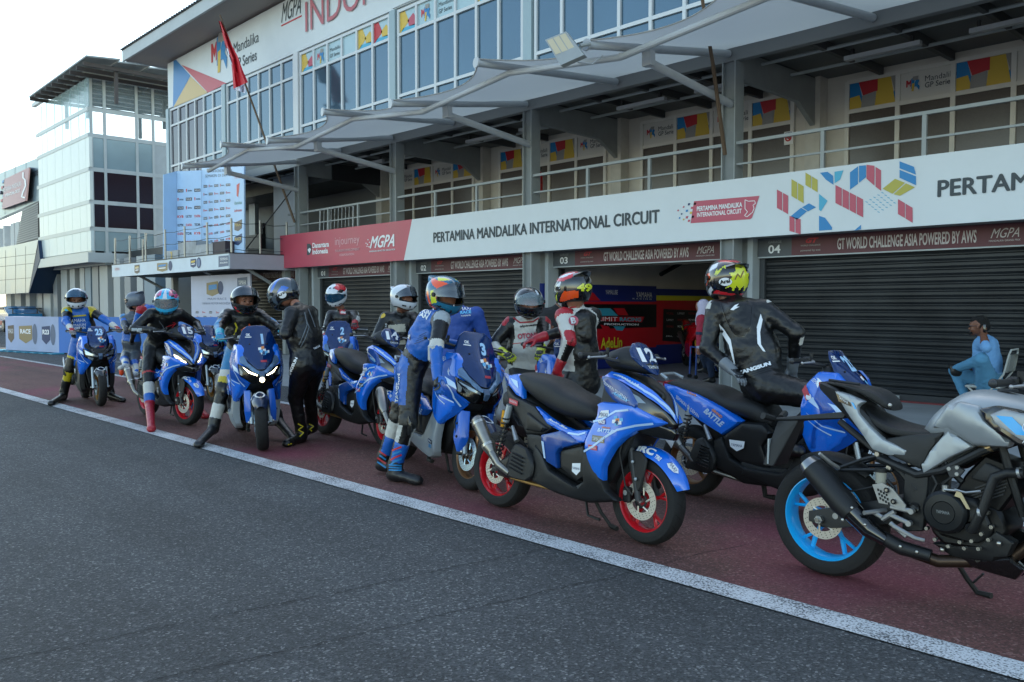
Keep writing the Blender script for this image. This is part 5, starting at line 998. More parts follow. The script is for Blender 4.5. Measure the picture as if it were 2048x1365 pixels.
    mb = MB(); fn = panel(mb, [(.46, .765, .168), (.6, .705, .18), (.72, .665, .185), (.84, .645, .19), (.985, .665, .2), (.955, .58, .215), (.9, .575, .21), (.74, .62, .19), (.6, .66, .185)], BLU, t=.03, r=.012); g = fn(-1); mb.text('Racing Blue', lambda u, v: g(.6 + u * .17, .69 - u * .045 + v * .018), STKW, (0, 0, 1, 1), .02, .2); strip(mb, [(.8, .625), (.9, .625), (.96, .645)], .012, g, SILV)
    panel(mb, [(.56, .585, .2), (.75, .635, .21), (.93, .575, .215), (.74, .515, .215), (.715, .48, .21), (.72, .385, .2), (.62, .42, .2), (.575, .52, .2)], BLUD, t=.04, r=.012)
    mb2 = mb; patch(mb, [(.578, .55), (.6, .545), (.625, .44), (.61, .44)], fn(-1) if False else (lambda u, v: (u, -.2065, v)), SILV); b(mb, 'mid_panel')
    mb = MB(); panel(mb, [(.73, .5, .19), (.76, .515, .19), (.94, .565, .2), (.955, .5, .205), (.965, .36, .2), (.9, .33, .2), (.74, .39, .19)], M('plastic_panel'), t=.03, r=.02); g = lambda u, v: (u, -.2035, v); mb.poly([(.86, .44), (.93, .45), (.93, .40), (.9, .37), (.86, .39)], g, STKW); mb.text('YAMAHA', lambda u, v: (u, -.206, v), LNAV, (.865, .405, .925, .42), .04); b(mb, 'service_cover')
    # engine side, exhaust, stand
    mb = MB(); hull(mb, [(.1, -.1, .36), (.1, -.16, .33), (.3, -.16, .46), (.5, -.16, .45), (.55, -.14, .3), (.3, -.16, .24), (.05, -.1, .24), (.3, .12, .48), (.5, .12, .45), (.5, .12, .25), (.05, .13, .2), (.0, .13, .36)], ENG, .02); b(mb, 'engine')
    mb = MB(); hull(mb, [(.31, -.23, .46), (.35, -.22, .51), (.45, -.22, .49), (.535, -.225, .37), (.52, -.225, .30), (.47, -.23, .265), (.31, -.24, .27), (.24, -.22, .29), (.33, -.16, .5), (.5, -.16, .45), (.5, -.16, .28), (.28, -.16, .28)], PLA, .012)
    for i in range(5): mb.box((.38 + i * .004, -.238, .33 + i * .025), (.13 - i * .008, .012, .008), PLG, rot=Matrix.Rotation(.25, 3, 'Y'))
    b(mb, 'radiator_cover')
    mb = MB(); mb.tube([(-.03, -.25, .64), (-.02, -.25, .63), (.12, -.25, .455), (.15, -.25, .42)], [.034, .048, .048, .034], STB, 18); mb.tube([(.15, -.25, .42), (.22, -.25, .35), (.3, -.22, .3)], [.032, .026, .024], STB, 12)
    for q in (.1, .9): p = Vector((-.02, -.25, .63)) + Vector((.14, 0, -.175)) * q; mb.tube([p, p + Vector((.012, 0, -.015))], .051, STL, 18)
    mb.tube([(.3, -.2, .27), (.45, -.16, .25), (.6, -.12, .235), (.78, -.06, .25)], .014, M('gold_pipe', '9a7d50', .3, .8), 8); mb.text('AKRAPRO', lambda u, v: (-.0 + .1 * u + .014 * v, -.2985, .605 - .125 * u + .012 * v), BLK, (0, 0, 1, 1), .02) if False else None
    b(mb, 'exhaust')
    mb = MB(); hull(mb, [(-.04, .09, .3), (-.04, .12, .24), (.3, .12, .3), (.3, .09, .42), (-.05, .14, .28), (.1, .15, .22), (.3, .16, .4)], ENG, .015); hull(mb, [(-.03, -.085, .29), (-.02, -.1, .25), (.2, -.11, .36), (.2, -.09, .3)], PLA, .006); b(mb, 'swingarm')
    for s in (1, -1): shock(t, (.19, .75), (.08, .36), s * .14)
    mb = MB(); mb.tube([(.8, .05, .24), (.86, .1, .1), (.93, .12, .025)], .012, BLK, 8); mb.tube([(.93, .12, .025), (1.0, .1, .02)], .016, BLK, 6); mb.tube([(.8, 0, .22), (.88, -.05, .1), (.98, -.05, .09)], .009, BLK, 6); b(mb, 'side_stand')
    mb = MB(); mb.tube([(.26, -.17, .61), (.34, -.2, .52)], [.012, .018], ALUM, 8); mb.tube([(.26, .17, .61), (.34, .2, .52)], [.012, .018], ALUM, 8); b(mb, 'foot_peg')
    return t

def maxi(label, num, loc, rz, st=0., wb=1.54, big=True, lit=False, rim=RBRO, group='blue racing scooters in the line', lean=0):
    t = thing('scooter', label, 'scooter', loc, rz, group); tilt(t, lean); k = wb / 1.54; T = steer(wb, .28, wb - .3, 1.05, st); hs = 1. if big else .96
    K = Matrix.Diagonal((k, 1, hs, 1)); b = lambda mb, n, TT=None, S=True: mb.build(n, t, T=(TT @ K if TT is not None and S else (K if S else TT)))
    wheel(t, 'rear_wheel', 0, .27, .14 if big else .125, .18, rim, None, 5, 'i', .11); wheel(t, 'front_wheel', wb, .275, .12 if big else .11, .19, rim, T, 5, 'i', .13 if big else .115, M('disc_blue_steel', '9db4c4', .3, .8))
    mb = MB()
    for s in (1, -1): mb.tube([(1.54, s * .09, .275), (1.40, s * .09, .78)], [.021, .018], SILP, 10); mb.ball((1.53, s * .115, .29), .015, STL, 6)
    hull(mb, sy([(1.42, .1, .7), (1.36, .1, .72), (1.4, .1, .76), (1.44, .1, .68)]), STEELD, .005); mb.tube([(1.44, -.13, .75), (1.42, -.16, .5), (1.48, -.13, .35)], .007, BLK, 5); b(mb, 'fork', T)
    if big:
        for s in (1, -1): mb = MB(); hull(mb, [(1.40, s * .15, .6), (1.5, s * .145, .61), (1.545, s * .155, .4), (1.5, s * .145, .28), (1.42, s * .15, .38), (1.41, s * .09, .6), (1.52, s * .085, .61), (1.57, s * .09, .4), (1.52, s * .1, .28)], M('fork_guard_blue', '1257b8', .3, coat=.4), .006); mb.ball((1.455, s * .15, .5), .012, BLK, 5); mb.ball((1.48, s * .153, .4), .012, BLK, 5); b(mb, 'fork_guard', T)
    mb = MB(); f = fender(mb, 1.54, .275, .312, 38, 125, .082, M('fender_black_blue', '172642', .3, coat=.5) if big else PLG, .06); mb.text('IRC', lambda u, v: f(u, v), STKW, (88, -.09, 72, -.045), .05)
    mb.add([f(70 + 12 * math.cos(q), .0 + .05 * math.sin(q)) for q in np.linspace(0, 6, 14)], [tuple(range(14))], STKW); mb.text('YAMAHA', lambda u, v: tuple(Vector(f(v, -u)) + Vector((.003, 0, .002))), LNAV, (-.035, 66, .035, 72), .05); b(mb, 'front_fender', T)
    # core
    mb = MB(); hull(mb, sy([(1.1, .12, .25), (1.2, .1, .24), (1.25, .15, .55), (1.45, .15, .68), (1.56, .08, .7), (1.55, .08, .85), (1.35, .15, .98), (1.2, .17, 1.0), (1.1, .17, .7)]), PLA, .01); loft(mb, [(-.25, .86, .78, .06), (0, .84, .66, .12), (.3, .76, .46, .15), (.6, .68, .25, .16), (.9, .62, .2, .18), (1.15, .6, .22, .15)], PLA, 16, 3); b(mb, 'inner_body')
    low = SILP if big else PLA
    mb = MB(); fn = panel(mb, [(1.12, .56, .225), (1.27, .575, .23), (1.275, .5, .235), (1.235, .24, .22), (1.21, .205, .2), (1.1, .175, .2), (.6, .27, .21), (.62, .33, .22), (.95, .33, .235), (1.02, .37, .235)], low, t=.05, r=.02); g = fn(-1)
    if big: patch(mb, [(1.13, .335), (1.21, .325), (1.21, .295), (1.13, .305)], g, PLG, .03); mb.text('YAMALUBE', lambda u, v: tuple(Vector(g(1.135 + .07 * u, .311 - .006 * u + .016 * v)) + Vector((0, -.002, 0))), STKW, (0, 0, 1, 1), .04); mb.text('IRC', lambda u, v: g(1.13 + .06 * u, .262 + .028 * v), LBLU, (0, 0, 1, 1), .05, .1)
    b(mb, 'lower_fairing')
    mb = MB(); loft(mb, [(.6, .38, .26, .2), (.8, .36, .24, .2), (.98, .38, .22, .19)], PLA, 12, 5); b(mb, 'footboard')
    # side of the leg shield
    mb = MB(); fn = panel(mb, [(1.16, .98, .235), (1.24, 1.06, .22), (1.36, 1.055, .2), (1.42, 1.0, .2), (1.47, .86, .2), (1.56, .74, .14), (1.555, .68, .12), (1.46, .64, .17), (1.40, .58, .2), (1.27, .47, .235), (1.19, .52, .245), (1.14, .62, .25), (1.12, .82, .25)], BLU, extra=[(1.28, .8, .255), (1.3, .65, .25)], t=.04, r=.02)
    for s in (1, -1): g = fn(s); strip(mb, [(1.18, .78), (1.3, .70), (1.44, .665)], (.004, .012), g, SILV); strip(mb, [(1.18, .74), (1.26, .69), (1.36, .64)], (.004, .01), g, SILV); patch(mb, [(1.19, .86), (1.3, .80), (1.42, .755), (1.42, .79), (1.3, .86), (1.22, .89)], g, SILV, .03); strip(mb, [(1.24, 1.02), (1.34, .92), (1.4, .84)], (.006, .012), g, SILV)
    g = fn(-1); mb.text('SEMAKIN DI DEPAN', lambda u, v: g(1.2 + .02 * v + .16 * u, 1.0 - .11 * u + .018 * v), STKW, (0, 0, 1, 1), .04); mb.add([g(1.19 + .022 * math.cos(q), .89 + .022 * math.sin(q)) for q in np.linspace(0, 6, 12)], [tuple(range(12))], STKW)
    if not big:
        for s in (1, -1): patch(mb, [(1.25, 1.02), (1.3, .98), (1.3, .9), (1.27, .92), (1.24, .98)], fn(s), M('clear_indicator', 'c9cdd2', .1, .3), .03)
        patch(mb, [(1.135, .93), (1.16, .97), (1.2, .9), (1.175, .86)], fn(-1), STKR, .03)
    b(mb, 'leg_shield')
    # front mask pieces in the y,z plane
    def xp(mb, half, m, extra=(), **kw): return [panel(mb, [(s * a, z, x) for a, z, x in half], m, extra=[(s * a, z, x) for a, z, x in extra], axis='x', t=.02, r=.012, **kw)(1) for s in (1, -1)]
    mb = MB(); lob = [(.245, .98, 1.30), (.2, 1.02, 1.37), (.185, .9, 1.47), (.21, .84, 1.47), (.2, .74, 1.5), (.11, .665, 1.57), (.15, .58, 1.47), (.21, .46, 1.27), (.25, .55, 1.24), (.26, .7, 1.27), (.265, .88, 1.27)]
    G = xp(mb, lob, BLU); 
    for g, s in zip(G, (1, -1)): strip(mb, [(s * .245, .8), (s * .2, .7), (s * .15, .64)], (.004, .01), g, SILV); patch(mb, [(s * .25, .86), (s * .215, .82), (s * .205, .77), (s * .24, .8)], g, SILV, .02)
    V_ = [(.2, 1.02, 1.38), (.175, 1.02, 1.36), (.12, .88, 1.53), (.03, .8, 1.6), (0, .8, 1.605), (0, .765, 1.63), (.06, .775, 1.61), (.12, .83, 1.56), (.19, .88, 1.48)]
    xp(mb, V_, M('silver_mask', '86a6c6', .3, .4) if big else PLG); b(mb, 'front_mask')
    mb = MB(); half = [(0, 1.245, 1.27), (.09, 1.24, 1.275), (.14, 1.2, 1.29), (.185, 1.08, 1.33), (.19, 1.03, 1.37), (.12, .895, 1.5), (.04, .815, 1.58), (0, .81, 1.59)]
    if not big: half = [(0, 1.2, 1.25), (.08, 1.195, 1.255), (.115, 1.15, 1.28), (.145, 1.03, 1.35), (.13, .93, 1.43), (.08, .85, 1.5), (0, .835, 1.52)]
    full = half + [(-a, z, x) for a, z, x in half[-2:0:-1]]; g = panel(mb, full, SCR, extra=[(0, 1.03, 1.44), (0, .93, 1.53)], t=.008, r=.008, axis='x')(1); gg = g
    if num: mb.text(num, gg, M('number_pale', '9cc4e6', .4), ((.03 if num == '1' else .02) if len(num) == 1 else -.03, 1.06, (.055 if num == '1' else .07) if len(num) == 1 else .07, 1.16), .05)
    mb.text('OK', gg, STKW, (-.11, 1.14, -.07, 1.165), .04); patch(mb, [(-.12, 1.125), (-.06, 1.125), (-.06, 1.133), (-.12, 1.133)], gg, STKW, .02)
    for i, (a, z, m) in enumerate(((-.01, 1.0, STKW), (.02, 1.01, STKO), (.0, .975, STKC), (.035, .985, STKW), (.05, .965, STKC), (.03, .95, STKC), (.07, .97, STKW), (.01, .96, STKW))): mb.poly([(a, z), (a + .03, z + .005), (a + .03, z + .03), (a, z + .025)], lambda u, v, i=i: tuple(Vector(gg(u, v)) + Vector((.001 * (i % 3), 0, 0))), m)
    mb.text('4', lambda u, v: tuple(Vector(gg(u, v)) + Vector((.004, 0, 0))), LNAV, (.02, .955, .05, .995), .06); patch(mb, [(.0, .885), (.06, .885), (.06, .905), (0, .905)], gg, STKR, .02)
    for s in (-.085, .085): mb.ball((g(s, 1.06)[0], s, 1.06), .008, BLK, 5)
    b(mb, 'windscreen')
    mb = MB(); hull(mb, sy([(1.2, .14, 1.0), (1.22, .12, 1.1), (1.3, .1, 1.08), (1.4, .12, .95), (1.25, .17, .98)]), PLA, .01); b(mb, 'dashboard')
    for s in (1, -1):
        mb = MB(); hl = [(.21, .87, 1.46), (.19, .745, 1.5), (.105, .68, 1.575), (0, .68, 1.61), (0, .77, 1.63), (.06, .775, 1.62), (.13, .83, 1.55)]; g = panel(mb, [(s * a, z, x) for a, z, x in hl], PLG, axis='x', t=.02, r=.008)(1)
        if lit: patch(mb, [(s * .17, .84), (s * .12, .78), (s * .045, .752), (s * .045, .765), (s * .11, .795)], g, LED, .02)
        elif not big: patch(mb, [(s * .19, .85), (s * .12, .80), (s * .03, .76), (s * .04, .74), (s * .18, .78)], g, LAMPR, .02); patch(mb, [(s * .16, .75), (s * .09, .73), (s * .1, .69), (s * .15, .72)], g, LEDO, .02)
        else: patch(mb, [(s * .2, .84), (s * .13, .78), (s * .05, .75), (s * .055, .765), (s * .12, .80)], g, LEDO, .02)
        if big: patch(mb, [(s * .2, .83), (s * .17, .79), (s * .175, .755), (s * .195, .76)], g, LENS, .02)
        b(mb, 'headlight')
    mb = MB(); hull(mb, [(1.6, .03, .8), (1.6, -.03, .8), (1.645, .025, .76), (1.645, -.025, .76), (1.61, .02, .7), (1.61, -.02, .7)], M('nose_badge', '38506c', .2), .005)
    if lit: mb.ball((1.625, 0, .715), .026, LED, 8)
    xp(mb, [(.0, .68, 1.60), (.105, .68, 1.57), (.15, .6, 1.46), (.1, .58, 1.46), (.0, .62, 1.55)], PLA); b(mb, 'nose')
    handlebar(t, 1.2 * k, 1.13 if big else 1.08, T, .37)
    # seat, rear body
    mb = MB(); loft(mb, [(-.22, .9, .86, .08), (-.1, .92, .83, .12), (.1, .90, .78, .15), (.28, .885, .74, .16), (.42, .83, .7, .17), (.6, .82, .66, .165), (.72, .79, .62, .14), (.8, .7, .62, .1)], SEATM, 24, 2.8); b(mb, 'seat')
    mb = MB(); fn = panel(mb, [(-.26, .88, .1), (-.1, .875, .14), (.15, .83, .18), (.4, .75, .2), (.6, .66, .21), (.42, .54, .21), (.2, .62, .19), (.0, .69, .16), (-.2, .81, .12)] if not big else [(-.26, .88, .1), (.0, .85, .16), (.3, .76, .2), (.6, .7, .225), (.85, .64, .235), (1.0, .56, .24), (.9, .5, .235), (.6, .47, .22), (.3, .56, .2), (0, .68, .16), (-.18, .8, .12)], BLU, t=.04, r=.03); g = fn(-1)
    if big: battle(mb, g, .68, .54, .24, -.15, .05); stickers(mb, g, .5, .5, .56)
    else: mb.text('SEMAKIN DI DEPAN', lambda u, v: g(-.07 + .26 * u + .008 * v, .78 - .13 * u + .026 * v), STKW, (0, 0, 1, 1), .04); battle(mb, g, .24, .7, .2, -.5, .05); mb.text('LEXI', lambda u, v: g(.06 + .1 * u, .83 - .02 * u + .018 * v), STKO, (0, 0, 1, 1), .04)
    b(mb, 'rear_side_panel'); mb = MB()
    panel(mb, [(.42, .535, .205), (.6, .655, .205), (.78, .66, .2), (.86, .6, .2), (.78, .5, .2), (.85, .34, .19), (.6, .34, .19), (.46, .42, .19)], M('plastic_panel'), t=.04, r=.03)
    if not big: mb.poly([(.5, .52), (.64, .52), (.63, .47), (.57, .44), (.51, .47)], lambda u, v: (u, -.212, v), STKW); mb.text('YAMAHA', lambda u, v: (u, -.215, v), LNAV, (.52, .475, .62, .495), .04)
    panel(mb, [(.34, .5, .2), (.42, .53, .2), (.5, .38, .21), (.66, .32, .22), (1.0, .32, .225), (1.12, .5, .22), (1.17, .5, .22), (1.1, .3, .21), (.98, .22, .19), (.6, .2, .18), (.34, .3, .19)], PLA, t=.05, r=.02); b(mb, 'side_cover')
    mb = MB(); hull(mb, sy([(-.3, .05, .86), (-.27, .06, .9), (-.12, .1, .9), (-.15, .1, .82)]), M('tail_lamp'), .005); mb.tube([(-.2, -.1, .92), (-.28, -.08, .95), (-.28, .08, .95), (-.2, .1, .92)], .014, SILP, 8); b(mb, 'tail')
    mb = MB(); hull(mb, [(.2, -.24, .49), (.28, -.23, .52), (.38, -.23, .37), (.37, -.23, .28), (.3, -.24, .24), (.08, -.24, .26), (.2, -.15, .49), (.38, -.15, .4), (.1, -.15, .27), (.34, -.15, .25)], PLA, .012)
    for i in range(7): mb.box((.275 + i * .004, -.243, .3 + i * .024), (.13 - i * .008, .008, .009), PLG, rot=Matrix.Rotation(.2, 3, 'Y'))
    b(mb, 'radiator_cover')
    mb = MB(); mb.tube([(-.2, -.22, .62), (-.17, -.22, .6), (.0, -.23, .46), (.05, -.23, .42)], [.04, .055, .052, .034], STB, 16); mb.tube([(.05, -.23, .42), (.16, -.22, .33), (.3, -.2, .27), (.6, -.1, .2)], [.03, .024, .018, .016], STB, 10)
    if not big: hull(mb, [(-.2, -.28, .6), (-.18, -.28, .68), (.04, -.28, .48), (0, -.28, .4), (-.2, -.29, .6), (-.18, -.29, .67), (.03, -.29, .48), (0, -.29, .41)], STKW, .006)
    b(mb, 'exhaust')
    mb = MB(); hull(mb, [(-.04, .1, .3), (-.04, .13, .24), (.5, .14, .25), (.5, .1, .45), (.1, .16, .38), (.3, -.14, .4), (.3, -.14, .28), (0, -.12, .28)], ENG, .02); b(mb, 'engine')
    for s in (1, -1): shock(t, (.08, .72), (-.02, .36), s * .15, False)
    mb = MB(); mb.tube([(.75, .1, .22), (.8, .14, .03), (.86, .14, .02)], .012, BLK, 8); mb.tube([(.66, 0, .22), (.7, -.02, .1), (.78, -.02, .1)], .02, BLK, 8); b(mb, 'side_stand')
    mb = MB(); mb.tube([(.25, -.19, .6), (.33, -.22, .5)], [.012, .02], ALUM, 8); mb.tube([(.25, .19, .6), (.33, .22, .5)], [.012, .02], ALUM, 8); b(mb, 'foot_peg')
    return t

def naked(label, loc, rz):
    t = thing('motorcycle', label, 'motorcycle', loc, rz); tilt(t, 2); T = steer(1.38, .3, 1.0, 1.0, 8); b = lambda mb, n, TT=None: mb.build(n, t, T=TT); LEAN = Matrix.Rotation(R(-2), 4, 'X')
    wheel(t, 'rear_wheel', 0, .314, .15, .228, RCYA, None, 5, 'y', .11); wheel(t, 'front_wheel', 1.38, .3, .12, .225, RCYA, T, 5, 'y', .15)
    mb = MB()   # swingarm
    for s in (1, -1): hull(mb, [(-.07, s * .105, .345), (-.07, s * .105, .29), (.06, s * .115, .275), (.38, s * .12, .36), (.38, s * .12, .49), (.2, s * .12, .43), (.04, s * .11, .355), (-.07, s * .09, .34), (.38, s * .08, .47), (.38, s * .08, .37), (0, s * .09, .29)], PLA, .01); mb.cyl((0, s * .1, .314), (0, s * .135, .314), .022, ALUM, 6); mb.cyl((0, s * .13, .314), (0, s * .15, .314), .012, STL, 10)
    b(mb, 'swingarm')
    mb = MB(); hull(mb, [(-.02, -.13, .60), (.0, -.13, .62)] + [(x, y, z) for x, y, z in ((.0, -.17, .64), (-.02, -.22, .63), (-.03, -.2, .57), (.05, -.25, .6), (.04, -.16, .67))], ALUM, .01) if False else None
    mb.tube([(-.03, -.21, .625), (.0, -.21, .60)], [.045, .058], M('exhaust_cap', '8a8d8f', .3, .9), 16, sq=1.25); mb.tube([(.0, -.21, .60), (.03, -.21, .575), (.17, -.21, .44), (.22, -.21, .4)], [.058, .062, .062, .055], PLA, 18, sq=1.25); mb.tube([(.2, -.205, .42), (.3, -.195, .33), (.38, -.185, .29)], [.056, .046, .03], PLG, 16, sq=1.1)
    hull(mb, [(.13, -.245, .52), (.2, -.24, .5), (.29, -.225, .40), (.33, -.21, .34), (.24, -.235, .4), (.13, -.245, .47), (.16, -.2, .5), (.3, -.18, .36)], PLA, .006); mb.tube([(.36, -.18, .3), (.45, -.17, .265), (.58, -.15, .25)], [.034, .036, .03], PLA, 12)
    mb.tube([(.5, -.15, .25), (.6, -.12, .225), (.72, -.06, .24), (.9, -.04, .3), (1.02, -.04, .42), (1.0, -.04, .58)], .03, M('header_pipe', '4a3c33', .35, .8, var=.3, vs=10), 12)
    for p in ((.24, -.262, .435), (.3, -.245, .36), (.46, -.21, .28), (.53, -.19, .265), (.2, -.275, .37)): mb.ball(p, .009, STL, 5)
    b(mb, 'exhaust')
    mb = MB()   # frame tubes
    for s in (1, -1):
        mb.tube([(.3, s * .12, .68), (.5, s * .14, .625), (.62, s * .15, .665), (.78, s * .14, .775), (.95, s * .09, .86), (1.08, s * .04, .9)], .021, PLA, 10); mb.tube([(.08, s * .09, .84), (.3, s * .11, .70), (.42, s * .13, .63), (.5, s * .14, .55)], .017, PLA, 8)
        hull(mb, [(.44, s * .15, .63), (.56, s * .15, .63), (.53, s * .155, .54), (.55, s * .155, .46), (.54, s * .15, .36), (.44, s * .15, .34), (.45, s * .155, .5), (.45, s * .12, .62), (.55, s * .12, .6), (.54, s * .11, .36), (.44, s * .11, .34)], PLA, .01); mb.cyl((.5, s * .15, .47), (.5, s * .172, .47), .026, PLG, 12); mb.cyl((.5, s * .165, .47), (.5, s * .176, .47), .012, STEELD, 8)
        mb.tube([(.86, s * .13, .82), (.9, s * .13, .68), (.95, s * .1, .5)], .018, PLA, 8)
        mb.tube([(.1, s * .12, .60), (.22, s * .12, .66), (.33, s * .12, .70)], .011, PLA, 6); mb.tube([(.1, s * .12, .59), (.24, s * .12, .61), (.38, s * .13, .63)], .011, PLA, 6)
        for p in ((.3, .7), (.36, .64)): mb.cyl((p[0], s * .12, p[1]), (p[0], s * .14, p[1]), .012, STL, 8)
    b(mb, 'frame')
    mb = MB(); mb.tube([(.1, -.13, .6), (.08, -.19, .635), (.05, -.24, .68)], [.012, .011, .009], ALUM, 8); mb.tube([(.36, -.15, .43), (.33, -.2, .425), (.3, -.26, .42)], .011, ALUM, 8); b(mb, 'foot_peg')
    mb = MB(); pl = lambda y: (lambda u, v: (u, y, v)); mb.prism([(.31, .555), (.36, .57), (.41, .55), (.475, .48), (.47, .455), (.4, .47), (.345, .47)], pl(-.2), pl(-.19), ALUM)
    for i in range(4):
        for j in range(3): mb.poly([(.335 + i * .014 + j * .006, .54 - j * .02 - i * .006), (.344 + i * .014 + j * .006, .54 - j * .02 - i * .006), (.346 + i * .014 + j * .006, .528 - j * .02 - i * .006), (.337 + i * .014 + j * .006, .528 - j * .02 - i * .006)], pl(-.2025), HOLE)
    for p in ((.385, .54), (.42, .49)): mb.cyl((p[0], -.19, p[1]), (p[0], -.212, p[1]), .014, PLG, 10); mb.cyl((p[0], -.2, p[1]), (p[0], -.216, p[1]), .007, STL, 6)
    for a, c in (((.4, .46), (.5, .455)), ((.4, .42), (.49, .395)), ((.42, .44), (.36, .39)), ((.4, .38), (.48, .33)), ((.36, .4), (.31, .42))): mb.tube([(a[0], -.19, a[1]), (c[0], -.19, c[1])], .012, ALUM, 8)
    for p in ((.5, .455), (.49, .395)): mb.cyl((p[0], -.18, p[1]), (p[0], -.205, p[1]), .014, ALUM, 10)
    mb.tube([(.42, -.2, .37), (.52, -.19, .33), (.56, -.18, .325)], [.012, .01, .009], ALUM, 8); b(mb, 'footrest_plate')
    mb = MB(); mb.cyl((.33, -.15, .56), (.33, -.15, .62), .026, M('reservoir', '9a988c', .3, alpha=.9), 12); mb.cyl((.33, -.15, .615), (.33, -.15, .635), .029, BLK, 12); mb.tube([(.36, -.15, .58), (.4, -.16, .55), (.4, -.15, .5), (.44, -.15, .45)], .008, BLK, 6); mb.tube([(.33, -.15, .55), (.2, -.14, .5), (.1, -.12, .48)], .006, BLK, 6); b(mb, 'brake_reservoir')
    # engine
    mb = MB(); hull(mb, [(.55, s * .12, .5) for s in (1, -1)] + sy([(.56, .12, .36), (.62, .13, .31), (.82, .13, .32), (.9, .12, .42), (.86, .12, .52), (.7, .12, .56)]), ENG, .015); hull(mb, sy([(.66, .12, .56), (.86, .12, .5), (.93, .12, .62), (.92, .12, .72), (.79, .12, .76), (.71, .12, .66)]), ENG, .012)
    for i in range(6): mb.box((.8 + i * .006, 0, .55 + i * .018), (.17, .262, .006), STEELD, rot=Matrix.Rotation(-.5, 3, 'Y'))
    hull(mb, [(.73, -.13, .64), (.85, -.13, .62), (.9, -.13, .69), (.8, -.13, .73), (.74, -.14, .645), (.84, -.14, .63), (.88, -.14, .69), (.8, -.14, .72)], PLA, .006)
    eg = b(mb, 'engine'); mb = MB(); mb.lathe([(0, -.2), (.05, -.2), (.052, -.197), (.054, -.2), (.085, -.197), (.1, -.18), (.102, -.13)], M('clutch_cover', '1f2225', .35, .5), (.645, 0, .475), 'y', 36); hull(mb, [(.6, -.15, .36), (.78, -.15, .34), (.84, -.15, .42), (.8, -.15, .52), (.74, -.15, .56), (.6, -.16, .55), (.62, -.12, .35), (.85, -.12, .4), (.78, -.12, .56)], ENG, .01)
    mb.text('YAMAHA', lambda u, v: (u, -.2025, v), STEEL, (.615, .47, .675, .485), .02); mb.lathe([(0, -.175), (.022, -.175), (.028, -.16)], PLG, (.755, 0, .42), 'y', 14)
    for p in ((.56, .38), (.6, .335), (.66, .315), (.73, .32), (.79, .33), (.83, .38), (.84, .44), (.8, .4), (.82, .5), (.76, .36), (.58, .45), (.71, .345)): mb.cyl((p[0], -.14, p[1]), (p[0], -.168, p[1]), .009, STL, 7)
    mb.build('clutch_cover', eg); mb = MB(); mb.tube([(.96, -.16, .70), (.9, -.17, .695), (.85, -.175, .67), (.83, -.18, .6), (.81, -.185, .52), (.78, -.185, .44), (.765, -.17, .41)], .021, PLA, 12)
    for p in ((.945, -.16, .7), (.8, -.185, .5)): mb.cyl((p[0] - .006, p[1], p[2]), (p[0] + .006, p[1], p[2] + .003), .025, ALUM, 12)
    mb.tube([(.69, -.19, .59), (.74, -.2, .585), (.8, -.19, .6)], .005, ALUM, 6); mb.tube([(.64, -.18, .58), (.7, -.19, .585)], .006, STL, 6); mb.prism([(.7, .585), (.72, .58), (.76, .51), (.745, .51), (.715, .555), (.69, .56)], lambda u, v: (u, -.195, v), lambda u, v: (u, -.19, v), M('clutch_arm', 'b5a98a', .4, .6)); mb.cyl((.64, -.17, .57), (.64, -.17, .6), .014, ALUM, 10)
    mb.tube([(.56, -.15, .66), (.6, -.16, .6), (.58, -.16, .55)], .007, BLK, 5); mb.tube([(.5, -.1, .7), (.6, -.13, .7), (.7, -.13, .62)], .014, BLK, 6); mb.tube([(.62, -.14, .72), (.66, -.15, .64), (.62, -.15, .6)], .009, BLK, 6); mb.cyl((.77, -.13, .77), (.82, -.13, .8), .024, M('solenoid', 'a08a68', .3, .8), 12)
    mb.prism([(.64, .68), (.68, .7), (.72, .68), (.7, .65), (.66, .64)], lambda u, v: (u, -.17, v), lambda u, v: (u, -.15, v), STEELD)
    for p in ((.655, .68), (.69, .69), (.69, .66)): mb.cyl((p[0], -.16, p[1]), (p[0], -.176, p[1]), .009, ALUM, 8)
    mb.build('coolant_hose', eg)
    mb = MB(); panel(mb, [(.56, .30, .1), (.78, .335, .13), (.85, .42, .14), (.93, .38, .13), (.9, .31, .13), (.83, .27, .12), (.66, .25, .1)], PLA, t=.05, r=.012); panel(mb, [(.62, .25, .09), (.8, .27, .11), (.9, .31, .12), (.96, .26, .1), (.92, .2, .08), (.75, .215, .08)], PLG, t=.05, r=.01)
    for p in ((.62, -.125, .285), (.87, -.15, .37)): mb.ball(p, .012, STL, 6)
    b(mb, 'belly_pan')
    mb = MB(); mb.tube([(.52, .12, .3), (.62, .22, .08), (.66, .25, .015)], .013, BLK, 8); mb.tube([(.66, .25, .015), (.73, .23, .02)], .016, BLK, 6); mb.tube([(.64, .24, .06), (.7, .2, .13)], .006, STEELD, 5); b(mb, 'side_stand')
    # bodywork
    mb = MB(); loft(mb, [(.5, .86, .82, .07), (.55, .93, .8, .13), (.62, 1.0, .79, .165), (.7, 1.045, .79, .19), (.8, 1.05, .8, .2), (.92, 1.03, .82, .18), (1.05, .99, .85, .12), (1.1, .95, .87, .08)], MATG, 28, 2.5)
    panel(mb, [(.56, .86, .16), (.63, .97, .18), (.7, 1.0, .2), (.79, .985, .21), (.81, .93, .23), (.93, .84, .24), (.92, .815, .235), (.76, .80, .19), (.65, .855, .17)], MATG, extra=[(.72, .9, .215)], t=.04, r=.02); mb.lathe([(0, 1.062), (.04, 1.06), (.045, 1.05)], PLA, (.84, 0, 0), 'z', 20); b(mb, 'fuel_tank')
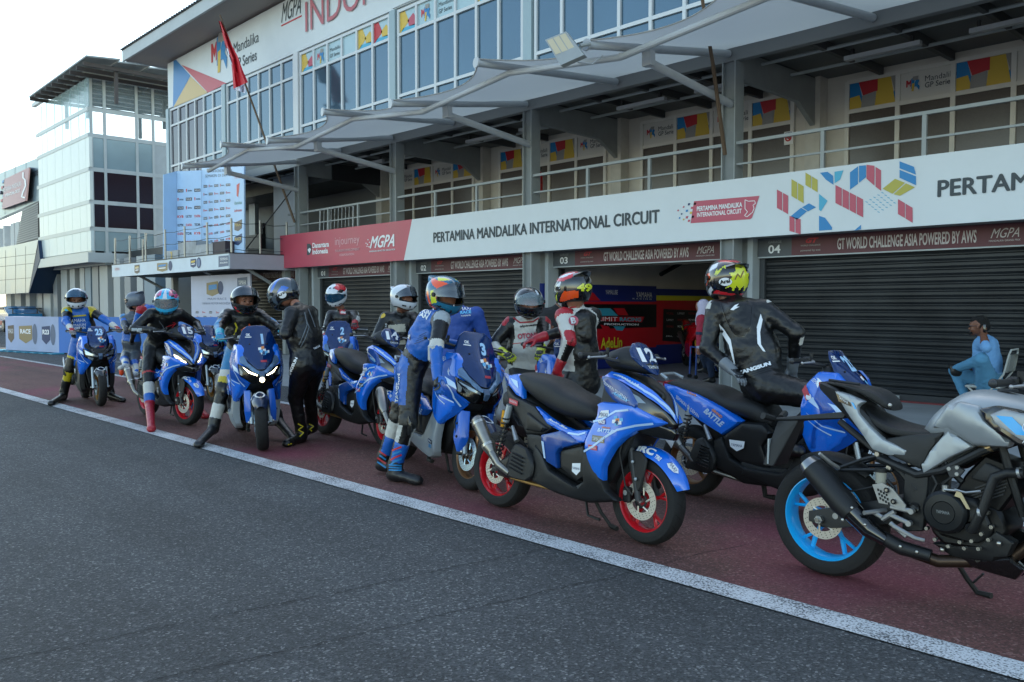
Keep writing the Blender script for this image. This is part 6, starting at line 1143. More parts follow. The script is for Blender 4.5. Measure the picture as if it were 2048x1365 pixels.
    mb = MB(); panel(mb, [(.79, .975, .225), (.86, .995, .235), (.95, .985, .25), (1.1, .93, .24), (1.15, .84, .22), (1.03, .80, .24), (.95, .835, .255), (.86, .885, .25), (.82, .92, .235)], PLG, t=.05, r=.015); fn = panel(mb, [(.845, .955, .262), (.9, .985, .262), (1.02, .965, .268), (1.12, .9, .25), (1.1, .84, .25), (1.0, .83, .27), (.92, .88, .274), (.87, .92, .27)], MATG, t=.03, r=.012); g = fn(-1)
    patch(mb, [(.875, .955), (.94, .955), (1.02, .88), (.96, .88)], g, RCYA, .03); patch(mb, [(.9, .905), (.98, .86), (1.06, .845), (1.04, .835), (.97, .845), (.9, .89)], g, PLG, .03); mb.add([g(1.01 + .028 * math.cos(q), .915 + .028 * math.sin(q)) for q in np.linspace(0, 6.1, 16)], [tuple(range(16))], STKW); mb.add([tuple(Vector(g(1.01 + .023 * math.cos(q), .915 + .023 * math.sin(q))) + Vector((0, -.002, 0))) for q in np.linspace(0, 6.1, 16)], [tuple(range(16))], LBLU); mb.text('MT', lambda u, v: tuple(Vector(g(u, v)) + Vector((0, -.003, 0))), STKW, (.985, .847, 1.03, .863), .05, .2); b(mb, 'side_scoop')
    mb = MB(); panel(mb, [(.64, .86, .165), (.76, .795, .175), (.66, .735, .175), (.535, .635, .165), (.52, .68, .16), (.56, .75, .16)], MATG, t=.03, r=.012); panel(mb, [(.33, .78, .13), (.45, .815, .14), (.58, .835, .15), (.63, .855, .16), (.56, .75, .16), (.52, .655, .16), (.38, .7, .15)], PLA, t=.03, r=.012); b(mb, 'side_cover')
    mb = MB(); fn = panel(mb, [(.04, 1.0, .09), (.13, .985, .12), (.225, .955, .135), (.19, .93, .135), (.2, .895, .14), (.26, .835, .145), (.33, .78, .15), (.455, .74, .155), (.445, .71, .155), (.36, .7, .15), (.28, .72, .15), (.2, .815, .14), (.12, .9, .12)], MATG, t=.03, r=.012); g = fn(-1); patch(mb, [(.06, .985), (.15, .945), (.16, .925), (.08, .945)], g, PLG, .03); mb.text('YAMAHA', lambda u, v: tuple(Vector(g(.08 + .06 * u, .962 - .028 * u + .016 * v)) + Vector((0, -.002, 0))), STKW, (0, 0, 1, 1), .04); patch(mb, [(.155, .95), (.17, .945), (.19, .915), (.18, .915)], g, RCYA, .03)
    hull(mb, sy([(-.06, .05, 1.04), (-.07, .04, 1.0), (.05, .09, 1.01), (.1, .1, .96), (.2, .12, .8), (.34, .12, .7), (.34, .11, .78), (.2, .12, .92)]), PLA, .01); hull(mb, sy([(-.075, .03, 1.035), (-.075, .03, 1.01), (-.02, .05, 1.0), (-.02, .05, 1.03)]), M('tail_lamp'), .004); b(mb, 'tail')
    mb = MB(); loft(mb, [(-.02, 1.042, 1.025, .04), (.1, 1.038, 1.005, .08), (.18, 1.03, .985, .095), (.25, 1.018, .95, .1), (.305, .985, .92, .095), (.335, .945, .915, .07)], SEATM, 20, 3); mb.ball((.335, -.085, .945), .011, STL, 6); mb.tube([(.0, -.06, 1.05), (.18, -.09, 1.04)], .008, PLA, 6); b(mb, 'pillion_seat')
    mb = MB(); loft(mb, [(.2, .93, .86, .08), (.26, .895, .83, .115), (.36, .86, .79, .135), (.46, .845, .79, .135), (.56, .85, .81, .11), (.63, .87, .83, .08)], SEATM, 22, 3); b(mb, 'rider_seat')
    mb = MB(); hull(mb, sy([(.1, .04, .89), (-.05, .035, .855), (-.2, .03, .828), (-.33, .045, .815), (-.34, .05, .8), (-.2, .035, .808), (.08, .05, .85)]), PLA, .006); mb.tube([(-.33, -.04, .81), (-.35, -.12, .83)], .02, PLA, 8); mb.tube([(-.33, .04, .81), (-.35, .12, .83)], .02, PLA, 8); hull(mb, sy([(-.18, .04, .82), (-.3, .05, .8), (-.33, .08, .66), (-.36, .09, .55), (-.3, .08, .55), (-.24, .06, .68)]), M('plate_holder', '202225', .6), .008); hull(mb, [(-.325, y, z) for y in (-.09, .09) for z in (.56, .7)] + [(-.335, y, z) for y in (-.09, .09) for z in (.56, .7)], SILP, .002)
    b(mb, 'tail_tidy')
    mb = MB(); fender(mb, 0, .314, .345, 50, 120, .07, PLA, .03); b(mb, 'hugger')
    mb = MB()
    for s in (1, -1): mb.tube([(1.38, s * .1, .3), (1.3, s * .1, .48)], .03, PLA, 10); mb.tube([(1.3, s * .1, .48), (1.08, s * .1, 1.0)], .02, GOLDM, 10)
    b(mb, 'fork', T); mb = MB(); fender(mb, 1.38, .3, .34, 20, 130, .07, PLA); b(mb, 'front_fender', T)
    mb = MB(); loft(mb, [(1.1, 1.0, .84, .09), (1.18, .98, .82, .1), (1.24, .93, .8, .08)], PLG, 14); b(mb, 'headlight', T)
    hb = handlebar(t, .98, 1.1, None, .38, rise=-.0); mb = MB(); mb.cyl((.98, -.22, 1.1), (.98, -.22, 1.15), .03, PLA, 10); hull(mb, sy([(.95, .06, 1.1), (1.1, .06, 1.06), (1.1, .05, 1.12), (.98, .05, 1.14)]), PLG, .006); mb.build('master_cylinder', hb)
    mb = MB(); hull(mb, sy([(.96, .14, .72), (1.02, .14, .7), (1.04, .14, .46), (.98, .14, .45)]), PLG, .008); b(mb, 'radiator')
    return t

def superbike(label, loc, rz, num, body, trim, stand=True):
    t = thing('sport_motorcycle', label, 'motorcycle', loc, rz); b = lambda mb, n, TT=None: mb.build(n, t, T=TT); T = steer(1.38, .3, 1.1, .95, 0)
    wheel(t, 'rear_wheel', 0, .315, .17, .21, PLG, None, 5, 'y', .1); wheel(t, 'front_wheel', 1.38, .3, .12, .215, PLG, T, 5, 'y', .15)
    mb = MB(); panel(mb, [(1.5, .95, .12), (1.45, .75, .2), (1.25, .6, .23), (1.1, .35, .2), (.8, .25, .18), (.65, .35, .2), (.7, .55, .22), (.95, .8, .22), (1.2, .95, .2)], body, t=.04, r=.02); loft(mb, [(1.15, .98, .6, .2), (1.35, .98, .68, .19), (1.5, .96, .78, .13), (1.58, .9, .84, .05)], body, 20); mb.tube([(1.1, -.16, 1.02), (1.0, -.3, .98)], .015, BLK); mb.tube([(1.1, .16, 1.02), (1.0, .3, .98)], .015, BLK)
    panel(mb, [(0, 1.2, 1.25), (.12, 1.15, 1.28), (.13, 1.02, 1.42), (.06, .93, 1.52), (-.06, .93, 1.52), (-.13, 1.02, 1.42), (-.12, 1.15, 1.28)], PLG, axis='x', t=.01, r=.01); b(mb, 'front_fairing')
    mb = MB(); g = lambda u, v: (1.565 + (v < .87) * .02 - abs(u) * .3, -u, v); mb.text(num, lambda u, v: (1.53 - (v - .95) * .8, -u, v), GYL, (-.07, .95, .07, 1.03), .05) if num else None; mb.poly([(-.1, .93), (.1, .93), (.06, .82), (-.06, .82)], g, SILP); b(mb, 'number_plate')
    mb = MB(); fender(mb, 1.38, .3, .34, 20, 120, .07, body); 
    for s in (1, -1): mb.tube([(1.38, s * .1, .3), (1.15, s * .1, .95)], .027, GOLDM, 10)
    b(mb, 'fork'); mb = MB(); loft(mb, [(.6, .9, .72, .1), (.7, 1.0, .75, .17), (.9, 1.06, .78, .18), (1.05, 1.02, .82, .12)], body, 20); b(mb, 'fuel_tank')
    mb = MB(); loft(mb, [(-.35, 1.12, 1.06, .03), (-.2, 1.1, 1.0, .09), (0, 1.04, .92, .12), (.25, .95, .85, .14), (.3, .9, .84, .14)], body, 18); panel(mb, [(-.3, 1.08, .07), (-.05, 1.04, .12), (.2, .93, .15), (.35, .8, .15), (.15, .82, .14), (-.1, .95, .11)], trim, t=.03, r=.01); panel(mb, [(-.1, .97, .125), (.1, .92, .145), (.2, .86, .155), (.1, .86, .15)], GYL, t=.02, r=.01); b(mb, 'tail')
    mb = MB(); loft(mb, [(.25, .93, .86, .13), (.45, .86, .8, .14), (.62, .9, .8, .1)], SEATM, 14); b(mb, 'seat')
    mb = MB(); hull(mb, sy([(.4, .12, .3), (.9, .14, .28), (.95, .14, .6), (.5, .12, .7), (.35, .1, .6)]), ENG, .02); hull(mb, sy([(0, .11, .34), (0, .11, .28), (.45, .1, .38), (.45, .1, .5)]), PLA, .01) if False else None
    for s in (1, -1): hull(mb, [(-.05, s * .12, .35), (-.05, s * .12, .28), (.45, s * .13, .38), (.45, s * .13, .5), (0, s * .1, .3), (.45, s * .1, .45)], ALUM, .01)
    b(mb, 'engine'); mb = MB(); mb.tube([(-.12, -.17, .78), (.1, -.17, .68), (.3, -.15, .5), (.5, -.1, .3)], [.05, .055, .03, .03], STB, 14); b(mb, 'exhaust'); return t
def paddock_stand(label, loc, rz, m):
    t = thing('paddock_stand', label, 'stand', loc, rz); mb = MB()
    for s in (1, -1): mb.tube([(-.5, s * .14, .62), (-.35, s * .17, .6), (-.1, s * .17, .3), (.0, s * .16, .3), (.12, s * .16, .05)], .018, m, 8); mb.tube([(-.5, s * .14, .62), (-.52, s * .14, .06)], .018, m, 8)
    mb.tube([(-.5, -.14, .62), (-.5, .14, .62)], .018, m, 8); mb.tube([(-.35, -.17, .45), (-.35, .17, .45)], .015, m, 8); mb.build('frame', t); mb = MB()
    for s in (1, -1): mb.lathe([(0, -.02), (.04, -.02), (.04, .02), (0, .02)], BLK, (.12, s * .16, .04), 'y', 12); mb.lathe([(0, -.02), (.04, -.02), (.04, .02), (0, .02)], BLK, (-.52, s * .14, .04), 'y', 12)
    mb.build('caster', t); return t
# ---- placement along the lane
G12 = 'blue racing scooters in the line'
aerox('blue racing scooter numbered 12 with red wheels, parked riderless side-on', '12', (-4.50, 4.08, .004), R(0), -3, lean=4)
aerox('blue racing scooter numbered 15 with lit headlights under a rider in plain black leathers', '15', (-11.5, 4.12, .004), R(0), 12, True)
aerox('blue racing scooter numbered 14 with long black seat and red front wheel', '14', (-8.45, 4.98, .004), R(-3), -5, lean=6)
def at_front(front, rz, wb): return (front[0] - wb * math.cos(R(rz)), front[1] - wb * math.sin(R(rz)), .004)
maxi('large blue scooter numbered 1 with single lit headlamp and silver side panels', '1', at_front((-7.9, 3.93), -18, 1.54), R(-18), -8, 1.54, True, True)
maxi('large blue scooter numbered 3 with blue fork guards, unlit, nose beside the silver exhaust', '3', at_front((-5.08, 4.28), -15, 1.54), R(-15), 6, 1.54, True, lean=8)
maxi('large blue scooter numbered 2 half hidden behind the scooter numbered 14', '2', at_front((-9.75, 5.95), -34, 1.54), R(-34), 0, 1.54, True)
maxi('blue scooter numbered 23 with white slotted exhaust shield under a yellow and blue rider', '23', at_front((-12.98, 3.98), -8, 1.34), R(-8), 0, 1.34, False, False, RGLD)
maxi('blue scooter with smooth rear side panel, between scooter 12 and the silver motorcycle', '22', (-3.78, 5.42, .004), R(0), 4, 1.37, False, False, RBRO)
maxi('blue scooter under the grey helmeted rider, mostly hidden behind the scooter numbered 15', '', (-13.6, 5.5, .004), R(-6), 0, 1.34, False, False, RGLD)
aerox('blue scooter glimpsed between the riders of scooters 15 and 1', '7', (-13.3, 5.9, .004), R(-10), 0, True)
maxi('blue scooter under the two riders in red, white and black leathers', '', (-6.35, 5.95, .004), R(-20), 10, 1.4, False, False, RGLD)
naked('silver naked motorcycle with cyan wheels and black exhaust, riderless at the right edge', (-2.15, 4.33, .004), R(0))
sb = superbike('red sport motorcycle numbered 73 facing out of the open garage', (-12.0, 16.9, .02), R(-42), '73', M('bike_red', 'b0101c', .25, coat=.6), M('bike_black', '101114', .3))
superbike('red and blue sport motorcycle tail-out on a stand in the open garage', (-9.55, 14.45, .02), R(60), '', MATS['bike_red'], M('bike_blue', '1a2f9a', .25, coat=.6))
paddock_stand('blue tubular paddock stand under the red and blue sport motorcycle', (-9.55, 14.45, .02), R(60), M('stand_blue', '1f4488', .35))
# ================================================================= people: one continuous skin per body from a smooth distance field
def nrm(v): v = np.array(v, float); return v / (np.linalg.norm(v) + 1e-9)
def nets(prims, res, k=.03, clip=None, wr=0.):
    lo = np.min([np.minimum(p['a'] - p['R'], p['b'] - p['R']) for p in prims], 0) - 2 * res; hi = np.max([np.maximum(p['a'] + p['R'], p['b'] + p['R']) for p in prims], 0) + 2 * res
    n = np.ceil((hi - lo) / res).astype(int) + 1; g = np.full(n, .3, np.float32); ax = [lo[i] + np.arange(n[i]) * res for i in range(3)]
    for p in prims:
        a = np.maximum(np.floor((np.minimum(p['a'], p['b']) - p['R'] - k - lo) / res).astype(int), 0); b = np.minimum(np.ceil((np.maximum(p['a'], p['b']) + p['R'] + k - lo) / res).astype(int) + 1, n)
        X = np.stack(np.meshgrid(*[ax[i][a[i]:b[i]] for i in range(3)], indexing='ij'), -1); d = pdist_(p, X); s = g[a[0]:b[0], a[1]:b[1], a[2]:b[2]]
        kk = p.get('k', k); h = np.clip(.5 + .5 * (s - d) / kk, 0, 1); g[a[0]:b[0], a[1]:b[1], a[2]:b[2]] = s * (1 - h) + d * h - kk * h * (1 - h)
    if wr:
        X, Y, Z = np.meshgrid(*ax, indexing='ij'); g += (wr * np.sin(X * 46 + 3 * np.sin(Z * 21 + Y * 13)) * np.sin(Z * 58 + 2.5 * np.sin(Y * 37 + X * 17))).astype(np.float32)
    if clip is not None: g = np.maximum(g, (clip - ax[2])[None, None, :].astype(np.float32))
    ins = g < 0; c = np.zeros(n - 1, np.int8)
    for dx in (0, 1):
        for dy in (0, 1):
            for dz in (0, 1): c += ins[dx:n[0] - 1 + dx, dy:n[1] - 1 + dy, dz:n[2] - 1 + dz]
    act = (c > 0) & (c < 8); ids = np.argwhere(act); num = np.full(n - 1, -1, int); num[act] = np.arange(len(ids)); P = np.zeros((len(ids), 3)); C = np.zeros(len(ids))
    cor = [(x, y, z) for x in (0, 1) for y in (0, 1) for z in (0, 1)]
    for i, p in enumerate(cor):
        for q in cor[i + 1:]:
            if sum(abs(p[j] - q[j]) for j in range(3)) != 1: continue
            A = g[tuple((ids + p).T)]; B = g[tuple((ids + q).T)]; m = (A < 0) != (B < 0); t = np.where(m, A / np.where(m, A - B, 1), 0)
            P += np.where(m[:, None], np.array(p) + t[:, None] * (np.array(q) - np.array(p)), 0); C += m
    V = lo + (ids + P / C[:, None]) * res; F = []
    for axn in range(3):
        o = [i for i in range(3) if i != axn]; sl0 = [slice(None)] * 3; sl1 = [slice(None)] * 3; sl0[axn] = slice(0, -1); sl1[axn] = slice(1, None)
        A = ins[tuple(sl0)]; B = ins[tuple(sl1)]; e = np.argwhere(A != B); sgn = A[tuple(e.T)]
        ok = (e[:, o[0]] > 0) & (e[:, o[1]] > 0) & (e[:, o[0]] < n[o[0]] - 1) & (e[:, o[1]] < n[o[1]] - 1); e = e[ok]; sgn = sgn[ok]
        def gi(d0, d1): q = e.copy(); q[:, o[0]] -= d0; q[:, o[1]] -= d1; return num[tuple(q.T)]
        Q = np.stack([gi(1, 1), gi(0, 1), gi(0, 0), gi(1, 0)], 1); fl = sgn if axn != 1 else ~sgn; Q[~fl] = Q[~fl][:, ::-1]; F.append(Q)
    return V, np.concatenate(F)
def prim(name, a, b, ra, rb, side=None, sx=1., k=None, f=None):
    a = np.array(a, float); b = np.array(b, float); d = dict(n=name, a=a, b=b, ra=ra, rb=rb, R=max(ra, rb) * max(sx, 1) + .005, side=nrm(side) if side is not None else None, sx=sx, f=nrm(f) if f is not None else None)
    if k: d['k'] = k
    return d
def pdist_(p, X, full=False):
    ab = p['b'] - p['a']; L = ab @ ab; v = X - p['a']; t = np.clip((v @ ab) / L if L > 1e-9 else np.zeros(v.shape[:-1]), 0, 1); w = v - t[..., None] * ab
    if p['side'] is not None: c = w @ p['side']; w2 = w - c[..., None] * p['side'] * (1 - 1 / p['sx'])
    else: w2 = w
    d = (np.linalg.norm(w2, axis=-1) - (p['ra'] + (p['rb'] - p['ra']) * t)) * (1 if p['sx'] <= 1 else .85)
    return (d, t, w) if full else d
def skin_obj(name, prims, res, mats, rules, parent, k=.03, clip=None, wr=0., base=0, fac=None):
    V, F = nets(prims, res, k, clip, wr); cen = V[F].mean(1); D = np.stack([pdist_(p, cen) for p in prims], 1); bi = D.argmin(1); mi = np.full(len(F), base)
    for names, fn, m in rules:
        todo = np.zeros(len(F), bool)
        for i, p in enumerate(prims):
            if p['n'] in names:
                s = np.where(bi == i)[0]
                if not len(s): continue
                _, t, w = pdist_(p, cen[s], True); r = np.linalg.norm(w, axis=1) + 1e-6; sd = (w @ p['side']) / r if p['side'] is not None else np.zeros(len(s)); fr = (w @ p['f']) / r if p['f'] is not None else np.zeros(len(s))
                todo[s[fn(t, sd, fr)]] = True
        if m not in mats: mats.append(m)
        mi[todo] = mats.index(m)
    me = bpy.data.meshes.new(name); inv = wmat(parent).inverted(); Mi = np.array(inv); V2 = V @ Mi[:3, :3].T + Mi[:3, 3]
    me.from_pydata([tuple(v) for v in V2], [], [tuple(f) for f in F.tolist()])
    for m in mats: me.materials.append(m)
    me.polygons.foreach_set('material_index', mi.tolist()); me.polygons.foreach_set('use_smooth', [True] * len(F)); me.update()
    bm = bmesh.new(); bm.from_mesh(me); bmesh.ops.smooth_vert(bm, verts=bm.verts[:], factor=.5, use_axis_x=True, use_axis_y=True, use_axis_z=True); bmesh.ops.recalc_face_normals(bm, faces=bm.faces[:]); bm.to_mesh(me); bm.free()
    o = bpy.data.objects.new(name, me); COL.objects.link(o); o.parent = parent; WM[o.name] = wmat(parent); return o
def ik(a, c, l1, l2, pole):
    a = np.array(a, float); c = np.array(c, float); d = c - a; L = np.linalg.norm(d); m = (l1 + l2) * .995
    if L > m: c = a + d / L * m; L = m; d = c - a
    x = (l1 * l1 - l2 * l2 + L * L) / (2 * L); h = math.sqrt(max(l1 * l1 - x * x, 0)); u = d / L; p = np.array(pole, float); p = nrm(p - u * (p @ u)); return a + u * x + p * h, c
def hd(deg): return np.array([math.cos(R(deg)), math.sin(R(deg)), 0.])
def LT(name, col, rough=.36): return M(name, col, rough, var=.1, vs=9, bump=.9, bs=16)
LBLK = LT('leather_black', '0a0b0d'); LWHT = LT('leather_white', 'b9b9b4'); LBLUE = LT('leather_blue', '1359ae'); LREDL = LT('leather_red', '9c1c28'); LYL = LT('leather_yellow', 'b3a11c'); LTEAL = LT('leather_teal', '2472a4'); LGRYL = LT('leather_grey', '3a4047'); LLG = LT('leather_light_grey', '8e979e'); PAD = M('armour_black', '0e0f11', .25, coat=.3); ORNG = M('slider_orange', 'e0481c', .4)
SKIN = M('skin_brown', '6e4531', .5, var=.06, vs=12); SKIN2 = M('skin_tan', '7f523f', .5, var=.06, vs=12); HAIR = M('hair_black', '070606', .9, bump=.6, bs=90); EYE = M('eye_dark', '120c0a', .2); LIP = M('lips', '7a4038', .5); CLOTHB = M('cloth_light_blue', '6c9fd0', .8, var=.12, vs=9, bump=.5, bs=14); DENIM = M('denim', '4f86a8', .85, var=.15, vs=8, bump=.5, bs=16)
VISD = M('visor_smoke', '1c2a36', .04, .2, alpha=.93, spec=1., coat=1.); VISC = M('visor_clear', '9ab0ba', .04, alpha=.32, spec=1., coat=1.); VISB = M('visor_blue', '1e4a66', .05, .3, alpha=.85, coat=1.); VISG = M('visor_bronze', '5c4526', .08, .75, alpha=.95, coat=1.)
HBLK = M('helmet_black', '0d0f12', .14, coat=1.); HWH = M('helmet_white', 'c4cad2', .2, coat=.8); HGR = M('helmet_grey', '5c6470', .35, .2); HTL = M('helmet_teal', '1a5f80', .2, coat=.8); HOR = M('helmet_orange', 'e0501c', .2, coat=.8); HYE = M('helmet_yellow', 'c4cc28', .2, coat=.8); HRD = M('helmet_red', 'c0202c', .2, coat=.8); HCY = M('helmet_cyan', '2fa4d4', .2, coat=.8); HBL = M('helmet_blue', '1c5fc0', .2, coat=.8); HDG = M('helmet_slate', '3d4854', .25, coat=.8); HPK = M('helmet_pink', 'b04a78', .25, coat=.8); HCH = M('helmet_chrome', '9aa4aa', .15, .7)
def helmet(par, c, head, pitch, base, gfx=(), visor=VISD, raised=0., roll=0., spoiler=False, sc=1.09, face=True, skin=None):
    Tm = Matrix.Translation(Vector(c)) @ Matrix.Rotation(R(head), 4, 'Z') @ Matrix.Rotation(-R(pitch), 4, 'Y') @ Matrix.Rotation(R(roll), 4, 'X'); Tm = wmat(par).inverted() @ Tm
    def rad(a, e):
        A, E = R(a), R(e); x, y, z = math.cos(E) * math.cos(A), math.cos(E) * math.sin(A), math.sin(E); q = (abs(x / .158) ** 2.2 + abs(y / .131) ** 2.2 + abs(z / .142) ** 2.2) ** (-1 / 2.2)
        q += .022 * math.exp(-((abs(a) / 48) ** 2)) * math.exp(-(((e + 38) / 22) ** 2)) - .006 * math.exp(-((abs(a) / 60) ** 2)) * math.exp(-(((e - 4) / 14) ** 2)); q += .012 * math.exp(-(((180 - abs(a)) / 60) ** 2)) * math.exp(-(((e - 25) / 22) ** 2))
        return q * sc
    def pt(a, e, off=0.): q = rad(a, e) + off; A, E = R(a), R(e); return (q * math.cos(E) * math.cos(A), q * math.cos(E) * math.sin(A), q * math.sin(E))
    def hole(a, e): return abs(a) < 60 and -15 + abs(a) * .08 < e < 22 - (max(abs(a) - 40, 0)) * .6
    mb = MB(); NA, NE = 120, 52; E0 = lambda a: -46 - 8 * math.exp(-((a / 50) ** 2)); V = []; cell = {}
    for i in range(NA):
        for j in range(NE + 1): a = -180 + 360 * i / NA; V.append(pt(a, E0(a) + (90 - E0(a)) * j / NE))
    pf = [([(p[0], p[1]) for p in P], m, mir) for P, m, mir in gfx]; byM = {}
    AE = []; 
    for i in range(NA):
        for j in range(NE): a = -180 + 360 * (i + .5) / NA; AE.append((a, E0(a) + (90 - E0(a)) * (j + .5) / NE))
    AE = np.array(AE); idx = np.full(len(AE), -1); 
    for q, (P, m, mir) in enumerate(pf):
        s = inside(P, AE); idx[s] = q
        if mir: s = inside(P, AE * np.array([-1, 1])); idx[s] = q
    for n_ in range(len(AE)):
        a, e = AE[n_]
        if hole(a, e): continue
        i, j = divmod(n_, NE); f = (i * (NE + 1) + j, ((i + 1) % NA) * (NE + 1) + j, ((i + 1) % NA) * (NE + 1) + j + 1, i * (NE + 1) + j + 1); byM.setdefault(int(idx[n_]), []).append(f)
    mb.v = V
    for q, fs in byM.items():
        k_ = mb.mi(base if q < 0 else pf[q][1])
        for f in fs: mb.f.append(f); mb.m.append(k_)
    # lining, rim and lower edge
    Vi = [tuple(x * .9 for x in p) for p in V]; F = []
    for n_ in range(len(AE)):
        a, e = AE[n_]
        if abs(a) < 52 and -16 < e < 20: continue
        i, j = divmod(n_, NE); F.append((i * (NE + 1) + j, ((i + 1) % NA) * (NE + 1) + j, ((i + 1) % NA) * (NE + 1) + j + 1, i * (NE + 1) + j + 1))
    mb.add(Vi, F, BLK); mb.tube([pt(-180 + 10 * i, E0(-180 + 10 * i), -.006) for i in range(37)], .011, BLK, 6)
    rim = [(a, 22.5 - max(abs(a) - 40, 0) * .6) for a in range(-60, 61, 6)] + [(a, -15.5 + abs(a) * .08) for a in range(60, -61, -6)]; rim.append(rim[0]); mb.tube([pt(a, e, -.003) for a, e in rim], .007, BLK, 6)
    h = mb.build('helmet', par, T=Tm, ang=50)
    mb = MB(); RT = Matrix.Rotation(-R(raised), 4, 'Y'); V = []; n1, n2 = 26, 9
    for i in range(n1 + 1):
        for j in range(n2 + 1): a = -74 + 148 * i / n1; e = -17 + abs(a) * .12 + (44 - abs(a) * .34) * j / n2; V.append(RT @ Vector(pt(a, e, .008)))
    mb.add(V, [(i * (n2 + 1) + j, (i + 1) * (n2 + 1) + j, (i + 1) * (n2 + 1) + j + 1, i * (n2 + 1) + j + 1) for i in range(n1) for j in range(n2)], visor)
    for s in (1, -1): p = pt(s * 74, 4, .006); mb.cyl(p, (p[0], p[1] + s * .012, p[2]), .018, BLK, 12)
    mb.build('visor', h, T=Tm, ang=60); mb = MB()
    hull(mb, [pt(a, e, d) for a in (-16, 16) for e in (-36, -28) for d in (0, .006)], BLK, .002); 
    for s in (1, -1): hull(mb, [pt(s * a, e, d) for a in (10, 26) for e in (50, 58) for d in (0, .008)], base if base is not HWH else HDG, .003); hull(mb, [pt(s * a, e, d) for a in (30, 48) for e in (-34, -28) for d in (0, .005)], BLK, .002)
    if spoiler: hull(mb, [pt(180 + a, e, d) for a in (-40, 0, 40) for e in (28, 40) for d in (-.005, .008)] + [pt(180, 30, .06), pt(165, 30, .05), pt(195, 30, .05)], base, .004)
    mb.build('vent', h, T=Tm); WM[h.name] = wmat(par); return h, Tm, pt
def glove(par, name, w, fore, palm, curl, m, m2=None, cuff=.07, spread=1., cover=True):
    """w wrist, fore = unit forearm direction, palm = direction the palm faces"""
    w = np.array(w); d = nrm(fore); n = np.array(palm, float); n = nrm(n - d * (n @ d)); s = np.cross(d, n); P = []
    if cuff: P.append(prim('cuff', w - d * cuff, w + d * .015, .046, .037))
    P += [prim('palm', w + d * .03, w + d * .075, .024, .026, s, 1.55, f=-n)]
    for i, (off, L) in enumerate(((.034, .078), (.012, .088), (-.011, .08), (-.033, .062))):
        b = w + d * .082 + s * off * spread; ang = R(20 * curl); p = b
        for j, q in enumerate((.42, .32, .26)):
            dd = d * math.cos(ang) + n * math.sin(ang); e = p + dd * L * q; P.append(prim('finger%d' % j, p, e, .0105 - .001 * j, .0098 - .001 * j, s, 1., .008, f=-n)); p = e; ang += R(68 * curl)
    b = w + d * .03 + s * .035 + n * .01; dd = nrm(d * .6 + s * (.8 - .5 * curl) + n * (.25 + .4 * curl)); e = b + dd * .04; P.append(prim('thumb', b, e, .014, .012, s, 1., .012)); dd = nrm(d * (.95 - .3 * curl) + n * .7 * curl + s * .15); P.append(prim('thumb', e, e + dd * .035, .012, .0095, s, 1., .01))
    rules = [(('palm', 'finger0'), lambda t, sd, fr: fr > .35, m2)] if m2 else []
    return skin_obj(name, P, .0055, [m], rules, par, k=.014)
def boot(par, knee, ank, toe, m, m2=None, m3=None, top=.42, low=False):
    knee, ank, toe = map(np.array, (knee, ank, toe)); f = toe - ank; f[2] = 0; f = nrm(f); s = np.cross([0, 0, 1], f); z0 = min(toe[2], ank[2] - .085) - .022; u = nrm(knee - ank)
    P = [] if low else [prim('shaft', ank + (knee - ank) * (top + .1), ank + u * .03, .066, .056, s, 1.05, f=f)]
    P += [prim('ankle', ank + u * .05, ank - np.array([0, 0, .03]), .054, .052, f=f, side=s), prim('heel', ank - f * .035 - np.array([0, 0, .055]), ank + f * .03 - np.array([0, 0, .055]), .04, .04, s, 1.), prim('foot', ank + f * .02 - np.array([0, 0, .04]), toe + np.array([0, 0, .012]) - f * .02, .046, .034, s, 1.2), prim('toe', toe - f * .05 + np.array([0, 0, 0.004]), toe, .032, .027, s, 1.35)]
    rules = []
    if m2: rules.append((('shaft',), lambda t, sd, fr: (fr > -.2) & (t < .75), m2))
    if m3: rules += [(('toe', 'foot'), lambda t, sd, fr: t > .0, m3)]
    return skin_obj('boot', P, .009, [m], rules, par, k=.03, clip=z0)
